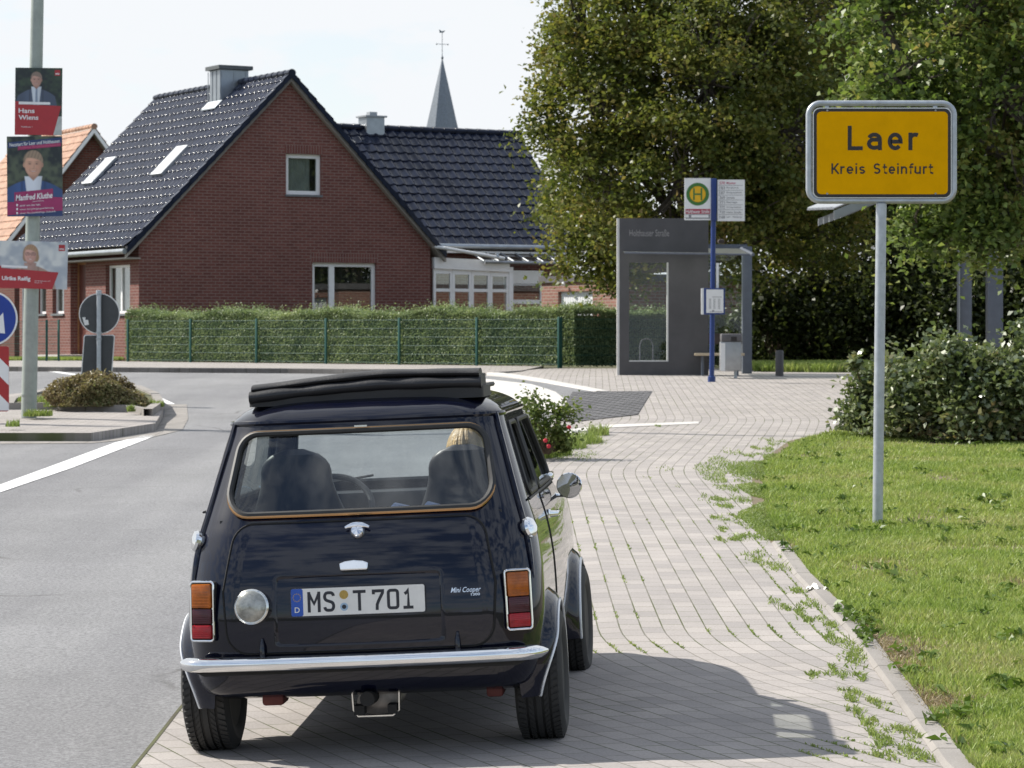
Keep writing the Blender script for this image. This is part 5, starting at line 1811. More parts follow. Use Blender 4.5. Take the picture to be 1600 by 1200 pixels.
MB().box(-0.9, d0 - 0.2, -0.1, 0.22, d1 + 0.3, 0.13).box(-1.4, d0 - 0.2, -0.1, -0.9, d1 + 0.3, 0.02).build('doorstep', 'step_stone', house, smooth=0)

def tiled_slope(name, p00, p10, p01, parent, mat, tw=0.30, tl=0.34, amp=0.028, step=0.035, kick=0.0, n_=8, skew=None):
    """pantiles in relief: p00 lower start, p10 lower end, p01 upper start"""
    p00, p10, p01 = Vector(p00), Vector(p10), Vector(p01)
    eu, ev = p10 - p00, p01 - p00
    Lu, Lv_ = eu.length, ev.length
    eu.normalize(); ev.normalize()
    nn = eu.cross(ev).normalized()
    if nn.z < 0: nn = -nn
    cu = max(1, round(Lu / tw)); rv = max(1, round(Lv_ / tl))
    us = np.linspace(0, Lu, cu * n_ + 1)
    ph = (us * cu / Lu) % 1.0
    wv = np.where(ph < 0.45, np.sin(ph / 0.45 * np.pi), -0.30 * np.sin((ph - 0.45) / 0.55 * np.pi))
    rng = np.random.default_rng(3)
    rows_v, rows_h, rid = [], [], []
    for k in range(rv):
        for f_, hh in ((0.0, step * 0.3), (0.010, step * 0.85), (0.030, step * 1.0), (0.06, step * 0.97), (0.5, step * 0.5), (1.0, 0.0)):
            rows_v.append((k + f_) * Lv_ / rv); rows_h.append(hh); rid.append(k)
    nv = len(rows_v)
    jit = rng.normal(0, 0.003, (rv, cu + 1))
    co = np.empty((nv, len(us), 3))
    idx = np.minimum((us * cu / Lu).astype(int), cu)
    e0 = np.array(p00); eua = np.array(eu); eva = np.array(ev); nna = np.array(nn)
    for r_ in range(nv):
        h = rows_h[r_] + amp * wv + jit[rid[r_]][idx]
        v = rows_v[r_]
        kk = kick * max(0, 1 - v / 1.8) ** 2
        co[r_] = e0 + us[:, None] * eua + v * eva + (h + kk)[:, None] * nna
    m = len(us)
    i, j = np.meshgrid(np.arange(nv - 1), np.arange(m - 1), indexing='ij')
    q = np.stack([i * m + j, i * m + j + 1, (i + 1) * m + j + 1, (i + 1) * m + j], -1).reshape(-1, 4)
    o = fast_mesh(name, co.reshape(-1, 3), q, mat, parent)
    o.data.polygons.foreach_set('use_smooth', [True] * len(o.data.polygons))
    o.data.set_sharp_from_angle(angle=radians(85))
    # a solid deck under the tiles
    a, b, c, d = p00, p10, p10 + (p01 - p00), p01
    k2 = nn * -0.05; k3 = nn * -0.16
    d_ = MB().add([a + k2, b + k2, c + k2, d + k2, a + k3, b + k3, c + k3, d + k3], [(0, 1, 2, 3), (7, 6, 5, 4), (0, 4, 5, 1), (1, 5, 6, 2), (2, 6, 7, 3), (3, 7, 4, 0)])
    fix_normals(d_.build('roof_deck', 'verge_board', o, smooth=0))
    return o
def ridge_tiles(a, b, parent, mat, r=0.11, L=0.38):
    a, b = Vector(a), Vector(b)
    n = int((b - a).length / L)
    m = MB()
    for k in range(n):
        p, q_ = a.lerp(b, k / n), a.lerp(b, (k + 1.08) / n)
        m.tube([p, q_], [r * 1.08, r * 0.93], 10, flat=0.9)
    return m.build('ridge', mat, parent)

OV, OG = 0.42, 0.18                  # overhangs at eave and gable
sl_ = (APEX - EAVE) / (GW / 2)
el = EAVE - OV * sl_
left = tiled_slope('roof', (-OV, HD + OG, el + 0.12), (-OV, -OG, el + 0.12), (GW / 2, HD + OG, APEX + 0.12), house, 'tile_black', kick=0.10)
right = tiled_slope('roof', (GW + OV, -OG, el + 0.12), (GW + OV, HD + OG, el + 0.12), (GW / 2, -OG, APEX + 0.12), house, 'tile_black')
ridge_tiles((GW / 2, -OG - 0.05, APEX + 0.13), (GW / 2, HD + OG, APEX + 0.13), left, 'tile_black')
# verge: pale board with black edge tiles along the gable
for x0_, x1_ in ((-OV, GW / 2), (GW + OV, GW / 2)):
    q = MB().add([(x0_, -OG, el - 0.10), (x1_, -OG, APEX - 0.10), (x1_, -OG, APEX + 0.0), (x0_, -OG, el - 0.0), (x0_, -OG + 0.15, el - 0.10), (x1_, -OG + 0.15, APEX - 0.10), (x1_, -OG + 0.15, APEX + 0.0), (x0_, -OG + 0.15, el - 0.0)],
                 [(0, 1, 2, 3), (7, 6, 5, 4), (0, 4, 5, 1), (1, 5, 6, 2), (2, 6, 7, 3), (3, 7, 4, 0)])
    fix_normals(q.build('verge_board', 'verge_board', left, smooth=0))
    n_ = 19
    q = MB()
    for k in range(n_):
        t0, t1 = k / n_, (k + 1.06) / n_
        xa, xb = x0_ + (x1_ - x0_) * t0, x0_ + (x1_ - x0_) * min(t1, 1.02)
        za, zb = el + (APEX - el) * t0 + 0.01, el + (APEX - el) * min(t1, 1.02) + 0.01
        q.add([(xa, -OG - 0.04, za), (xb, -OG - 0.04, zb - 0.02), (xb, -OG - 0.04, zb + 0.16), (xa, -OG - 0.04, za + 0.20), (xa, -OG + 0.12, za), (xb, -OG + 0.12, zb - 0.02), (xb, -OG + 0.12, zb + 0.16), (xa, -OG + 0.12, za + 0.20)],
              [(0, 1, 2, 3), (7, 6, 5, 4), (0, 4, 5, 1), (1, 5, 6, 2), (2, 6, 7, 3), (3, 7, 4, 0)])
    fix_normals(q.build('verge_tiles', 'tile_black', left, smooth=0))
def gutter(a, b, parent, r=0.075, mat='zinc'):
    return MB().tube([a, b], r, 10).build('gutter', mat, parent)
gutter((-OV - 0.06, -OG, el + 0.06), (-OV - 0.06, HD + OG, el + 0.06), left)
MB().box(-OV, -OG + 0.05, el - 0.14, 0.0, HD, el - 0.10).build('soffit', 'verge_board', left, smooth=0)
q = MB().tube([(-0.10, HD * 0.93, el + 0.02), (-0.10, HD * 0.93, 0)], 0.05, 8); q.build('downpipe', 'zinc_dull', house)

# skylights on the left slope
SN = Vector((-sl_, 0, 1)).normalized(); SU = Vector((1, 0, sl_)).normalized()
def on_left(px, py):
    d = Vector(((px - 800) / F, 1, -(py - HZ) / F)); c = Vector((0, 0, CH))
    nw = EX * SN.x + EY * SN.y + Vector((0, 0, SN.z))
    q_ = A_ + EX * (GW / 2) + Vector((0, 0, APEX + 0.17))
    t = (q_ - c).dot(nw) / d.dot(nw)
    w_ = c + d * t - A_
    return Vector((w_.dot(EX), w_.dot(EY), w_.z))
for (px0, py0), (px1, py1) in (((129, 290), (185, 247)), ((236, 276), (297, 229))):
    a, b = on_left(px0, py0), on_left(px1, py1)
    lo = on_left((px0 + px1) / 2 - 22, py0 - 1)
    va, vb = (a - Vector((0, 0, 0))).dot(SU), b.dot(SU)
    yc = (a.y + b.y) / 2
    hgt = abs(vb - va); wd = 0.80
    base = (a + b) / 2
    M = Matrix((Vector((0, -1, 0)), SU, SN)).transposed().to_4x4(); M.translation = base + SN * 0.02
    f_ = MB()
    f_.prism(rrect(-wd / 2, -hgt / 2, wd / 2, hgt / 2, 0.03), -0.05, 0.055, 'xy')
    f_.xf(0, M)
    sk_ = fix_normals(f_.build('skylight', 'zinc_dull', left, smooth=0))
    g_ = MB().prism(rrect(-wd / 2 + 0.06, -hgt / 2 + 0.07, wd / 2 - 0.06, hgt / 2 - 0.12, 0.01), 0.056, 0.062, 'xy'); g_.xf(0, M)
    pm('skylight_sky_reflection', (0.72, 0.75, 0.78), rough=0.06, var=0.0, spec=1.0, coat=1.0) if 'skylight_sky_reflection' not in MATS else None  # sky reflection is put into the panes' pale base colour
    fix_normals(g_.build('pane', 'skylight_sky_reflection', sk_, smooth=0))
# chimney clad in metal
cc_ = hl(362, 140, x=GW / 2)
q = MB()
cw, cdp = 0.46, 0.62
cy0 = hl(362, 140, x=GW / 2)[1]
ctop = hl(362, 106, x=GW / 2)[2]
q.box(GW / 2 - 0.62, cy0 - cdp, APEX - 1.4, GW / 2 + 0.25, cy0 + cdp * 0.25, ctop - 0.12)
for k in range(4):
    q.box(GW / 2 - 0.635, cy0 - cdp + 0.02 + 0.28 * k, APEX - 1.0, GW / 2 - 0.62, cy0 - cdp + 0.05 + 0.28 * k, ctop - 0.14)
for k in range(3):
    q.box(GW / 2 - 0.60 + 0.38 * k, cy0 - cdp - 0.015, APEX - 1.0, GW / 2 - 0.57 + 0.38 * k, cy0 - cdp, ctop - 0.14)
ch_ = q.build('chimney', 'zinc', house, smooth=0)
MB().box(GW / 2 - 0.72, cy0 - cdp - 0.10, ctop - 0.11, GW / 2 + 0.35, cy0 + cdp * 0.25 + 0.10, ctop).build('chimney_cap', 'cap_metal', ch_, smooth=0)
MB().tube([(GW / 2, cy0 - 0.1, ctop), (GW / 2, cy0 - 0.1, ctop + 0.05)], 0.16, 14).build('chimney_pot', 'zinc_dull', ch_)
q = MB().box(GW / 2 - 0.86, cy0 - cdp - 0.12, 0, GW / 2 - 0.63, cy0 + 0.25, 0.03)
q.v = [(x, y, APEX + 0.20 + (x - GW / 2) * sl_ + z) for x, y, z in q.v]
q.build('chimney_apron', 'zinc', ch_, smooth=0)

# --- wing running on to the right behind the gable
WY = 1.2                                   # front wall line
wx1 = hl(918, 392, y=WY - 0.5)[0]
we = hl(760, 384, y=WY - 0.5)[2]
RY = WY + 3.6
wr = hl(700, 206, y=RY)[2]
q = MB()
q.box(GW - 0.02, WY, -0.4, wx1 - 0.25, WY + 7.2, we)
wing = q.build('wing_wall', 'brick_red', house, smooth=0)
rs_ = tiled_slope('roof', (GW - 2.4, WY - 0.5, we), (wx1, WY - 0.5, we), (GW - 2.4, RY, wr), house, 'tile_black', tw=0.32, tl=0.40, amp=0.032)
tiled_slope('roof', (wx1, WY + 7.7, we), (GW - 2.4, WY + 7.7, we), (wx1, RY, wr), house, 'tile_black', tw=0.32, tl=0.40, n_=4)
ridge_tiles((GW - 2.4, RY, wr + 0.03), (wx1 + 0.05, RY, wr + 0.03), rs_, 'tile_black')
gutter((GW + 0.02, WY - 0.58, we - 0.03), (wx1 + 0.05, WY - 0.58, we - 0.03), rs_)
MB().box(GW + 0.02, WY - 0.52, we - 0.22, wx1, WY - 0.0, we - 0.16).build('soffit', 'upvc', rs_, smooth=0)
q = MB().add([(wx1 - 0.26, WY, we), (wx1 - 0.26, WY + 7.2, we), (wx1 - 0.26, RY, wr - 0.1), (wx1 - 0.5, WY, we), (wx1 - 0.5, WY + 7.2, we), (wx1 - 0.5, RY, wr - 0.1)], [(0, 1, 2), (5, 4, 3), (0, 3, 4, 1), (1, 4, 5, 2), (2, 5, 3, 0)])
fix_normals(q.build('wing_gable', 'brick_red', house, smooth=0))
c2 = hl(581, 190, y=RY)
q = MB().box(c2[0] - 0.30, RY - 0.25, wr - 0.6, c2[0] + 0.30, RY + 0.3, hl(581, 184, y=RY)[2])
q.build('chimney', 'zinc', house, smooth=0)
zt = hl(581, 184, y=RY)[2]
q = MB().box(c2[0] - 0.36, RY - 0.32, zt, c2[0] + 0.36, RY + 0.36, zt + 0.05); q.box(c2[0] - 0.12, RY - 0.1, zt + 0.05, c2[0] + 0.13, RY + 0.12, zt + 0.17)
q.build('chimney_cap', 'zinc_dull', house, smooth=0)

# --- white conservatory in the angle
cons = empty('conservatory', A_, HROT, 'white framed glazed conservatory in the corner between the gable and the wing', 'conservatory')
CYF = 0.05
def cz(py): return hl(735, py, y=CYF)[2]
xa = hl(675, 450, y=CYF)[0] + 0.05; xb = hl(795, 450, y=CYF)[0]
zt0, zt1 = hl(676, 402, y=CYF)[2], hl(797, 420, y=CYF)[2]
q = MB()
# sloping white head beam
q.add([(xa, CYF - 0.06, zt0 - 0.32), (xb, CYF - 0.06, zt1 - 0.10), (xb, CYF - 0.06, zt1 + 0.22), (xa, CYF - 0.06, zt0), (xa, CYF + 0.10, zt0 - 0.32), (xb, CYF + 0.10, zt1 - 0.10), (xb, CYF + 0.10, zt1 + 0.22), (xa, CYF + 0.10, zt0)],
      [(0, 1, 2, 3), (7, 6, 5, 4), (0, 4, 5, 1), (1, 5, 6, 2), (2, 6, 7, 3), (3, 7, 4, 0)])
fix_normals(q.build('head_beam', 'upvc', cons, smooth=0))
n_ = 4
for k in range(n_):
    x0_, x1_ = xa + (xb - xa) * k / n_, xa + (xb - xa) * (k + 1) / n_
    zz = zt0 - 0.32 + (zt1 - 0.10 - zt0 + 0.32) * k / n_ - 0.01
    tr = (cz(449) - 0.05) / max(zz, 0.1)
    window(cons, x0_ + 0.003, 0.05, x1_ - 0.003, zz - 0.06, at=CYF, depth=0.0, trans=(tr,), fw=0.075, room=0, sill=False, glass='window_glass')
    MB().box(x0_ + 0.003, CYF + 0.0, zz - 0.058, x1_ - 0.003, CYF + 0.07, zz + 0.0).build('head_panel', 'upvc', cons, smooth=0)
MB().box(xa, CYF - 0.002, -0.4, xb, CYF + 0.1, 0.05).build('plinth', 'brick_red', cons, smooth=0)
# return wall towards the house and the second, lower front
xc2 = hl(846, 450, y=CYF + 0.6)[0]
q = MB().box(xb + 0.002, CYF - 0.02, -0.4, xb + 0.14, CYF + 0.12, zt1 + 0.05); q.build('corner_post', 'upvc', cons, smooth=0)
zd = hl(820, 424, y=CYF + 0.6)[2]
window(cons, xb + 0.16, 0.0, xc2, zd - 0.25, at=CYF + 0.5, depth=0.0, trans=(0.72,), fw=0.10, room=0, sill=False)
MB().box(xb + 0.16, CYF + 0.5, zd - 0.25, xc2, CYF + 0.6, zd + 0.02).build('head_panel', 'upvc', cons, smooth=0)
# lean-to glass roof over both, with bars
zr1 = hl(820, 404, y=CYF + 0.2)[2]; xr = hl(905, 404, y=CYF + 0.3)[0]
q = MB().add([(xb - 0.9, CYF - 0.15, zr1 - 0.12), (xr, CYF - 0.15, zr1 - 0.12), (xr, WY - 0.05, zr1 + 0.28), (xb - 0.9, WY - 0.05, zr1 + 0.28)], [(0, 1, 2, 3)])
gr_ = q.build('glass_roof', 'roof_glass', cons, smooth=0)
q = MB()
for k in range(8):
    x = xb - 0.9 + (xr - xb + 0.9) * k / 7
    q.tube([(x, CYF - 0.15, zr1 - 0.10), (x, WY - 0.05, zr1 + 0.31)], 0.025, 6)
q.tube([(xb - 0.9, CYF - 0.17, zr1 - 0.13), (xr, CYF - 0.17, zr1 - 0.13)], 0.05, 6)
q.tube([(xb - 0.9, WY - 0.1, zr1 + 0.32), (xr, WY - 0.1, zr1 + 0.32)], 0.045, 6)
q.build('roof_bars', 'zinc_dull', gr_)
# folded awning arm
q = MB()
p0, p1 = hl(696, 388, y=CYF - 0.4), hl(788, 404, y=CYF - 0.4)
q.tube([p0, p1], 0.05, 8); q.tube([hl(676, 385, y=CYF - 0.15), p0], 0.05, 8); q.tube([p1, (p1[0], CYF + 0.1, p1[2] + 0.02)], 0.03, 6)
q.build('awning_arm', 'steel_white', cons)
MB().tube([hl(777, 402, y=CYF - .4), hl(777, 395, y=CYF - .4)], [0.06, 0.05], 10).build('awning_joint', 'zinc', cons)
MB().box(xa, CYF + 0.12, -0.3, xr - 0.5, WY - 0.02, 0.02).build('floor', 'step_stone', cons, smooth=0)

# --- brick garage on the right
YG = 72.0
GN = Vector(((966 - 800) / F * YG, YG, HB))
gar = empty('garage', GN, HROT, 'flat-roofed brick garage with a white up-and-over door beside the hedge', 'garage')
def gl(px, py):   # on the door face: local x = 0
    d = Vector(((px - 800) / F, 1, -(py - HZ) / F)); c = Vector((0, 0, CH))
    t = (GN - c).dot(EX) / d.dot(EX); w_ = c + d * t - GN
    return (w_.dot(EY), w_.z)
gy1 = gl(846, 450)[0]
gtop = gl(930, 429)[1]; gfas = gl(930, 439.5)[1]
GL_ = 9.5
q = MB().box(0, 0, -0.4, GL_, gy1, gfas)
gw = q.build('wall', 'brick_orange', gar, smooth=0)
gd0, gd1 = gl(926, 470)[0], gl(872, 470)[0]; gdz = gl(900, 455)[1]
c = MB().box(-1, gd0, -0.5, 0.25, gd1, gdz).build('cutter', 'brick_orange', gar, smooth=0)
boolean(gw, c, smooth=0)
q = MB().box(0.10, gd0, -0.3, 0.15, gd1, gdz)
for k in range(14):
    yk = gd0 + (gd1 - gd0) * (k + 0.5) / 14
    q.box(0.094, yk - 0.03, -0.3, 0.10, yk + 0.03, gdz - 0.05)
q.build('garage_door', 'garage_white', gar, smooth=0)
MB().box(-0.06, -0.06, gfas, GL_ + 0.06, gy1 + 0.06, gtop).build('fascia', 'slate_cladding', gar, smooth=0)
q = MB().lathe([(0.05, 0), (0.06, 0.05), (0.0, 0.10)], 'z', (-0.12, gl(886, 444)[0], gl(886, 446)[1]), 10); q.build('wall_lamp', 'upvc', gar)

# --- neighbour with an orange tiled roof, far left
YN = 104.0
AN = Vector(((172 - 800) / F * YN, YN, HB))
nb = empty('brick_house', AN, HROT * 0.9, 'old dark brick house with orange tiled roof at the left edge', 'house')
rx = Vector((cos(HROT * .9), sin(HROT * .9), 0)); ry = Vector((-rx.y, rx.x, 0))
def nl(px, py, y=0.0):
    d = Vector(((px - 800) / F, 1, -(py - HZ) / F)); c = Vector((0, 0, CH))
    q_ = AN + ry * y; t = (q_ - c).dot(ry) / d.dot(ry); w_ = c + d * t - AN
    return w_.dot(rx), w_.z
xap, zap = nl(143, 199)
xl_, zl_ = nl(10, 372)
slp = (zap - zl_) / (xap - xl_)
xr_ = 2 * xap - xl_
q = MB().prism([(xl_ + 0.3, -0.4), (xr_ - 0.3, -0.4), (xr_ - 0.3, zl_ + 0.25), (xap, zap - 0.15), (xl_ + 0.3, zl_ + 0.25)], 0, 9, 'xz')
fix_normals(q.build('wall', 'brick_old', nb, smooth=0))
r1_ = tiled_slope('roof', (xl_ - 0.4, 9.3, zl_ - 0.4 * slp), (xl_ - 0.4, -0.3, zl_ - 0.4 * slp), (xap, 9.3, zap), nb, 'tile_orange', tw=0.26, tl=0.36, amp=0.03, n_=6)
tiled_slope('roof', (xr_ + 0.4, -0.3, zl_ - 0.4 * slp), (xr_ + 0.4, 9.3, zl_ - 0.4 * slp), (xap, -0.3, zap), nb, 'tile_orange', tw=0.26, tl=0.36, n_=4)
ridge_tiles((xap, -0.35, zap + 0.02), (xap, 9.3, zap + 0.02), r1_, 'tile_orange')
for sgx in (xl_ - 0.4, xr_ + 0.4):
    q = MB().add([(sgx, -0.32, zl_ - 0.4 * slp - 0.22), (xap, -0.32, zap - 0.22), (xap, -0.32, zap - 0.03), (sgx, -0.32, zl_ - 0.4 * slp - 0.03), (sgx, -0.2, zl_ - 0.4 * slp - 0.22), (xap, -0.2, zap - 0.22), (xap, -0.2, zap - 0.03), (sgx, -0.2, zl_ - 0.4 * slp - 0.03)],
                 [(0, 1, 2, 3), (7, 6, 5, 4), (0, 4, 5, 1), (1, 5, 6, 2), (2, 6, 7, 3), (3, 7, 4, 0)])
    fix_normals(q.build('verge_board', 'upvc', r1_, smooth=0))

# --- church spire
YS = 260.0
sp = P(691, 204, YS)
ch = empty('church_tower', (sp.x, sp.y, HB), radians(22), 'slender grey slate church spire with a cross rising behind the wing roof', 'church')
hb = sp.z - HB - 1.0; ha = P(691, 92, YS).z - HB
rb = 26.5 / F * YS * 1.04
tw = MB().box(-rb * 1.0, -rb * 1.0, -1, rb * 1.0, rb * 1.0, hb - 0.5); tw.build('tower', 'brick_old', ch, smooth=0)
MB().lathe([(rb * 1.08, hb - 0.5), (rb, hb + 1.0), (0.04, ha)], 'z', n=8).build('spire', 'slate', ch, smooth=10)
q = MB().tube([(0, 0, ha - 0.3), (0, 0, ha + 2.45)], 0.030, 6); q.lathe([(0.0, ha - 0.2), (0.13, ha + 0.1), (0.0, ha + 0.4)], 'z', n=12)
q.tube([(-0.55, 0, ha + 1.35), (0.55, 0, ha + 1.35)], 0.026, 6); q.lathe([(0, -0.1), (0.1, 0), (0, 0.1)], 'z', (-0.55, 0, ha + 1.35), 8); q.lathe([(0, -0.1), (0.1, 0), (0, 0.1)], 'z', (0.55, 0, ha + 1.35), 8)
q.prism([(-0.25, ha + 2.4), (0.1, ha + 2.42), (0.3, ha + 2.62), (0.12, ha + 2.6), (-0.05, ha + 2.55), (-0.3, ha + 2.7)], -0.03, 0.03, 'xz')
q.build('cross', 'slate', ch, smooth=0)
# ================================================================== HEDGE, FENCE, SIGNS
leaf_mat('hedge_leaf', [(0.110, 0.155, 0.080), (0.185, 0.240, 0.120), (0.28, 0.335, 0.175), (0.40, 0.44, 0.25)], transl=0.33, rough=0.5, spec=0.3)
leaf_mat('bush_leaf', [(0.060, 0.090, 0.036), (0.125, 0.165, 0.065), (0.22, 0.25, 0.12), (0.27, 0.18, 0.09)], transl=0.30, rough=0.31, spec=0.9)
leaf_mat('rose_leaf', [(0.06, 0.10, 0.025), (0.12, 0.16, 0.04), (0.19, 0.20, 0.06)], transl=0.35)
leaf_mat('heather_leaf', [(0.17, 0.125, 0.075), (0.23, 0.175, 0.10), (0.27, 0.235, 0.12), (0.20, 0.23, 0.09)], transl=0.3)
leaf_mat('maple_leaf', [(0.048, 0.070, 0.015), (0.105, 0.130, 0.028), (0.185, 0.190, 0.045), (0.27, 0.19, 0.06)], transl=0.42, rough=0.42, spec=0.3)
leaf_mat('plane_leaf', [(0.055, 0.090, 0.021), (0.120, 0.175, 0.040), (0.205, 0.25, 0.065), (0.32, 0.24, 0.085)], transl=0.40, rough=0.40, spec=0.35)
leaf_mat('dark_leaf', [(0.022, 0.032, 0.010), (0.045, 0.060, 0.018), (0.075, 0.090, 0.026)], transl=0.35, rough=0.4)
pm('bark', (0.085, 0.070, 0.055), rough=0.95, var=0.3, vscale=6, bump=0.8, bscale=18, bdist=0.03)
pm('twig', (0.10, 0.07, 0.045), rough=0.9, var=0.2)
pm('fence_green', (0.016, 0.075, 0.062), rough=0.6, var=0.1, spec=0.3)
pm('sign_back', (0.055, 0.058, 0.062), rough=0.55, var=0.15, vscale=5)
pm('sign_white', (0.74, 0.74, 0.73), rough=0.4, var=0.03)
pm('galvanised', (0.42, 0.45, 0.48), rough=0.42, metal=0.55, var=0.14, vscale=14)
pm('pole_paint', (0.30, 0.335, 0.30), rough=0.5, var=0.12, vscale=7)
pm('sign_blue', (0.004, 0.035, 0.26), rough=0.35, var=0.05)
pm('sign_red', (0.36, 0.018, 0.02), rough=0.35, var=0.05)
pm('sign_yellow', (0.76, 0.375, 0.0), rough=0.6, var=0.06, vscale=6, spec=0.05)
pm('sign_black', (0.014, 0.011, 0.012), rough=0.4, var=0.05)
pm('bus_blue', (0.010, 0.035, 0.16), rough=0.35, var=0.08)
pm('bus_green', (0.045, 0.16, 0.03), rough=0.4, var=0.05)
pm('bus_yellow', (0.72, 0.40, 0.005), rough=0.4, var=0.05)
pm('bus_red', (0.36, 0.012, 0.05), rough=0.4, var=0.05)
pm('anthracite', (0.070, 0.066, 0.068), rough=0.55, var=0.18, vscale=1.5, bump=0.1, bscale=60)
pm('anthracite_post', (0.10, 0.115, 0.145), rough=0.45, var=0.1)
pm('shelter_edge', (0.55, 0.54, 0.52), rough=0.6, var=0.1)
pm('bench_wood', (0.50, 0.40, 0.27), rough=0.6, var=0.2, vscale=9)
pm('rail_brown', (0.05, 0.035, 0.03), rough=0.6, var=0.2)
pm('bin_steel', (0.36, 0.37, 0.38), rough=0.4, metal=0.6, var=0.1)
pm('faint_letter', (0.30, 0.28, 0.27), rough=0.6, var=0)
pm('grey_print', (0.25, 0.25, 0.26), rough=0.6, var=0)
pm('pink_print', (0.50, 0.10, 0.16), rough=0.6, var=0)
pm('poster_dark', (0.030, 0.040, 0.040), rough=0.35, var=0.6, vscale=9, col2=(0.055, 0.085, 0.05))
pm('poster_red', (0.36, 0.020, 0.028), rough=0.35, var=0.06)
pm('poster_magenta', (0.30, 0.022, 0.11), rough=0.35, var=0.08)
pm('poster_navy', (0.018, 0.040, 0.13), rough=0.35, var=0.1)
pm('poster_pale', (0.50, 0.52, 0.52), rough=0.35, var=0.35, vscale=7, col2=(0.60, 0.60, 0.58))
pm('poster_leafy', (0.40, 0.40, 0.18), rough=0.35, var=0.4, vscale=14)
pm('print_skin', (0.46, 0.27, 0.20), rough=0.4, var=0.10, vscale=18)
pm('print_skin_shade', (0.33, 0.18, 0.125), rough=0.4, var=0.05)
pm('print_hair', (0.15, 0.11, 0.085), rough=0.4, var=0.25, vscale=30)
pm('print_hair_fair', (0.22, 0.14, 0.08), rough=0.4, var=0.2, vscale=30)
pm('print_suit', (0.040, 0.062, 0.105), rough=0.4, var=0.25, vscale=12)
pm('print_white', (0.72, 0.72, 0.72), rough=0.4, var=0.06)
pm('print_olive', (0.35, 0.33, 0.08), rough=0.4, var=0.3, vscale=10)
pm('print_grey', (0.42, 0.44, 0.42), rough=0.4, var=0.15)

# ---- clipped hedge behind the fence
FA = Vector((P(185, 565, 72.2).x, 72.2)); FB = Vector((P(873, 573, 61.2).x, 61.2)); FC = Vector((P(1085, 573, 61.6).x, 61.6))
def hedge(name, a, b, thick, ht, seed, label, nleaf, z0=ZP, top_wild=0.10, mat='hedge_leaf', size=0.05):
    r = np.random.default_rng(seed)
    d = (b - a); Ln = d.length; d = d / Ln
    nr = Vector((-d.y, d.x))
    if nr.y < 0: nr = -nr
    root = empty(name, (a.x, a.y, z0), 0, label, 'hedge')
    n = nleaf
    u = r.uniform(0, Ln, n); face = r.random(n)
    t = np.where(face < 0.62, np.abs(r.normal(0, 0.07, n)), r.uniform(0, thick, n))
    wav = 0.05 * np.sin(u * 1.7 + 1) + 0.04 * np.sin(u * 4.1) + 0.05 * vnoise(u, u * 0, 2.0, seed)
    hmax = ht + wav
    z = np.where(face < 0.62, r.uniform(0.0, 1, n) * hmax, hmax + np.where(r.random(n) < 0.12, np.abs(r.normal(0, top_wild, n)), r.normal(0, 0.035, n)))
    t = t + 0.05 * vnoise(u, z, 2.5, seed + 1)
    # slightly thinner at the foot, so that the dark core shows
    keep = r.random(n) < np.clip(0.45 + z / ht, 0, 1)
    u, t, z = u[keep], t[keep], z[keep]
    cen = np.stack([d.x * u + nr.x * t, d.y * u + nr.y * t, z], 1)
    leaves('foliage', cen, size, mat, seed + 2, root, up=0.3, asp=0.6)
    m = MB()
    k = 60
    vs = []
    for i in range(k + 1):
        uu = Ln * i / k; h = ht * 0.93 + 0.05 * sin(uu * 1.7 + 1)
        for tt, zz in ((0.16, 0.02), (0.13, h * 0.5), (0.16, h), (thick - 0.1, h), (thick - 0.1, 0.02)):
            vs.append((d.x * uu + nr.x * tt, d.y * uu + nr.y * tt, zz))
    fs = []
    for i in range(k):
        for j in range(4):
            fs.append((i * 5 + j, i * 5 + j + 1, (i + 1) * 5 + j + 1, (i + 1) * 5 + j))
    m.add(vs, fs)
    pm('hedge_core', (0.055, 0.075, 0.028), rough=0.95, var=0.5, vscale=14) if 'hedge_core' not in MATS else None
    m.build('stems', 'hedge_core', root, smooth=0)  # solid dark core added inside; its colour stands for stems and inner shade
    return root
off = Vector((0.1, 0.35))
hedge('clipped_hedge', FA + off, FB + Vector((0.3, 0.35)), 0.9, 1.16, 31, 'long clipped green hedge with bright top behind the green wire fence', 150000)
hedge('clipped_hedge', FB + Vector((0.32, 0.30)), FC + off + Vector((0.6, 0)), 0.9, 1.13, 35, 'shaded stretch of clipped hedge running behind the bus shelter window', 36000)

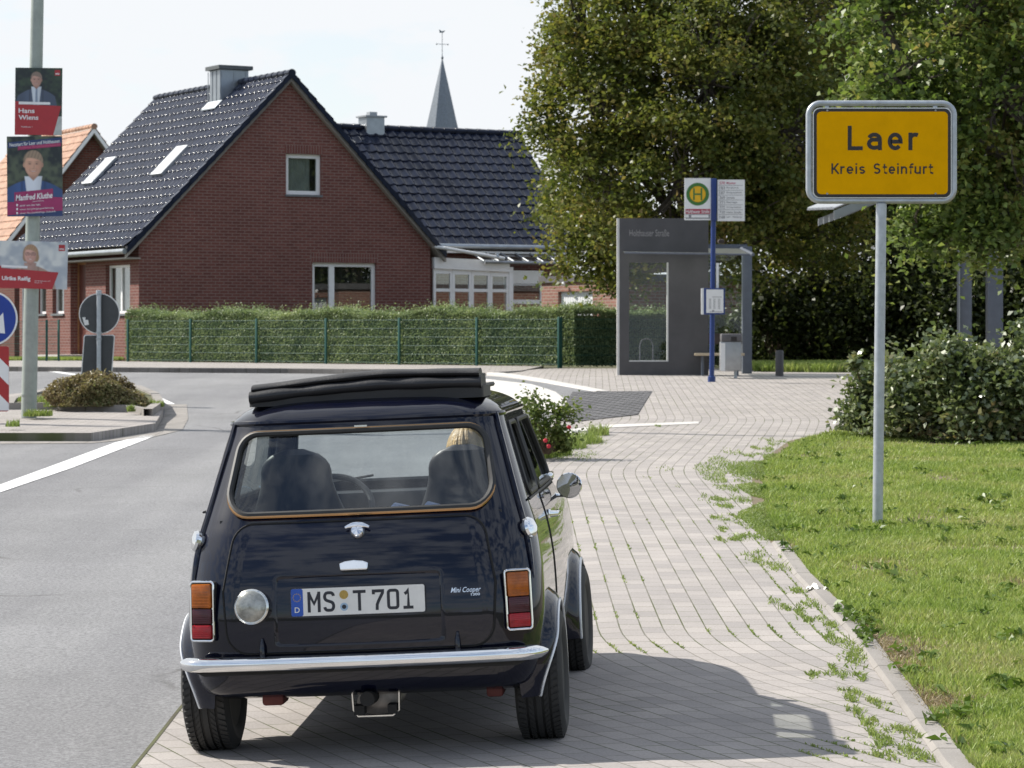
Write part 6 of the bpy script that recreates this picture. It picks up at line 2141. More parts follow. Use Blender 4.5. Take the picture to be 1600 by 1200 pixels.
# ---- double-rod mesh fence
def fence(pts, ht, label, z0=ZP, rails=6, spacing=2.5, end_gap=0.0, name='wire_fence'):
    root = empty(name, (pts[0].x, pts[0].y, z0), 0, label, 'fence')
    o0 = pts[0]
    first_post = None
    for a, b in zip(pts[:-1], pts[1:]):
        d = b - a; Ln = d.length; d = d / Ln
        ang = atan2(d.y, d.x)
        k = max(1, int(round(Ln / spacing)))
        m = MB()
        for i in range(rails):
            z = 0.05 + (ht - 0.05) * i / (rails - 1)
            m.tube([(0, -0.008, z), (Ln, -0.008, z)], 0.0048, 5); m.tube([(0, 0.008, z), (Ln, 0.008, z)], 0.0048, 5)
        for i in range(int(Ln / 0.05)):
            x = i * 0.05
            m.add([(x - .0025, 0, 0.03), (x + .0025, 0, 0.03), (x + .0025, 0, ht + 0.02), (x - .0025, 0, ht + 0.02)], [(0, 1, 2, 3)])
        o = m.build('mesh_panel', 'fence_green', root, smooth=0)
        o.location = (a.x - o0.x, a.y - o0.y, 0); o.rotation_euler = (0, 0, ang)
        for i in range(k + 1):
            p = a + d * (Ln * i / k)
            if first_post is None:
                first_post = MB().rbox(-0.03, -0.02, -0.15, 0.03, 0.02, ht + 0.05, 0.006).build('post', 'fence_green', root)
                po = first_post
            else:
                po = first_post.copy(); COL.objects.link(po); po.parent = root
            po.location = (p.x - o0.x - d.y * -0.0 , p.y - o0.y - 0.04, 0); po.rotation_euler = (0, 0, ang)
    return root
fence([FA + (FB - FA).normalized() * 0.4, FB], 1.03, 'dark green wire mesh fence in the sun in front of the clipped hedge', spacing=2.42)
fence([FB + Vector((0.05, 0.18)), FC], 1.03, 'shaded green wire mesh fence leading behind the bus shelter')
FD = Vector((P(92, 563, 73.5).x, 73.5)); FE = Vector((P(-90, 560, 77.5).x, 77.5))
fence([FD, FE], 1.03, 'short green wire fence left of the house door behind the lamp post')
MB_ = MB().rbox(-0.03, -0.02, -0.15, 0.03, 0.02, 1.08, 0.006).build('gate_post', 'fence_green', None)
MB_.location = (P(73, 563, 73.6).x, 73.6, ZP); tag(MB_, 'single dark green gate post beside the fence end', 'post')

# front garden grass by the house door
r_ = np.random.default_rng(3)
n_ = 26000
x_ = r_.uniform(-14.5, -10.6, n_); y_ = r_.uniform(74.6, 77.5, n_)
blades('grass', x_, y_, r_.uniform(0.04, 0.10, n_), 0.012, 'grass', 4, zf=lambda x, y: np.full(len(x), ZP))['label'] = 'short grass of the front garden by the house door'

# ---- traffic island: lamp post with posters
def lamp_base():
    b = G(45, 653, AZ)
    root = empty('lamp_post', b, 0, 'tall grey-green steel lamp post standing at the front of the traffic island', 'lamp post')
    top = Vector(((62 - 45) / F * b.y * 1.25, 0, 8.2))
    m = MB().tube([(0, 0, -0.1), (0, 0, 0.9), (top.x * 0.11, 0, 0.901)], [0.098, 0.098, 0.098], 20)
    k = 14
    m = MB().tube([(top.x * t / k, 0, 8.2 * t / k) for t in range(k + 1)], [0.098 - 0.030 * t / k for t in range(k + 1)], 20)
    m.lathe([(0.102, 0.28), (0.102, 0.30)], 'z', (0.0008, 0, 0), 20)
    m.build('mast', 'pole_paint', root)
    # curved bracket and head far above the picture
    q = MB().tube([(top.x, 0, 8.1), (top.x + 0.2, 0, 8.5), (top.x + 0.8, 0, 8.75), (top.x + 1.5, 0, 8.8)], [0.06, 0.05, 0.045, 0.04], 12)
    q.build('bracket', 'pole_paint', root)
    q = MB().rbox(top.x + 1.4, -0.14, 8.72, top.x + 2.1, 0.14, 8.86, 0.04)
    q.build('lamp_head', 'pole_paint', root)
    q = MB().box(0.02, -0.101, 0.75, 0.10, -0.05, 1.15); 
    return b, root
LB, lamp = lamp_base()

def poster_frame(name, px0, py0, px1, py1, dy, label, tilt=0.0):
    """board hung on the front of the mast; local x right, y up, z towards the viewer; unit = metres"""
    Y = LB.y - 0.125 + dy
    a = P(px0, py1, Y); b = P(px1, py0, Y)
    wd, ht = b.x - a.x, b.z - a.z
    c = Vector(((a.x + b.x) / 2, Y, (a.z + b.z) / 2))
    root = empty(name, c, 0, label, 'poster', group=None, rot=Euler((radians(90), 0, 0)) if not tilt else Euler((radians(90), radians(-tilt), 0), 'XYZ'))
    root['group'] = 'election posters on the lamp post'
    bd = MB().prism(rrect(-wd / 2, -ht / 2, wd / 2, ht / 2, 0.006), -0.006, 0.0, 'xy')
    # slight bow of the board
    return root, wd, ht, bd
def poly(m, pts, wd, ht, z, mat):
    """pts in 0..1 of the board, y down from the top"""
    vs = [(p[0] * wd - wd / 2, ht / 2 - p[1] * ht, z) for p in pts]
    m.add(vs, [tuple(range(len(vs)))[::-1]], mat)
def oval(cx_, cy_, rx, ry, k=24, a0=0, a1=360):
    return [(cx_ + rx * cos(radians(a0 + (a1 - a0) * i / k)), cy_ + ry * sin(radians(a0 + (a1 - a0) * i / k))) for i in range(k if a1 - a0 == 360 else k + 1)]
def ptext(m, s, x0, y0, x1, y1, wd, ht, z, mat, bold=0.0, shear=0.0, rot=0.0):
    M = Matrix.Translation((((x0 + x1) / 2 - 0.5) * wd, (0.5 - (y0 + y1) / 2) * ht, z)) @ Matrix.Rotation(rot, 4, 'Z')
    m.text(s, M, w=(x1 - x0) * wd, h=(y1 - y0) * ht, mat=mat, bold=bold, shear=shear)
def print_mat():
    m, nt, o = new_mat('photo_print')
    N, L = nt.nodes.new, nt.links.new
    b = N('ShaderNodeBsdfPrincipled'); b.inputs['Roughness'].default_value = 0.35
    at = N('ShaderNodeAttribute'); at.attribute_name = 'print'
    L(at.outputs['Color'], b.inputs['Base Color']); L(b.outputs[0], o.inputs[0])
print_mat()
def portrait(root, wd, ht, bg, hd, skin, hair, suit, shirt, seed, tie=None, glasses=False, bob=False, y1=1.0, shoulder=0.42):
    """the photograph printed on a poster: inks laid down vertex by vertex on a fine flat sheet"""
    nu, nv = 110, int(110 * ht * y1 / wd)
    u, v = np.meshgrid(np.linspace(0, 1, nu + 1), np.linspace(0, y1, nv + 1), indexing='ij')
    asp = ht / wd
    X = (u - hd[0]) / hd[2]; Y = (v - hd[1]) * asp / hd[2]        # in half head widths; Y grows downwards
    C = np.empty(u.shape + (3,))
    n = vnoise(u * 1.0 + 3, v * asp + 3, 7.0, seed) * 0.6 + vnoise(u + 7, v * asp + 7, 17.0, seed + 1) * 0.4
    n = np.clip((n - 0.35) * 2.6, 0, 1)[..., None]
    C[:] = np.array(bg[0]) * (1 - n) + np.array(bg[1]) * n
    def lay(mask, col):
        m_ = np.clip(mask, 0, 1)[..., None]
        C[:] = C * (1 - m_) + np.array(col) * m_
    def ell(cx, cy, rx, ry, soft=0.12):
        d = np.sqrt(((X - cx) / rx) ** 2 + ((Y - cy) / ry) ** 2)
        return (1 - d) / soft + 0.5
    sh = lambda c, k: tuple(np.array(c) * k)
    # shoulders, jacket folds, shirt, tie
    top = 1.75 + 0.75 * np.clip(np.abs(X) / 2.6, 0, 3) ** 2
    body = (Y - top) / 0.12 + 0.5
    body = np.minimum(body, (2.75 + 0.25 * Y - np.abs(X)) / 0.2 + 0.5)
    lay(body, suit)
    lay(np.minimum(body, 0.5 * np.exp(-((X + 1.5) / 0.7) ** 2)), sh(suit, 1.6))
    lay(np.minimum(body, 0.6 * np.exp(-((np.abs(X) - 1.25) / 0.14) ** 2)), sh(suit, 0.45))
    vneck = np.minimum((0.95 - 0.12 * (Y - 1.4) - np.abs(X)) / 0.1 + 0.5, (Y - 1.35) / 0.1 + 0.5)
    lay(vneck, shirt); lay(np.minimum(vneck, 0.4 * np.clip((X - 0.1) / 0.6, 0, 1)), sh(shirt, 0.6))
    if tie is not None: lay(np.minimum((0.17 + 0.03 * (Y - 1.6) - np.abs(X - 0.05)) / 0.06 + 0.5, (Y - 1.62) / 0.1 + 0.5), tie)
    if bob: lay(np.maximum(ell(0.05, -0.05, 1.22, 1.45), np.minimum(ell(0.1, 0.5, 1.28, 1.1), (1.25 - Y) / 0.15)), hair)
    # neck, head, ears
    lay(np.minimum(np.minimum((0.52 - np.abs(X)) / 0.1 + 0.5, (1.85 - Y - np.abs(X)) / 0.2 + 0.5), (Y - 0.4) / 0.1), sh(skin, 0.62))
    if not bob:
        lay(ell(0.0, -0.32, 1.06, 1.16), hair)
        lay(ell(-0.98, 0.1, 0.14, 0.28), sh(skin, 0.8)); lay(ell(0.98, 0.1, 0.14, 0.28), sh(skin, 0.6))
    lay(ell(0, 0.12, 0.93, 1.28), skin)
    f = np.clip(ell(0, 0.12, 0.93, 1.28, 0.05), 0, 1)
    lay(f * 0.55 * np.clip((X - 0.15) / 0.75, 0, 1), sh(skin, 0.45))              # shaded side of the face
    lay(f * 0.45 * np.exp(-(((X + 0.2) / 0.5) ** 2 + ((Y + 0.55) / 0.3) ** 2)), tuple(np.minimum(1, np.array(skin) * 1.35)))
    lay(f * 0.35 * np.exp(-(((np.abs(X) - 0.52) / 0.22) ** 2 + ((Y - 0.38) / 0.2) ** 2)), (skin[0] * 1.05, skin[1] * 0.85, skin[2] * 0.8))
    lay(f * 0.5 * np.clip((Y - 0.95) / 0.4, 0, 1), sh(skin, 0.55))
    # hairline over the forehead, parted at one side
    hl = -0.62 + 0.18 * X + 0.30 * np.abs(X) ** 3
    top_ = np.clip(ell(0.0, -0.30, 1.05, 1.18), 0, 1)
    lay(np.minimum(top_, (hl - Y) / 0.14 + 0.5), hair)
    lay(np.minimum(top_, (hl - Y) / 0.14 + 0.5) * 0.5 * (0.5 + 0.5 * np.sin(X * 17 + Y * 6)), sh(hair, 1.7))
    # eyes, brows, nose, smile
    for s in (-1, 1):
        lay(0.55 * np.exp(-(((X - s * 0.38) / 0.20) ** 2 + ((Y + 0.02) / 0.10) ** 2)), sh(skin, 0.40))
        lay(np.exp(-(((X - s * 0.38) / 0.10) ** 2 + ((Y + 0.01) / 0.055) ** 2)), (0.03, 0.025, 0.025))
        lay(0.75 * np.exp(-(((X - s * 0.40) / 0.24) ** 2 + ((Y + 0.22 + 0.08 * (X - s * 0.4) ** 2) / 0.05) ** 2)), sh(hair, 0.7))
        if glasses:
            d = np.sqrt(((X - s * 0.42) / 0.33) ** 2 + ((Y - 0.0) / 0.22) ** 2)
            lay(0.85 * np.exp(-((d - 1) / 0.13) ** 2), (0.03, 0.02, 0.03))
    lay(0.5 * np.exp(-(((X - 0.10) / 0.08) ** 2 + ((Y - 0.28) / 0.24) ** 2)), sh(skin, 0.5))
    lay(0.5 * np.exp(-((X / 0.2) ** 2 + ((Y - 0.50) / 0.06) ** 2)), sh(skin, 0.45))
    my = 0.82 - 0.16 * X ** 2 / 0.16 * 0.55
    lay(0.9 * np.exp(-((X / 0.36) ** 4 + ((Y - my) / 0.075) ** 2)), (skin[0] * 0.55, skin[1] * 0.30, skin[2] * 0.30))
    lay(0.9 * np.exp(-((X / 0.28) ** 4 + ((Y - my + 0.01) / 0.035) ** 2)), (0.62, 0.58, 0.54))
    for s in (-1, 1): lay(0.35 * np.exp(-(((X - s * (0.36 + 0.12 * (Y - 0.5))) / 0.05) ** 2 + ((Y - 0.62) / 0.2) ** 2)), sh(skin, 0.45))
    C = np.clip(C, 0.004, 0.85)
    V = np.stack([u * wd - wd / 2, ht / 2 - v * ht, np.full(u.shape, 0.0016)], -1).reshape(-1, 3)
    m = nv + 1
    i, j = np.meshgrid(np.arange(nu), np.arange(nv), indexing='ij')
    q = np.stack([i * m + j, i * m + j + 1, (i + 1) * m + j + 1, (i + 1) * m + j], -1).reshape(-1, 4)
    o = fast_mesh('printed_portrait', V, q, 'photo_print', root)
    ca = o.data.color_attributes.new('print', 'FLOAT_COLOR', 'POINT')
    ca.data.foreach_set('color', np.concatenate([C, np.ones(u.shape + (1,))], -1).astype(np.float32).ravel())
    return o

# upper poster
root, wd, ht, bd = poster_frame('election_poster', 23.5, 106, 97, 211, 0, 'upper portrait poster of a man in a grey suit over a red name panel', tilt=-0.6)
fix_normals(bd.build('board', 'poster_dark', root, smooth=0))
portrait(root, wd, ht, ((0.012, 0.020, 0.022), (0.035, 0.060, 0.035)), (0.45, 0.175, 0.112), (0.46, 0.27, 0.21), (0.19, 0.14, 0.11), (0.060, 0.080, 0.125), (0.55, 0.60, 0.66), 71, tie=(0.22, 0.27, 0.35), y1=0.70)
b_ = MB()
poly(b_, [(0, 0.50), (0.10, 0.50), (0.10, 0.545), (0.985, 0.565), (0.82, 1.0), (0, 1.0)], wd, ht, 0.0050, 0)
poly(b_, [(0.92, 0.72), (1.0, 0.72), (1.0, 1.0), (0.82, 1.0)], wd, ht, 0.0046, 1)
poly(b_, [(0.08, 0.505), (0.75, 0.510), (0.75, 0.548), (0.08, 0.545)], wd, ht, 0.0054, 2)
b_.build('printed_panel', ['poster_red', 'print_grey', 'print_white'], root, smooth=0)
b_ = MB()
poly(b_, [(0.84, 0.03), (0.955, 0.03), (0.955, 0.115), (0.84, 0.115)], wd, ht, 0.0050, 0)
ptext(b_, 'SPD', 0.855, 0.075, 0.94, 0.102, wd, ht, 0.0058, 1, bold=0.03)
b_.build('party_badge', ['poster_red', 'print_white'], root, smooth=0)
b_ = MB()
ptext(b_, 'Hans', 0.08, 0.605, 0.42, 0.675, wd, ht, 0.0062, 0, bold=0.02)
ptext(b_, 'Wiens', 0.08, 0.705, 0.50, 0.775, wd, ht, 0.0062, 0, bold=0.02)
b_.build('name_lettering', 'print_white', root, smooth=0)
b_ = MB()
ptext(b_, 'Wahlkreis 1', 0.13, 0.87, 0.37, 0.89, wd, ht, 0.0062, 0)
b_.build('lettering', 'print_white', root, smooth=0)

# middle poster
root, wd, ht, bd = poster_frame('election_poster', 11, 213, 97.5, 338, -0.012, 'middle portrait poster of a man in a blue jacket with magenta name bands', tilt=0.4)
fix_normals(bd.build('board', 'poster_dark', root, smooth=0))
portrait(root, wd, ht, ((0.010, 0.018, 0.022), (0.075, 0.095, 0.060)), (0.475, 0.345, 0.165), (0.58, 0.33, 0.23), (0.24, 0.175, 0.12), (0.030, 0.070, 0.19), (0.66, 0.70, 0.76), 73)
b_ = MB()
poly(b_, [(0.0, 0.0), (1.0, 0.0), (1.0, 0.03), (0.0, 0.09)], wd, ht, 0.0012, 3)
poly(b_, [(0.02, 0.075), (1.0, 0.015), (1.0, 0.085), (0.02, 0.145)], wd, ht, 0.0050, 1)
poly(b_, [(0.20, 0.125), (0.98, 0.082), (0.98, 0.125), (0.20, 0.172)], wd, ht, 0.0054, 0)
poly(b_, [(0.13, 0.70), (0.83, 0.655), (0.83, 0.76), (1.0, 0.765), (1.0, 0.93), (0.0, 0.985), (0.0, 0.82), (0.13, 0.82)], wd, ht, 0.0054, 0)
poly(b_, [(0.0, 0.988), (1.0, 0.935), (1.0, 1.0), (0.0, 1.0)], wd, ht, 0.0054, 1)
b_.build('printed_panel', ['poster_magenta', 'poster_navy', 'print_white', 'poster_leafy'], root, smooth=0)
b_ = MB()
tl = 0.075
ptext(b_, 'Neustart für Laer und Holthausen', 0.05, 0.06, 0.96, 0.105, wd, ht, 0.0062, 0, bold=0.01, rot=tl)
ptext(b_, 'Moderner Bürgermeisterkandidat', 0.22, 0.108, 0.97, 0.146, wd, ht, 0.0062, 1, bold=0.01, rot=tl)
b_.build('slogan_lettering', ['print_white', 'pink_print'], root, smooth=0)
b_ = MB()
ptext(b_, 'Manfred Kluthe', 0.15, 0.715, 0.82, 0.79, wd, ht, 0.0062, 0, bold=0.025, shear=0.25, rot=tl)
ptext(b_, 'parteilos', 0.46, 0.80, 0.66, 0.82, wd, ht, 0.0062, 0, rot=tl)
for k, (s, x1) in enumerate((('einer von hier lebt', 0.60), ('einer mit Jahrgangserfahrung', 0.84), ('einer für nachhaltige Zukunft', 0.88))):
    ptext(b_, s, 0.23, 0.845 + 0.047 * k, x1, 0.872 + 0.047 * k, wd, ht, 0.0062, 0, rot=0.05)
    poly(b_, [(0.165, 0.845 + 0.05 * k), (0.195, 0.845 + 0.05 * k), (0.195, 0.872 + 0.05 * k), (0.165, 0.872 + 0.05 * k)], wd, ht, 0.0062, 0)
b_.build('lettering', ['print_white', 'pink_print'], root, smooth=0)

# lower landscape poster
root, wd, ht, bd = poster_frame('election_poster', -9, 377, 105.5, 451, -0.004, 'lower landscape poster of a woman with glasses over a red name band', tilt=-1.4)
fix_normals(bd.build('board', 'poster_pale', root, smooth=0))
portrait(root, wd, ht, ((0.36, 0.40, 0.44), (0.60, 0.62, 0.60)), (0.49, 0.27, 0.088), (0.55, 0.32, 0.26), (0.30, 0.19, 0.11), (0.36, 0.25, 0.20), (0.40, 0.26, 0.22), 75, glasses=True, bob=True)
b_ = MB()
poly(b_, [(0, 0.52), (0.09, 0.53), (0.10, 0.575), (0.88, 0.645), (0.80, 1.0), (0, 1.0)], wd, ht, 0.0050, 0)
poly(b_, [(0.10, 0.51), (0.455, 0.525), (0.455, 0.575), (0.10, 0.56)], wd, ht, 0.0056, 1)
b_.build('printed_panel', ['poster_red', 'print_white'], root, smooth=0)
b_ = MB()
poly(b_, [(0.875, 0.06), (0.96, 0.06), (0.96, 0.19), (0.875, 0.19)], wd, ht, 0.0050, 0)
ptext(b_, 'SPD', 0.885, 0.135, 0.95, 0.165, wd, ht, 0.0058, 1, bold=0.03)
b_.build('party_badge', ['poster_red', 'print_white'], root, smooth=0)
b_ = MB()
ptext(b_, 'Ulrike Reifig', 0.11, 0.745, 0.50, 0.86, wd, ht, 0.0062, 0, bold=0.03)
b_.build('name_lettering', 'print_white', root, smooth=0)
b_ = MB()
ptext(b_, 'Für Bürgerinnen und', 0.56, 0.82, 0.77, 0.85, wd, ht, 0.0062, 0)
ptext(b_, 'Bürger da', 0.56, 0.86, 0.66, 0.885, wd, ht, 0.0062, 0)
b_.build('lettering', 'print_white', root, smooth=0)

# ---- blue arrow sign and red-white chevron plate, cut by the left picture edge
def island_signs():
    Y = LB.y - 1.3
    bz = gz(P(-18, 640, Y).x, Y) + AZ
    c = P(-16, 497.5, Y)
    root = empty('keep_right_sign', (c.x, Y + 0.03, bz), 0, 'round blue arrow sign above a red and white striped plate at the left edge', 'traffic sign')
    MB().tube([(0, 0.05, -0.1), (0, 0.05, c.z - bz + 0.35)], 0.038, 14).build('post', 'galvanised', root)
    r = 43.0 / F * Y
    q = MB().lathe([(r, 0), (r, -0.012)], 'y', (0, 0, c.z - bz), 48); q.build('rim_plate', 'sign_white', root)
    q = MB().lathe([(r * 0.94, -0.0125), (r * 0.94, -0.014), (0.0, -0.0142)], 'y', (0, 0, c.z - bz), 48); disc = q.build('blue_disc', 'sign_blue', root, smooth=0)
    # white arrow pointing down to the right
    M = Matrix.Translation((0, -0.016, c.z - bz)) @ Euler((radians(90), 0, 0)).to_matrix().to_4x4() @ Matrix.Rotation(radians(-45), 4, 'Z')
    q = MB()
    q.prism([(-0.30, -0.055), (0.06, -0.055), (0.06, -0.15), (0.24, 0.0), (0.06, 0.15), (0.06, 0.055), (-0.30, 0.055)], 0.0, 0.002, 'xy')
    q.v = [(x * r / 0.31, y * r / 0.31, z) for x, y, z in q.v]
    q.xf(0, M)
    fix_normals(q.build('arrow', 'sign_white', disc, smooth=0))
    x0, x1 = (P(-62, 0, Y).x - c.x), (P(13.5, 0, Y).x - c.x)
    z1, z0 = P(0, 541, Y).z - bz, P(0, 643, Y).z - bz
    pt = MB().prism(rrect(x0, z0, x1, z1, 0.03), -0.012, 0.0, 'xz'); pl_ = fix_normals(pt.build('striped_plate', 'sign_red', root, smooth=0))
    q = MB()
    h = z1 - z0; wd = x1 - x0
    def clipband(zz):      # diagonal white bands falling to the right
        pts = [(x0, zz + wd * 1.0), (x1, zz), (x1, zz - h * 0.28), (x0, zz + wd * 1.0 - h * 0.28)]
        from_ = []
        # clip in z
        def clip(poly_, lim, above):
            o_ = []
            for i in range(len(poly_)):
                a, b = poly_[i - 1], poly_[i]
                ia = (a[1] <= lim) == (not above) or a[1] == lim; ib = (b[1] <= lim) == (not above) or b[1] == lim
                if ia != ib:
                    t = (lim - a[1]) / (b[1] - a[1]); o_.append((a[0] + (b[0] - a[0]) * t, lim))
                if ib: o_.append(b)
            return o_
        pts = clip(clip(pts, z1 - 0.012, False), z0 + 0.012, True)
        return pts
    for zz in (z0 + h * 0.68, z0 + h * 0.12, z0 - h * 0.44):
        pts = clipband(zz)
        if len(pts) > 2:
            q.prism(pts, -0.0145, -0.0125, 'xz')
    if q.v: fix_normals(q.build('white_stripes', 'sign_white', pl_, smooth=0))
island_signs()

# ---- signs seen from behind at the far end of the island
def back_signs():
    Y = 40.5
    bz = gz(P(155, 610, Y).x, Y) + 0.08
    c = P(155, 490, Y)
    root = empty('traffic_sign', (c.x, Y, bz), 0, 'back of a round grey traffic sign over a rectangular plate behind the heather', 'traffic sign')
    q = MB().tube([(0, -0.03, -0.1), (0, -0.03, P(0, 455, Y).z - bz)], 0.034, 14); q.lathe([(0.04, 0), (0.04, 0.05), (0.0, 0.055)], 'z', (0, -0.03, P(0, 459, Y).z - bz), 14)
    q.build('post', 'galvanised', root)
    r = 32.0 / F * Y
    MB().lathe([(r, 0.03), (r, 0.014)], 'y', (0, 0, c.z - bz), 48).build('rim_plate', 'sign_white', root)
    MB().lathe([(r * 0.955, 0.013), (0.0, 0.0125)], 'y', (0, 0, c.z - bz), 48).build('disc_back', 'sign_back', root, smooth=0)
    q = MB().prism([(-0.245, -0.055), (-0.20, -0.05), (-0.20, -0.09), (-0.16, -0.09), (-0.15, -0.16), (-0.21, -0.17)], 0.008, 0.012, 'xz')
    q.v = [(x, y, z + c.z - bz) for x, y, z in q.v]
    fix_normals(q.build('sticker', 'sign_white', root, smooth=0))
    zt, zb = P(0, 523, Y).z - bz, 0.10
    x0, x1 = -27.5 / F * Y, 24.5 / F * Y
    ps = [(x0 - 0.03, zb), (x1 - 0.06, zb), (x1, zt), (x0 + 0.03, zt)]
    MB().prism(round_poly(ps, 0.03, 4), 0.012, 0.022, 'xz').build('plate_rim', 'sign_white', root, smooth=0)
    ps = [(x0 - 0.015, zb + 0.01), (x1 - 0.075, zb + 0.01), (x1 - 0.015, zt - 0.012), (x0 + 0.045, zt - 0.012)]
    MB().prism(round_poly(ps, 0.03, 4), 0.007, 0.0115, 'xz').build('plate_back', 'sign_back', root, smooth=0)
    for z in (c.z - bz - r * 0.97, c.z - bz - r * 0.97 - 0.09, c.z - bz + r * 0.9):
        MB().lathe([(0.045, 0), (0.045, 0.025)], 'z', (0, -0.03, z), 14).build('clamp', 'zinc', root)
back_signs()

# ---- low heather on the island
def low_bush(name, px, py, wd_px, ht_px, n, mat, seed, label, cat='shrub', size=0.05, off_=0.0, depth=0.6, Y=None, twigs=60, clump=None, shape=2.0):
    b = G(px, py, off_) if Y is None else P(px, py, Y)
    sx = wd_px / 2 / F * b.y; sz = ht_px / F * b.y
    root = empty(name, b, 0, label, cat)
    r = np.random.default_rng(seed)
    d = r.normal(size=(n, 3)); d /= np.linalg.norm(d, axis=1)[:, None]
    rad = r.uniform(0.55, 1.0, n) ** 0.6
    d[:, 2] = np.abs(d[:, 2])
    c = d * rad[:, None] * np.array([sx, sx * depth, sz])
    lump = 0.78 + 0.42 * vnoise(np.arctan2(d[:, 1], d[:, 0]) * 2 + 9, d[:, 2] * 3 + 5, 1.0, seed)
    c *= lump[:, None]
    c[:, 2] = np.maximum(c[:, 2], 0.01)
    leaves('foliage', c, size, mat, seed + 1, root, up=0.3)
    m = MB()
    for k in range(twigs):
        e = c[r.integers(0, n)] * 1.05
        m.tube([(e[0] * 0.15, e[1] * 0.15, 0), (e[0] * 0.55, e[1] * 0.55, e[2] * 0.6), tuple(e)], [0.008, 0.006, 0.003], 4)
    m.build('stems', 'twig', root)
    return root, sx, sz
low_bush('heather_bush', 150, 634, 150, 50, 15000, 'heather_leaf', 51, 'low brownish heather cushion on the traffic island', off_=AZ + 0.06, size=0.045, depth=0.8, twigs=160)
# green weeds at the foot of the heather and the lamp post
r_ = np.random.default_rng(17)
xs, ys = [], []
for px, py, rad, n_ in ((75, 634, .35, 500), (55, 633, .25, 250), (165, 640, .20, 500), (215, 640, .35, 700), (195, 642, .2, 300), (60, 655, .18, 350), (205, 648, .05, 120), (90, 640, .2, 200), (20, 672, .08, 60)):
    p = G(px, py, AZ); a = r_.uniform(0, 2 * pi, n_); q = np.sqrt(r_.random(n_)) * rad
    xs.append(p.x + np.cos(a) * q); ys.append(p.y + np.sin(a) * q)
x_, y_ = np.concatenate(xs), np.concatenate(ys)
blades('weeds', x_, y_, r_.uniform(0.03, 0.10, len(x_)), 0.009, 'weeds', 18, zoff=AZ + 0.04, lean=0.8)['label'] = 'tufts of weeds growing on the traffic island'

# ---- roses beside the car
pm('rose_red', (0.50, 0.012, 0.03), rough=0.5, var=0.2, vscale=40)
r_ = np.random.default_rng(19)
xs, ys = [], []
for px, py, rad, n_ in ((868, 712, .16, 500), (880, 700, .25, 600), (905, 692, .25, 500), (850, 716, .12, 300), (935, 680, .12, 250)):
    p = G(px, py); a = r_.uniform(0, 2 * pi, n_); q = np.sqrt(r_.random(n_)) * rad
    xs.append(p.x + np.cos(a) * q); ys.append(p.y + np.sin(a) * q * 1.6)
x_, y_ = np.concatenate(xs), np.concatenate(ys)
blades('weeds', x_, y_, r_.uniform(0.04, 0.15, len(x_)), 0.006, 'weeds', 20, lean=0.9)['label'] = 'green weeds round the foot of the rose bush'

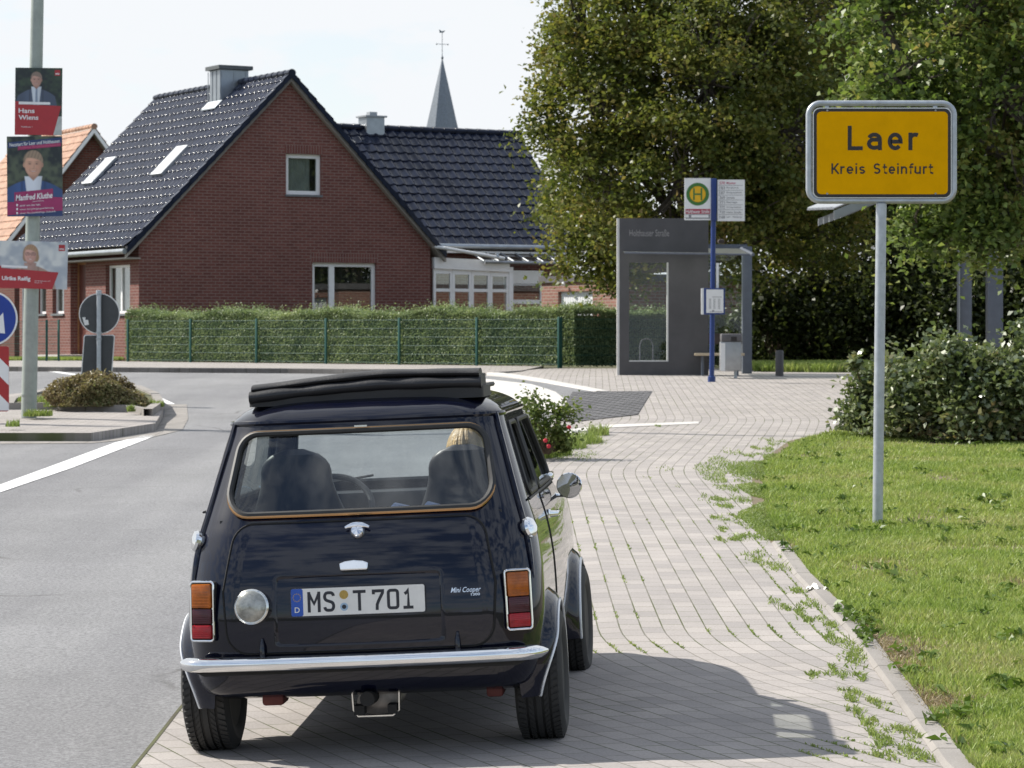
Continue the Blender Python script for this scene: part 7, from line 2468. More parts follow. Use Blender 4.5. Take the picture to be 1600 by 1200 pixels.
# ================================================================== TOWN SIGN
def sign_glyph(m, c, x, y, k, h, st):
    """one letter at x, baseline y; k = width scale, h = cap height, st = stroke width"""
    xh = 0.72 * h; q = st / 2
    zc = [0.0]
    def R_(pts, closed=False):
        zc[0] += 0.0001
        ribbon(m, pts, st, zc[0], closed)
    def A(cx_, cy_, rx, ry, a0, a1, n=10):
        return arc(cx_, cy_, rx, ry, a0, a1, n)
    w_ = 0.56 * k
    if c == 'L':
        R_([(x + q, y + h), (x + q, y + q), (x + w_, y + q)])
    elif c == 'K':
        w_ = 0.60 * k
        R_([(x + q, y), (x + q, y + h)]); R_([(x + w_ - q * 0.6, y + h), (x + st, y + h * 0.40)]); R_([(x + w_ * 0.36, y + h * 0.55), (x + w_, y)])
    elif c == 'S':
        w_ = 0.58 * k; cx_ = x + w_ / 2; rx = w_ / 2 - q; r4 = (h - st) / 4
        R_(A(cx_, y + h - q - r4, rx, r4, 25, 250, 12) + [(cx_, y + h / 2)] + A(cx_, y + q + r4, rx, r4, 70, -155, 12))
    elif c == 's':
        w_ = 0.48 * k; cx_ = x + w_ / 2; rx = w_ / 2 - q; r4 = (xh - st) / 4
        R_(A(cx_, y + xh - q - r4, rx, r4, 25, 250, 10) + [(cx_, y + xh / 2)] + A(cx_, y + q + r4, rx, r4, 70, -155, 10))
    elif c == 'a':
        w_ = 0.56 * k; cx_ = x + w_ / 2; rx = w_ / 2 - q
        R_(A(cx_, y + xh - q - 0.20 * h, rx, 0.20 * h, 160, 0, 12) + [(x + w_ - q, y)])
        ry = 0.205 * h
        R_([(x + w_ - q, y + xh * 0.60), (cx_, y + xh * 0.60)] + A(cx_, y + xh * 0.60 - ry + q * 0.5, rx, ry - q * 0.4, 90, 270, 12)[1:] + [(x + w_ - q * 1.6, y + q * 1.6)])
    elif c == 'e':
        w_ = 0.56 * k; cx_ = x + w_ / 2; rx = w_ / 2 - q; cy_ = y + xh / 2
        R_([(x + q * 1.6, cy_ - q * 0.1), (x + w_ - q, cy_ - q * 0.1)] + A(cx_, cy_, rx, xh / 2 - q, 6, 318, 22))
    elif c == 'r':
        R_([(x + q, y), (x + q, y + xh)]); R_(A(x + 0.26 * k, y + xh - q - 0.18 * h, 0.26 * k - q, 0.18 * h, 180, 60, 8)[1:])
    elif c == 'i':
        R_([(x + q, y), (x + q, y + xh)]); R_([(x + q, y + h * 0.86), (x + q, y + h)])
    elif c == 't':
        R_([(x + 0.16 * k, y + h * 0.93)] + [(x + 0.16 * k, y + 0.16 * h)] + A(x + 0.16 * k + 0.14 * k, y + q + 0.13 * h, 0.14 * k, 0.13 * h, 190, 270, 5) + [(x + 0.40 * k, y + q)])
        R_([(x, y + xh - q), (x + 0.38 * k, y + xh - q)])
    elif c == 'f':
        R_([(x + 0.14 * k, y), (x + 0.14 * k, y + 0.80 * h)] + A(x + 0.30 * k, y + h - q - 0.14 * h, 0.16 * k, 0.14 * h, 180, 90, 5) + [(x + 0.38 * k, y + h - q)])
        R_([(x, y + xh - q), (x + 0.36 * k, y + xh - q)])
    elif c == 'n':
        w_ = 0.54 * k
        R_([(x + q, y), (x + q, y + xh)]); R_(A(x + w_ / 2 + q * 0.3, y + xh - q - 0.20 * h, w_ / 2 - q * 1.3, 0.20 * h, 170, 0, 10) + [(x + w_ - q, y)])
    elif c == 'u':
        w_ = 0.54 * k
        R_([(x + w_ - q, y), (x + w_ - q, y + xh)]); R_([(x + q, y + xh), (x + q, y + q + 0.2 * h)] + A(x + w_ / 2 - q * 0.3, y + q + 0.20 * h, w_ / 2 - q * 0.7, 0.20 * h, 190, 330, 9))

def town_sign():
    b = G(1371, 822)
    Y = b.y
    s = Y / F
    root = empty('town_sign', b, 0, 'yellow place-name sign in a galvanised tube frame on a single post in the lawn', 'sign')
    lean = Vector(((1377 - 1371) * s, 0, P(0, 318, Y).z - b.z))
    X = lambda px: (px - 1371) * s
    Z = lambda py: P(0, py, Y).z - b.z
    MB().tube([(0, 0, -0.1), lean], 0.038, 20).build('post', 'galvanised', root)
    fr_ = rrect(X(1263.5), Z(314), X(1490.5), Z(161.5), 0.085, 8)
    MB().tube([(p[0], 0, p[1]) for p in dense(fr_, 0.05)], 0.021, 12, closed=True).build('tube_frame', 'galvanised', root)
    x0, x1, z0, z1 = X(1269.5), X(1486.5), Z(310), Z(168.5)
    bd = fix_normals(MB().prism(rrect(x0, z0, x1, z1, 0.05), -0.020, -0.008, 'xz').build('board', 'sign_white', root, smooth=0))
    e = 0.007
    fix_normals(MB().prism(rrect(x0 + e, z0 + e, x1 - e, z1 - e, 0.046), -0.022, -0.0205, 'xz').build('border', 'sign_black', bd, smooth=0))
    e = 0.029
    fix_normals(MB().prism(rrect(x0 + e, z0 + e, x1 - e, z1 - e, 0.032), -0.024, -0.0225, 'xz').build('yellow_field', 'sign_yellow', bd, smooth=0))
    def word(parts, px0, px1, py_base, cap_px, stroke, nm):
        """road-sign lettering drawn with even strokes: parts are (letter, advance)"""
        m = MB()
        tot = sum(a for c, a in parts) - 0.18
        k = (px1 - px0) * s / tot; hh = cap_px * s
        x = X(px0)
        for c, adv in parts:
            sign_glyph(m, c, x, Z(py_base), k, hh, stroke * s)
            x += adv * k
        m.v = [(v[0], -0.0255 - v[2], v[1]) for v in m.v]
        m.build(nm, 'sign_black', bd, smooth=0)
    word([('L', 0.72), ('a', 0.78), ('e', 0.78), ('r', 0.50)], 1324, 1432, 235, 38, 6.1, 'place_name')
    word([('K', 0.74), ('r', 0.52), ('e', 0.74), ('i', 0.32), ('s', 0.66)], 1298.5, 1351, 272, 16.5, 2.5, 'district_name')
    word([('S', 0.78), ('t', 0.52), ('e', 0.74), ('i', 0.32), ('n', 0.72), ('f', 0.48), ('u', 0.72), ('r', 0.50), ('t', 0.50)], 1364.5, 1456, 272, 16.5, 2.5, 'district_name')
    for px in (1292, 1461):
        for py, d in ((164, 1), (312, -1)):
            MB().box(X(px) - 0.014, -0.008, min(Z(py), Z(py + 6 * d)), X(px) + 0.014, 0.006, max(Z(py), Z(py + 6 * d))).build('bracket', 'galvanised', root, smooth=0)
            MB().lathe([(0.008, 0), (0.006, -0.005), (0, -0.006)], 'y', (X(px), -0.0245, Z(py + 9 * d)), 10).build('bolt', 'zinc_dull', root)
town_sign()

# ================================================================== BUS STOP
def bus_stop():
    b = G(1112, 597)
    Y = b.y; s = Y / F
    root = empty('bus_stop_sign', b, 0, 'blue bus stop mast with two white sign plates and a timetable case', 'bus stop')
    X = lambda px: (px - 1112) * s
    Z = lambda py: P(0, py, Y).z - b.z
    tp = Vector((X(1115.5), 0, Z(280)))
    q = MB().tube([(0, 0, 0), tp], 0.042, 16); q.lathe([(0.065, 0), (0.065, 0.09), (0.045, 0.10)], 'z', n=16)
    q.build('mast', 'bus_blue', root)
    q = MB().rbox(X(1111), -0.055, Z(345), X(1119.5), 0.055, Z(279), 0.008); q.build('mast_head', 'bus_blue', root)
    def plate(x0, x1, y0, y1, nm):
        f_ = MB().box(X(x0), -0.02, Z(y1), X(x1), 0.02, Z(y0)); f_.box(X(x0), -0.025, Z(y1) - 0.02, X(x1), 0.025, Z(y1)); f_.box(X(x0), -0.025, Z(y0), X(x1), 0.025, Z(y0) + 0.012)
        return f_.build(nm, 'sign_white', root, smooth=0)
    M = lambda px, py, d=-0.0245: Matrix.Translation((X(px), d, Z(py))) @ Euler((radians(90), 0, 0)).to_matrix().to_4x4()
    l = plate(1069.5, 1110.5, 279.5, 342, 'stop_plate')
    q = MB(); c = (X(1090), -0.0205, Z(303.5)); r = 17.8 * s
    q.lathe([(r, 0), (r, -0.002), (r * 0.70, -0.0022)], 'y', c, 48); q.build('green_ring', 'bus_green', l, smooth=0)
    q = MB().lathe([(r * 0.715, -0.0025), (0, -0.0026)], 'y', c, 48); q.build('yellow_disc', 'bus_yellow', l, smooth=0)
    q = MB(); h = r * 0.52; w_ = r * 0.40; t = r * 0.145
    q.box(c[0] - w_, -0.0245, c[2] - h, c[0] - w_ + t, -0.0235, c[2] + h); q.box(c[0] + w_ - t, -0.0245, c[2] - h, c[0] + w_, -0.0235, c[2] + h); q.box(c[0] - w_ + t, -0.0245, c[2] - t / 2, c[0] + w_ - t, -0.0235, c[2] + t / 2)
    q.build('stop_letter', 'bus_green', l, smooth=0)
    q = MB().box(X(1071), -0.0225, Z(334.2), X(1109.5), -0.0205, Z(326.6)); q.build('red_band', 'bus_red', l, smooth=0)
    q = MB().box(X(1071), -0.0225, Z(342), X(1109.5), -0.0205, Z(334.8)); q.build('lower_band', 'grey_print', l, smooth=0)
    t_ = MB().text('Holthauser Straße', M(1090.3, 330.4), w=36 * s, h=5.2 * s, bold=0.015); t_.build('stop_name', 'sign_white', l, smooth=0)
    q = MB(); q.box(X(1071.5), -0.0245, Z(340), X(1076), -0.023, Z(335.6)); q.box(X(1080), -0.0245, Z(340), X(1107), -0.023, Z(336)); q.build('operator_marks', 'sign_white', l, smooth=0)
    rr_ = plate(1121, 1163.5, 282, 343.5, 'route_plate')
    q = MB()
    for k in range(7):
        py = 289.8 + 7.6 * k
        q.box(X(1122), -0.0225, Z(py + 0.3), X(1160.5), -0.021, Z(py - 0.3))
    q.build('route_rules', 'grey_print', rr_, smooth=0)
    q = MB()
    for k, (a, bt) in enumerate((('S70', 'Münster'), ('183', 'Borghorst'), ('187', 'Burgsteinfurt'), ('269', 'Schule'), ('771', 'Beerlage'), ('772', 'Schapdetten'), ('730', 'Hohe Straße'), ('N8', 'Laer – Altenberge'))):
        py = 286 + 7.62 * k
        q = MB()
        q.text(a, M(1128.3, py), w=8.4 * s, h=4.4 * s, mat=1 if k == 0 else 0, bold=0.01)
        q.text(bt, M(1135, py), h=3.6 * s, w=min(24, 2.1 * len(bt)) * s, mat=1 if k == 0 else 0, align='LEFT', bold=0.006)
        q.build('route_entry', ['grey_print', 'pink_print'], rr_, smooth=0)
    # timetable case and its bracket
    q = MB().rbox(X(1099), -0.11, Z(491.5), X(1132), -0.045, Z(450.5), 0.008); q.box(X(1095), -0.10, Z(491.5), X(1099), -0.05, Z(450.5), 1)
    cs = q.build('timetable_case', ['bus_blue', 'sign_white'], root, smooth=20)
    q = MB().box(X(1102.8), -0.114, Z(489), X(1129.5), -0.1105, Z(452.5)); pg = q.build('timetable_page', 'sign_white', cs, smooth=0)
    q = MB(); q.box(X(1112), -0.1155, Z(464.6), X(1127), -0.1145, Z(463.8)); q.box(X(1108), -0.1155, Z(487.5), X(1128), -0.1145, Z(486.6)); q.box(X(1112), -0.1155, Z(487), X(1115), -0.1145, Z(484.5))
    for k in range(11):
        for x in (1107, 1113.5, 1121):
            q.box(X(x), -0.1155, Z(467.6 + 1.5 * k), X(x + 3.5), -0.1145, Z(467.0 + 1.5 * k))
    q.build('timetable_print', 'grey_print', pg, smooth=0)
    MB().box(X(1118.8), -0.03, Z(450), X(1123), 0.0, Z(411)).build('case_bracket', 'steel_white', root, smooth=0)
bus_stop()

def frosted(name):
    m, nt, o = new_mat(name)
    N, L = nt.nodes.new, nt.links.new
    t = N('ShaderNodeBsdfTranslucent'); t.inputs[0].default_value = (0.85, 0.92, 0.88, 1)
    tr = N('ShaderNodeBsdfTransparent'); tr.inputs[0].default_value = (0.6, 0.68, 0.66, 1)
    mx = N('ShaderNodeMixShader'); mx.inputs[0].default_value = 0.6
    L(tr.outputs[0], mx.inputs[1]); L(t.outputs[0], mx.inputs[2])
    gl = N('ShaderNodeBsdfGlossy'); gl.inputs['Roughness'].default_value = 0.05
    m2 = N('ShaderNodeMixShader'); m2.inputs[0].default_value = 0.12
    L(mx.outputs[0], m2.inputs[1]); L(gl.outputs[0], m2.inputs[2]); L(m2.outputs[0], o.inputs[0])
frosted('frosted_glass')
def shelter():
    Y = 50.0; s = Y / F
    b0 = P(968, 584, Y); b0.z = gz(b0.x, Y)
    root = empty('bus_shelter', b0, 0, 'anthracite bus shelter with a tall name wall, glass roof and glass back pane', 'bus shelter')
    X = lambda px: (px - 968) * s
    Z = lambda py: P(0, py, Y).z - b0.z
    pts = [(X(968), -0.05), (X(1107), -0.05), (X(1107), Z(341)), (X(968), Z(341))]
    wl_ = fix_normals(MB().prism(pts, 0.0, 0.16, 'xz').build('name_wall', 'anthracite', root, smooth=0))
    c = MB().box(X(983), -1, Z(565), X(1044.5), 1, Z(410)).build('cutter', 'anthracite', root, smooth=0)
    boolean(wl_, c, smooth=0)
    MB().box(X(968) - 0.045, -0.003, 0.0, X(968) - 0.002, 0.163, Z(341)).build('edge_strip', 'shelter_edge', wl_, smooth=0)
    MB().box(X(1042.2), 0.002, Z(565), X(1044.4), 0.158, Z(410)).box(X(983), 0.002, Z(565), X(1042), 0.158, Z(563.2)).build('window_reveal', 'shelter_edge', wl_, smooth=0)
    MB().box(X(983), 0.10, Z(565), X(1044.5), 0.108, Z(410)).build('wall_pane', 'shelter_glass', wl_, smooth=0)
    t = MB().text('Holthauser Straße', Matrix.Translation((X(1014.5), -0.003, Z(364))) @ Euler((radians(90), 0, 0)).to_matrix().to_4x4(), w=62 * s, h=10.5 * s)
    t.build('name_lettering', 'faint_letter', wl_, smooth=0)
    # roof: two sheets of glass on a thin frame
    q = MB()
    z_ = Z(392)
    q.add([(X(973), 0.18, z_), (X(1170), 0.18, z_ - 0.03), (X(1170), 1.75, z_ + 0.10), (X(973), 1.75, z_ + 0.10), (X(973), -0.9, z_ - 0.06), (X(1165), -0.9, z_ - 0.09)], [(0, 1, 2, 3), (4, 5, 1, 0)])
    rf = q.build('roof_glass_sheet', 'frosted_glass', root, smooth=0)
    q = MB()
    q.tube([(X(973), -0.9, z_ - 0.06), (X(1165), -0.9, z_ - 0.09)], 0.018, 6); q.tube([(X(973), 1.75, z_ + 0.10), (X(1172), 1.75, z_ + 0.10)], 0.03, 6); q.tube([(X(1170), -0.9, z_ - 0.09), (X(1170), 1.75, z_ + 0.10)], 0.03, 6)
    q.box(X(1107), 1.68, z_ + 0.02, X(1180), 1.76, z_ + 0.17)
    q.build('roof_frame', 'anthracite_post', rf, smooth=0)
    # back pane, post, rail, bench
    MB().box(X(1099), 1.30, 0.12, X(1168), 1.312, z_ + 0.02).build('back_pane', 'shelter_glass', root, smooth=0)
    MB().rbox(X(1169), 1.20, -0.1, X(1184), 1.46, Z(382), 0.01).build('post', 'anthracite_post', root)
    MB().box(X(1102), 1.22, Z(538), X(1168), 1.27, Z(521)).build('lean_rail', 'rail_brown', root, smooth=0)
    MB().box(X(1101), 1.215, Z(537), X(1103), 1.219, Z(522)).build('rail_end', 'shelter_edge', root, smooth=0)
    q = MB()
    for k in range(4):
        q.rbox(X(1084), -0.50 + 0.115 * k, Z(555.5), X(1160), -0.40 + 0.115 * k, Z(551.5), 0.006)
    bn = q.build('bench_seat', 'bench_wood', root)
    q = MB()
    for px in (1096, 1150):
        q.tube([(X(px), -0.28, 0.0), (X(px), -0.28, Z(555.5))], 0.025, 8)
    q.build('bench_legs', 'anthracite_post', bn)
    MB().rbox(X(1128), 0.9, z_ + 0.16, X(1138), 1.1, z_ + 0.24, 0.03).build('roof_beacon', 'rail_brown', root)
shelter()

def litter_bin():
    Y = 48.3; s = Y / F
    b = P(1141, 586, Y); b.z = gz(b.x, Y)
    root = empty('litter_bin', b, 0, 'grey steel litter bin on a short stand in front of the glass pane', 'bin')
    X = lambda px: (px - 1141) * s
    Z = lambda py: P(0, py, Y).z - b.z
    MB().rbox(X(1125), -0.16, Z(579), X(1157), 0.16, Z(534), 0.012).build('bin_body', 'bin_steel', root)
    MB().rbox(X(1126), -0.175, Z(533.5), X(1158), 0.165, Z(521.5), 0.02).build('lid', 'slate_cladding', root)
    MB().box(X(1141), -0.178, Z(533), X(1150), -0.174, Z(526)).build('slot', 'sign_black', root, smooth=0)
    q = MB().box(X(1125), -0.1645, Z(579), X(1132), -0.1615, Z(536)); q.build('sticker_strip', 'sign_white', root, smooth=0)
    MB().box(X(1147), -0.03, -0.1, X(1151.5), 0.03, Z(579)).build('stand', 'galvanised', root, smooth=0)
litter_bin()

def bollard():
    b = G(1218, 588)
    s = b.y / F
    q = MB().lathe([(0.072, -0.05), (0.072, 40 * s - 0.02), (0.062, 40.5 * s), (0.0, 41 * s)], 'z', n=24)
    o = q.build('bollard', 'anthracite', None)
    o.location = b
    tag(o, 'short dark grey bollard at the edge of the trees', 'bollard')
bollard()
def bike_hoop():
    b = P(1010, 572, 56.0); b.z = gz(b.x, 56)
    s = 56.0 / F
    q = MB().tube([(-0.13, 0, -0.05), (-0.13, 0, 0.50), (-0.09, 0, 0.60), (0.0, 0, 0.63), (0.09, 0, 0.60), (0.13, 0, 0.50), (0.13, 0, -0.05)], 0.013, 8)
    o = q.build('bicycle_stand', 'slate_cladding', None); o.location = b
    tag(o, 'tubular steel bicycle hoop seen through the shelter window', 'bike stand')
bike_hoop()
# ================================================================== TREES AND SHRUBS
def crown_points(lobes, dens, sig, per, seed, hollow=0.62, sky=0.30):
    """clump centres spread through ellipsoid lobes, denser near their outside; then leaves around each clump"""
    r = np.random.default_rng(seed)
    cl = []
    for (c, rx, ry, rz) in lobes:
        n = int(dens * (rx * ry + rx * rz + ry * rz) / 3 * 4 * pi)
        d = r.normal(size=(n, 3)); d /= np.linalg.norm(d, axis=1)[:, None]
        rad = hollow + (1.04 - hollow) * r.random(n) ** 0.55 + np.where(r.random(n) < 0.10, r.uniform(0.02, 0.16, n), 0)
        p = np.array(c) + d * rad[:, None] * np.array([rx, ry, rz])
        cl.append(p)
    cl = np.concatenate(cl)
    # drop clumps that sit deep inside another lobe
    deep = np.zeros(len(cl), bool)
    for (c, rx, ry, rz) in lobes:
        q = (cl - np.array(c)) / np.array([rx, ry, rz])
        deep |= (q ** 2).sum(1) < 0.42 ** 2
    cl = cl[~deep | (r.random(len(cl)) < 0.25)]
    keep = vnoise(cl[:, 0] + 40, cl[:, 2] + 40, 0.8, seed) * 0.6 + vnoise(cl[:, 1] + 40, cl[:, 2] + 40, 0.9, seed + 5) * 0.4 + r.normal(0, 0.12, len(cl)) > sky
    cl = cl[keep]
    n = len(cl)
    m = r.integers(int(per * 0.6), int(per * 1.4), n)
    idx = np.repeat(np.arange(n), m)
    sg = r.uniform(0.6, 1.3, n)[idx][:, None]
    off = r.normal(size=(len(idx), 3)) * sg * np.array([sig, sig, sig * 0.62])
    off[:, 2] -= 0.25 * (off[:, 0] ** 2 + off[:, 1] ** 2) / sig
    return cl, cl[idx] + off

def limb(m, a, b, r0, r1, rnd, wob=0.12, n=7, k=7):
    a, b = Vector(a), Vector(b)
    L_ = (b - a).length
    pts, rs = [], []
    ph = rnd.uniform(0, 6)
    for i in range(n + 1):
        t = i / n
        p = a.lerp(b, t)
        s_ = sin(t * pi) * wob * L_
        p += Vector((sin(ph + t * 3) * s_, cos(ph + t * 2.6) * s_, -abs(sin(t * pi)) * 0.06 * L_))
        pts.append(p); rs.append(r0 + (r1 - r0) * t ** 0.8)
    m.tube(pts, rs, k)
    return pts

def tree(name, base, lobes, mat, label, seed, dens=2.4, sig=0.26, per=70, leaf=0.13, trunk_r=0.22, group=None, cat='tree', fork=None, hollow=0.62, nb=26, sky=0.30):
    rnd = random.Random(seed)
    base = Vector(base)
    root = empty(name, base, 0, label, cat, group)
    lb = [((c[0] - base.x, c[1] - base.y, c[2] - base.z), rx, ry, rz) for (c, rx, ry, rz) in lobes]
    cl, pts = crown_points(lb, dens, sig, per, seed, hollow, sky)
    leaves('crown', pts, leaf, mat, seed + 3, root, up=0.55, asp=0.7)
    m = MB()
    fk = fork or 2.2
    top = Vector((rnd.uniform(-.3, .3), rnd.uniform(-.3, .3), fk))
    m.tube([(0, 0, -0.2), (0, 0, 0.05), (0.02, 0, 0.5), (top.x * 0.5, top.y * .5, fk * 0.6), top], [trunk_r * 1.5, trunk_r * 1.25, trunk_r, trunk_r * 0.9, trunk_r * 0.85], 14)
    for (c, rx, ry, rz) in lb:
        e = Vector(c)
        r0 = trunk_r * 0.55
        pp = limb(m, top - Vector((0, 0, 0.15)), e, r0, 0.04, rnd)
    # finer branches out to some of the leaf clumps
    cs = [Vector(c[0]) for c in lb]
    for k in range(min(nb * len(lb), len(cl))):
        q = Vector(cl[rnd.randrange(len(cl))])
        c = min(cs, key=lambda v: (v - q).length)
        limb(m, c.lerp(q, 0.05), q, 0.035, 0.008, rnd, n=4, k=5)
    m.build('trunk', 'bark', root, uv=False)
    return root
def lobe(px, py, Y, rp, dy=1.0, kz=1.0, kx=1.0):
    s = Y / F
    c = P(px, py, Y)
    return (tuple(c), rp * s * kx, rp * s * dy, rp * s * kz)
def gbase(px, Y):
    x = (px - 800) / F * Y
    return (x, Y, gz(x, Y) if Y < 55 else 0.9)

YA_ = 57.0
tree('maple_tree', gbase(1085, 57.5), [
    lobe(985, 55, 57.0, 138), lobe(938, 165, 56.5, 100), lobe(950, 285, 56.2, 98), lobe(926, 394, 59.0, 44), lobe(880, 318, 58.6, 38), lobe(917, 348, 58.2, 50), lobe(975, 370, 58.5, 60), lobe(950, 395, 60.2, 52), lobe(920, 300, 60.5, 70), lobe(1065, -70, 58, 190), lobe(1105, 130, 56.0, 165), lobe(1060, 285, 55.5, 118),
    lobe(1215, 20, 58.5, 165), lobe(1225, 215, 56.5, 140), lobe(1150, 345, 56.5, 95), lobe(1265, 340, 57.5, 85), lobe(905, 60, 57.5, 56), lobe(858, 195, 57, 36)],
    'maple_leaf', 'large olive-green maple with browning leaves spreading behind the bus shelter', 101, dens=3.6, sig=0.22, per=96, leaf=0.108, sky=0.33, trunk_r=0.24, fork=2.3)
tree('maple_tree', gbase(1266, 63.0), [
    lobe(1290, 60, 64, 150), lobe(1330, 210, 63, 130), lobe(1290, 330, 62.5, 110), lobe(1220, 400, 62, 80), lobe(1360, 370, 62.5, 95), lobe(1180, 260, 64, 100)],
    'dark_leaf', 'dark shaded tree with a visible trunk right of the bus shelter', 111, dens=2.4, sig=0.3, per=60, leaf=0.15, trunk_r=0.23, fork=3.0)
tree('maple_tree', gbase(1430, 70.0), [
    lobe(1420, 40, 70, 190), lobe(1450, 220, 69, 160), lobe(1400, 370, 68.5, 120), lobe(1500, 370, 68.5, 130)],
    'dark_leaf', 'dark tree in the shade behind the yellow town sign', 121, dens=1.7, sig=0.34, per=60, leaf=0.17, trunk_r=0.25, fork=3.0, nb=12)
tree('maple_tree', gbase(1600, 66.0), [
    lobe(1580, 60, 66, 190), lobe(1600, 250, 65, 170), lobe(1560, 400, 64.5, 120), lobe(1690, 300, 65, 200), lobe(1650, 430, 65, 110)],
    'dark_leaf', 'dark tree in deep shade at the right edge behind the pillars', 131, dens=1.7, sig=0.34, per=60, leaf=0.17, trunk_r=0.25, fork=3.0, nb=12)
tree('broadleaf_tree', gbase(1720, 37.5), [
    lobe(1475, 40, 36.5, 135), lobe(1395, 120, 36.0, 78), lobe(1430, 215, 36.2, 82), lobe(1560, 150, 36.2, 140), lobe(1480, 290, 36.4, 95), lobe(1580, 330, 36.0, 90), lobe(1660, 60, 37.5, 190), lobe(1680, 280, 37, 140), lobe(1430, 365, 36.3, 38), lobe(1510, 360, 36.2, 42), lobe(1380, 30, 36.8, 70), lobe(1480, -120, 37, 150)],
    'plane_leaf', 'broad-leaved tree with large bright leaves overhanging the town sign from the right', 141, dens=5.6, sig=0.19, per=74, leaf=0.098, sky=0.36, trunk_r=0.24, fork=2.6, hollow=0.5)

def shrub(name, px, py, Y, rx_px, ht_px, n, mat, seed, label, leaf=0.06, depth=0.8, group=None, zb=None, cat='shrub', spread=0.11):
    s = Y / F
    b = P(px, py, Y)
    if zb is not None: b.z = zb
    root = empty(name, b, 0, label, cat, group)
    r = np.random.default_rng(seed)
    rx, ht = rx_px * s, ht_px * s
    # several leafy shoots make the outline uneven
    k = max(12, int(n / 190))
    d = r.normal(size=(k, 3)); d[:, 2] = np.abs(d[:, 2]) * 1.1; d /= np.linalg.norm(d, axis=1)[:, None]
    rad = r.uniform(0.45, 1.0, k) ** 0.5
    cc = d * rad[:, None] * np.array([rx, rx * depth, ht]) * r.uniform(0.80, 1.12, k)[:, None]
    j_ = r.integers(0, k, max(5, k // 7))          # some long shoots break the outline
    cc[j_] *= r.uniform(1.08, 1.26, len(j_))[:, None]
    idx = r.integers(0, k, n)
    sg = spread * max(rx, ht) * r.uniform(0.4, 1.4, k)[idx][:, None]
    p = cc[idx] + r.normal(size=(n, 3)) * sg
    p[:, 2] = np.maximum(np.abs(p[:, 2]), 0.02)
    leaves('foliage', p, leaf, mat, seed + 1, root, up=0.4, asp=0.62)
    m = MB()
    for i in range(min(k, 60)):
        e = Vector(cc[i])
        m.tube([(e.x * 0.1, e.y * 0.1, 0), (e.x * 0.6, e.y * 0.6, e.z * 0.55), tuple(e)], [0.018, 0.011, 0.004], 5)
    m.build('stems', 'twig', root, uv=False)
    return root

# glossy bushes at the far end of the lawn, running out of the picture
for k, (px, py, Y, rx, ht, n, lab) in enumerate((
        (1366, 672, 31.0, 48, 100, 5200, 'low left end of the glossy bushes beside the path'),
        (1430, 680, 30.6, 68, 122, 8500, 'rounded glossy bush directly right of the sign post foot'),
        (1510, 684, 30.2, 76, 154, 11000, 'tallest glossy bush right of the sign post with reddish leaves'),
        (1594, 686, 30.0, 78, 160, 11500, 'glossy bush cut by the right picture edge'))):
    shrub('glossy_bush', px, py, Y, rx, ht, n, 'bush_leaf', 201 + 7 * k, lab, leaf=0.078, depth=0.75, group='glossy bushes along the far edge of the lawn')
rose = shrub('rose_bush', 853, 708, 27.6, 41, 80, 3000, 'rose_leaf', 61, 'rose bush with a few red flowers growing beside the path in front of the car', leaf=0.045, depth=0.9, spread=0.12)
for (px, py, yy) in ((852, 689, -0.34), (857, 698, -0.32), (889, 668, -0.2)):
    q = MB()
    for k in range(3):
        q.lathe([(0.0, -0.02), (0.017 - 0.004 * k, -0.006), (0.023 - 0.006 * k, 0.010), (0.018 - 0.006 * k, 0.018)], 'z', (0, 0, 0.006 * k), 9)
    o = q.build('flower', 'rose_red', rose)
    c_ = P(px, py, rose.location.y + yy)
    o.location = c_ - rose.location
    o.rotation_euler = (0.8, 0.2, 0)
# dark undergrowth beneath the trees
ug = [(1212, 61.5, 55, 118), (1262, 62.5, 60, 130), (1318, 61, 60, 120), (1372, 60.5, 60, 140), (1430, 61, 65, 150), (1492, 60, 65, 170), (1556, 61, 65, 165), (1622, 60, 65, 170), (1185, 66, 60, 105), (1290, 67, 80, 190), (1400, 67, 90, 210), (1520, 67, 90, 220), (1620, 67, 90, 220)]
names_ = ['beside the bollard', 'left of the dark trunk', 'right of the dark trunk', 'left of the sign post', 'behind the sign post', 'between the grey pillars', 'right of the grey pillars', 'at the right picture edge', 'behind the shelter post', 'tall, behind the dark trunk', 'tall, behind the sign post', 'tall, behind the grey pillars', 'tall, at the right picture edge']
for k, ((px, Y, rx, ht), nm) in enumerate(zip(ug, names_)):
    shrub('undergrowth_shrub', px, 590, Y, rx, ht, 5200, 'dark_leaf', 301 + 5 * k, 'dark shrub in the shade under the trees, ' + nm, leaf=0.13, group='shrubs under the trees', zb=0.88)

# rough grass strip in front of the undergrowth
r_ = np.random.default_rng(41)
n_ = 30000
y_ = r_.uniform(52.5, 57.5, n_); px_ = r_.uniform(1178, 1420, n_)
x_ = (px_ - 800) / F * y_
k_ = y_ > 52.8 + 1.2 * vnoise(x_, y_ * 0, 1.5, 6) + np.where(px_ < 1190, 0, -0.6)
x_, y_ = x_[k_], y_[k_]
blades('grass', x_, y_, r_.uniform(0.06, 0.22, len(x_)), 0.016, 'grass', 42, zf=lambda x, y: np.full(len(x), 0.90), lean=0.8)['label'] = 'rough grass strip between paving and undergrowth'
sheet('verge', [(4.7, 53.2), (7.0, 52.6), (12, 52.6), (12, 58.6), (4.7, 58.6)], 0.012, 'soil')
sheet('woodland_floor', [(4.0, 58.4), (40, 58.4), (40, 110), (4.0, 110)], 0.0, 'soil', zf=lambda x, y: 0.90)

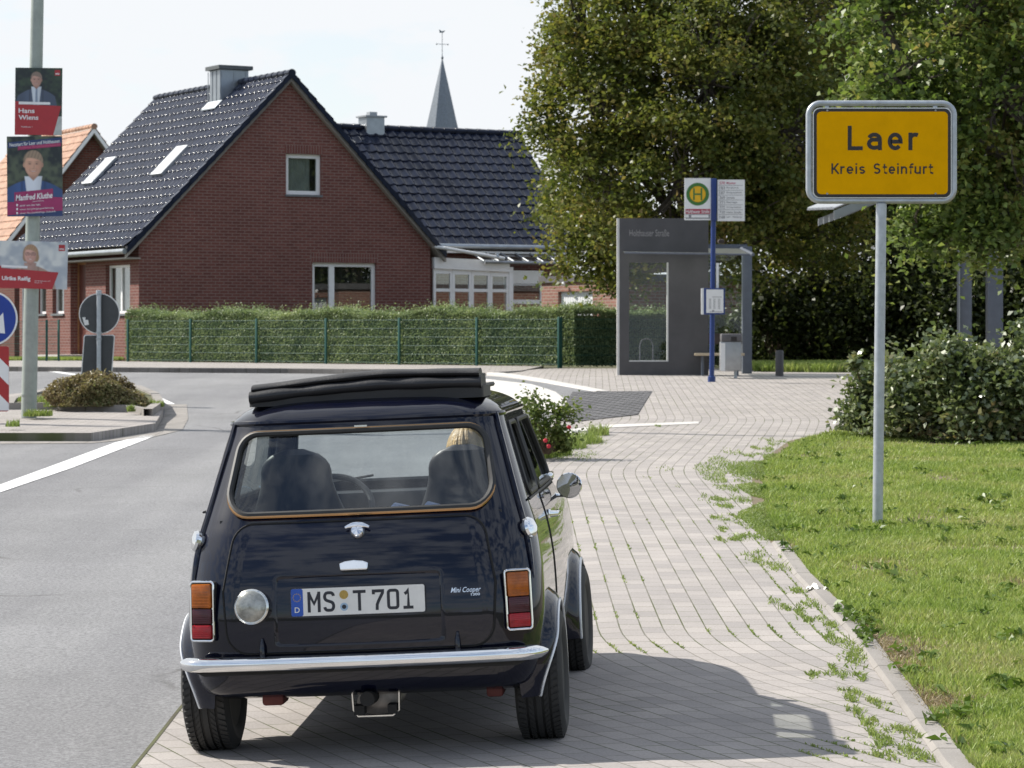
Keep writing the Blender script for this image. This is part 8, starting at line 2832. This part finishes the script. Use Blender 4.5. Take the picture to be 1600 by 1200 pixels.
# ---- open carport with a corrugated roof and two pillars, mostly hidden by leaves
def carport():
    Y = 44.0; s = Y / F
    c = P(1303, 352, Y)
    bz = gz(c.x, Y)
    root = empty('carport', (c.x, Y, bz), 0, 'open shelter with a corrugated roof corner and grey pillars behind the town sign', 'shelter')
    X = lambda px: (px - 1303) * s
    Z = lambda py: P(0, py, Y).z - bz
    z0, z1 = Z(345), Z(318)
    # corrugated sheet rising to the right and away
    def fn(u, v):
        x = X(1303) + u * 4.6; y = v * 4.0
        return (x, y, z0 + 0.20 + 1.85 * u + 0.025 * sin(y * 2 * pi / 0.10) + 0.16 * v)
    q = MB().grid(fn, 10, 320)
    q.build('corrugated_roof', 'zinc_dull', root)
    q = MB().add([(X(1303), -0.03, z0 + 0.02), (X(1303) + 4.6, -0.03, z0 + 0.02 + 1.85), (X(1303) + 4.6, -0.03, z0 + 0.17 + 1.85), (X(1303), -0.03, z0 + 0.16), (X(1303), 0.03, z0 + 0.02), (X(1303) + 4.6, 0.03, z0 + 0.02 + 1.85), (X(1303) + 4.6, 0.03, z0 + 0.17 + 1.85), (X(1303), 0.03, z0 + 0.16)],
                 [(0, 1, 2, 3), (7, 6, 5, 4), (0, 4, 5, 1), (1, 5, 6, 2), (2, 6, 7, 3), (3, 7, 4, 0)])
    fix_normals(q.build('fascia_beam', 'zinc', root, smooth=0))
    q = MB()
    for k in range(5):
        q.add([(X(1303) + 0.15, 0.4 + 0.8 * k, z0 + 0.06), (X(1303) + 4.5, 0.4 + 0.8 * k, z0 + 1.81), (X(1303) + 4.5, 0.4 + 0.8 * k, z0 + 1.93), (X(1303) + 0.15, 0.4 + 0.8 * k, z0 + 0.18), (X(1303) + 0.15, 0.46 + 0.8 * k, z0 + 0.06), (X(1303) + 4.5, 0.46 + 0.8 * k, z0 + 1.81), (X(1303) + 4.5, 0.46 + 0.8 * k, z0 + 1.93), (X(1303) + 0.15, 0.46 + 0.8 * k, z0 + 0.18)], [(0, 1, 2, 3), (7, 6, 5, 4), (0, 4, 5, 1), (1, 5, 6, 2), (2, 6, 7, 3), (3, 7, 4, 0)])
    q.build('rafters', 'zinc_dull', root, smooth=0)
    for px0, px1 in ((1501, 1521), (1546, 1570)):
        MB().rbox(X(px0), 0.15, -0.1, X(px1), 0.37, z0 + 0.85, 0.01).build('pillar', 'anthracite_post', root)
    MB().box(X(1500.2), 0.10, -0.1, X(1501.6), 0.14, z0 + 0.8).build('pillar_edge', 'zinc', root, smooth=0)
carport()
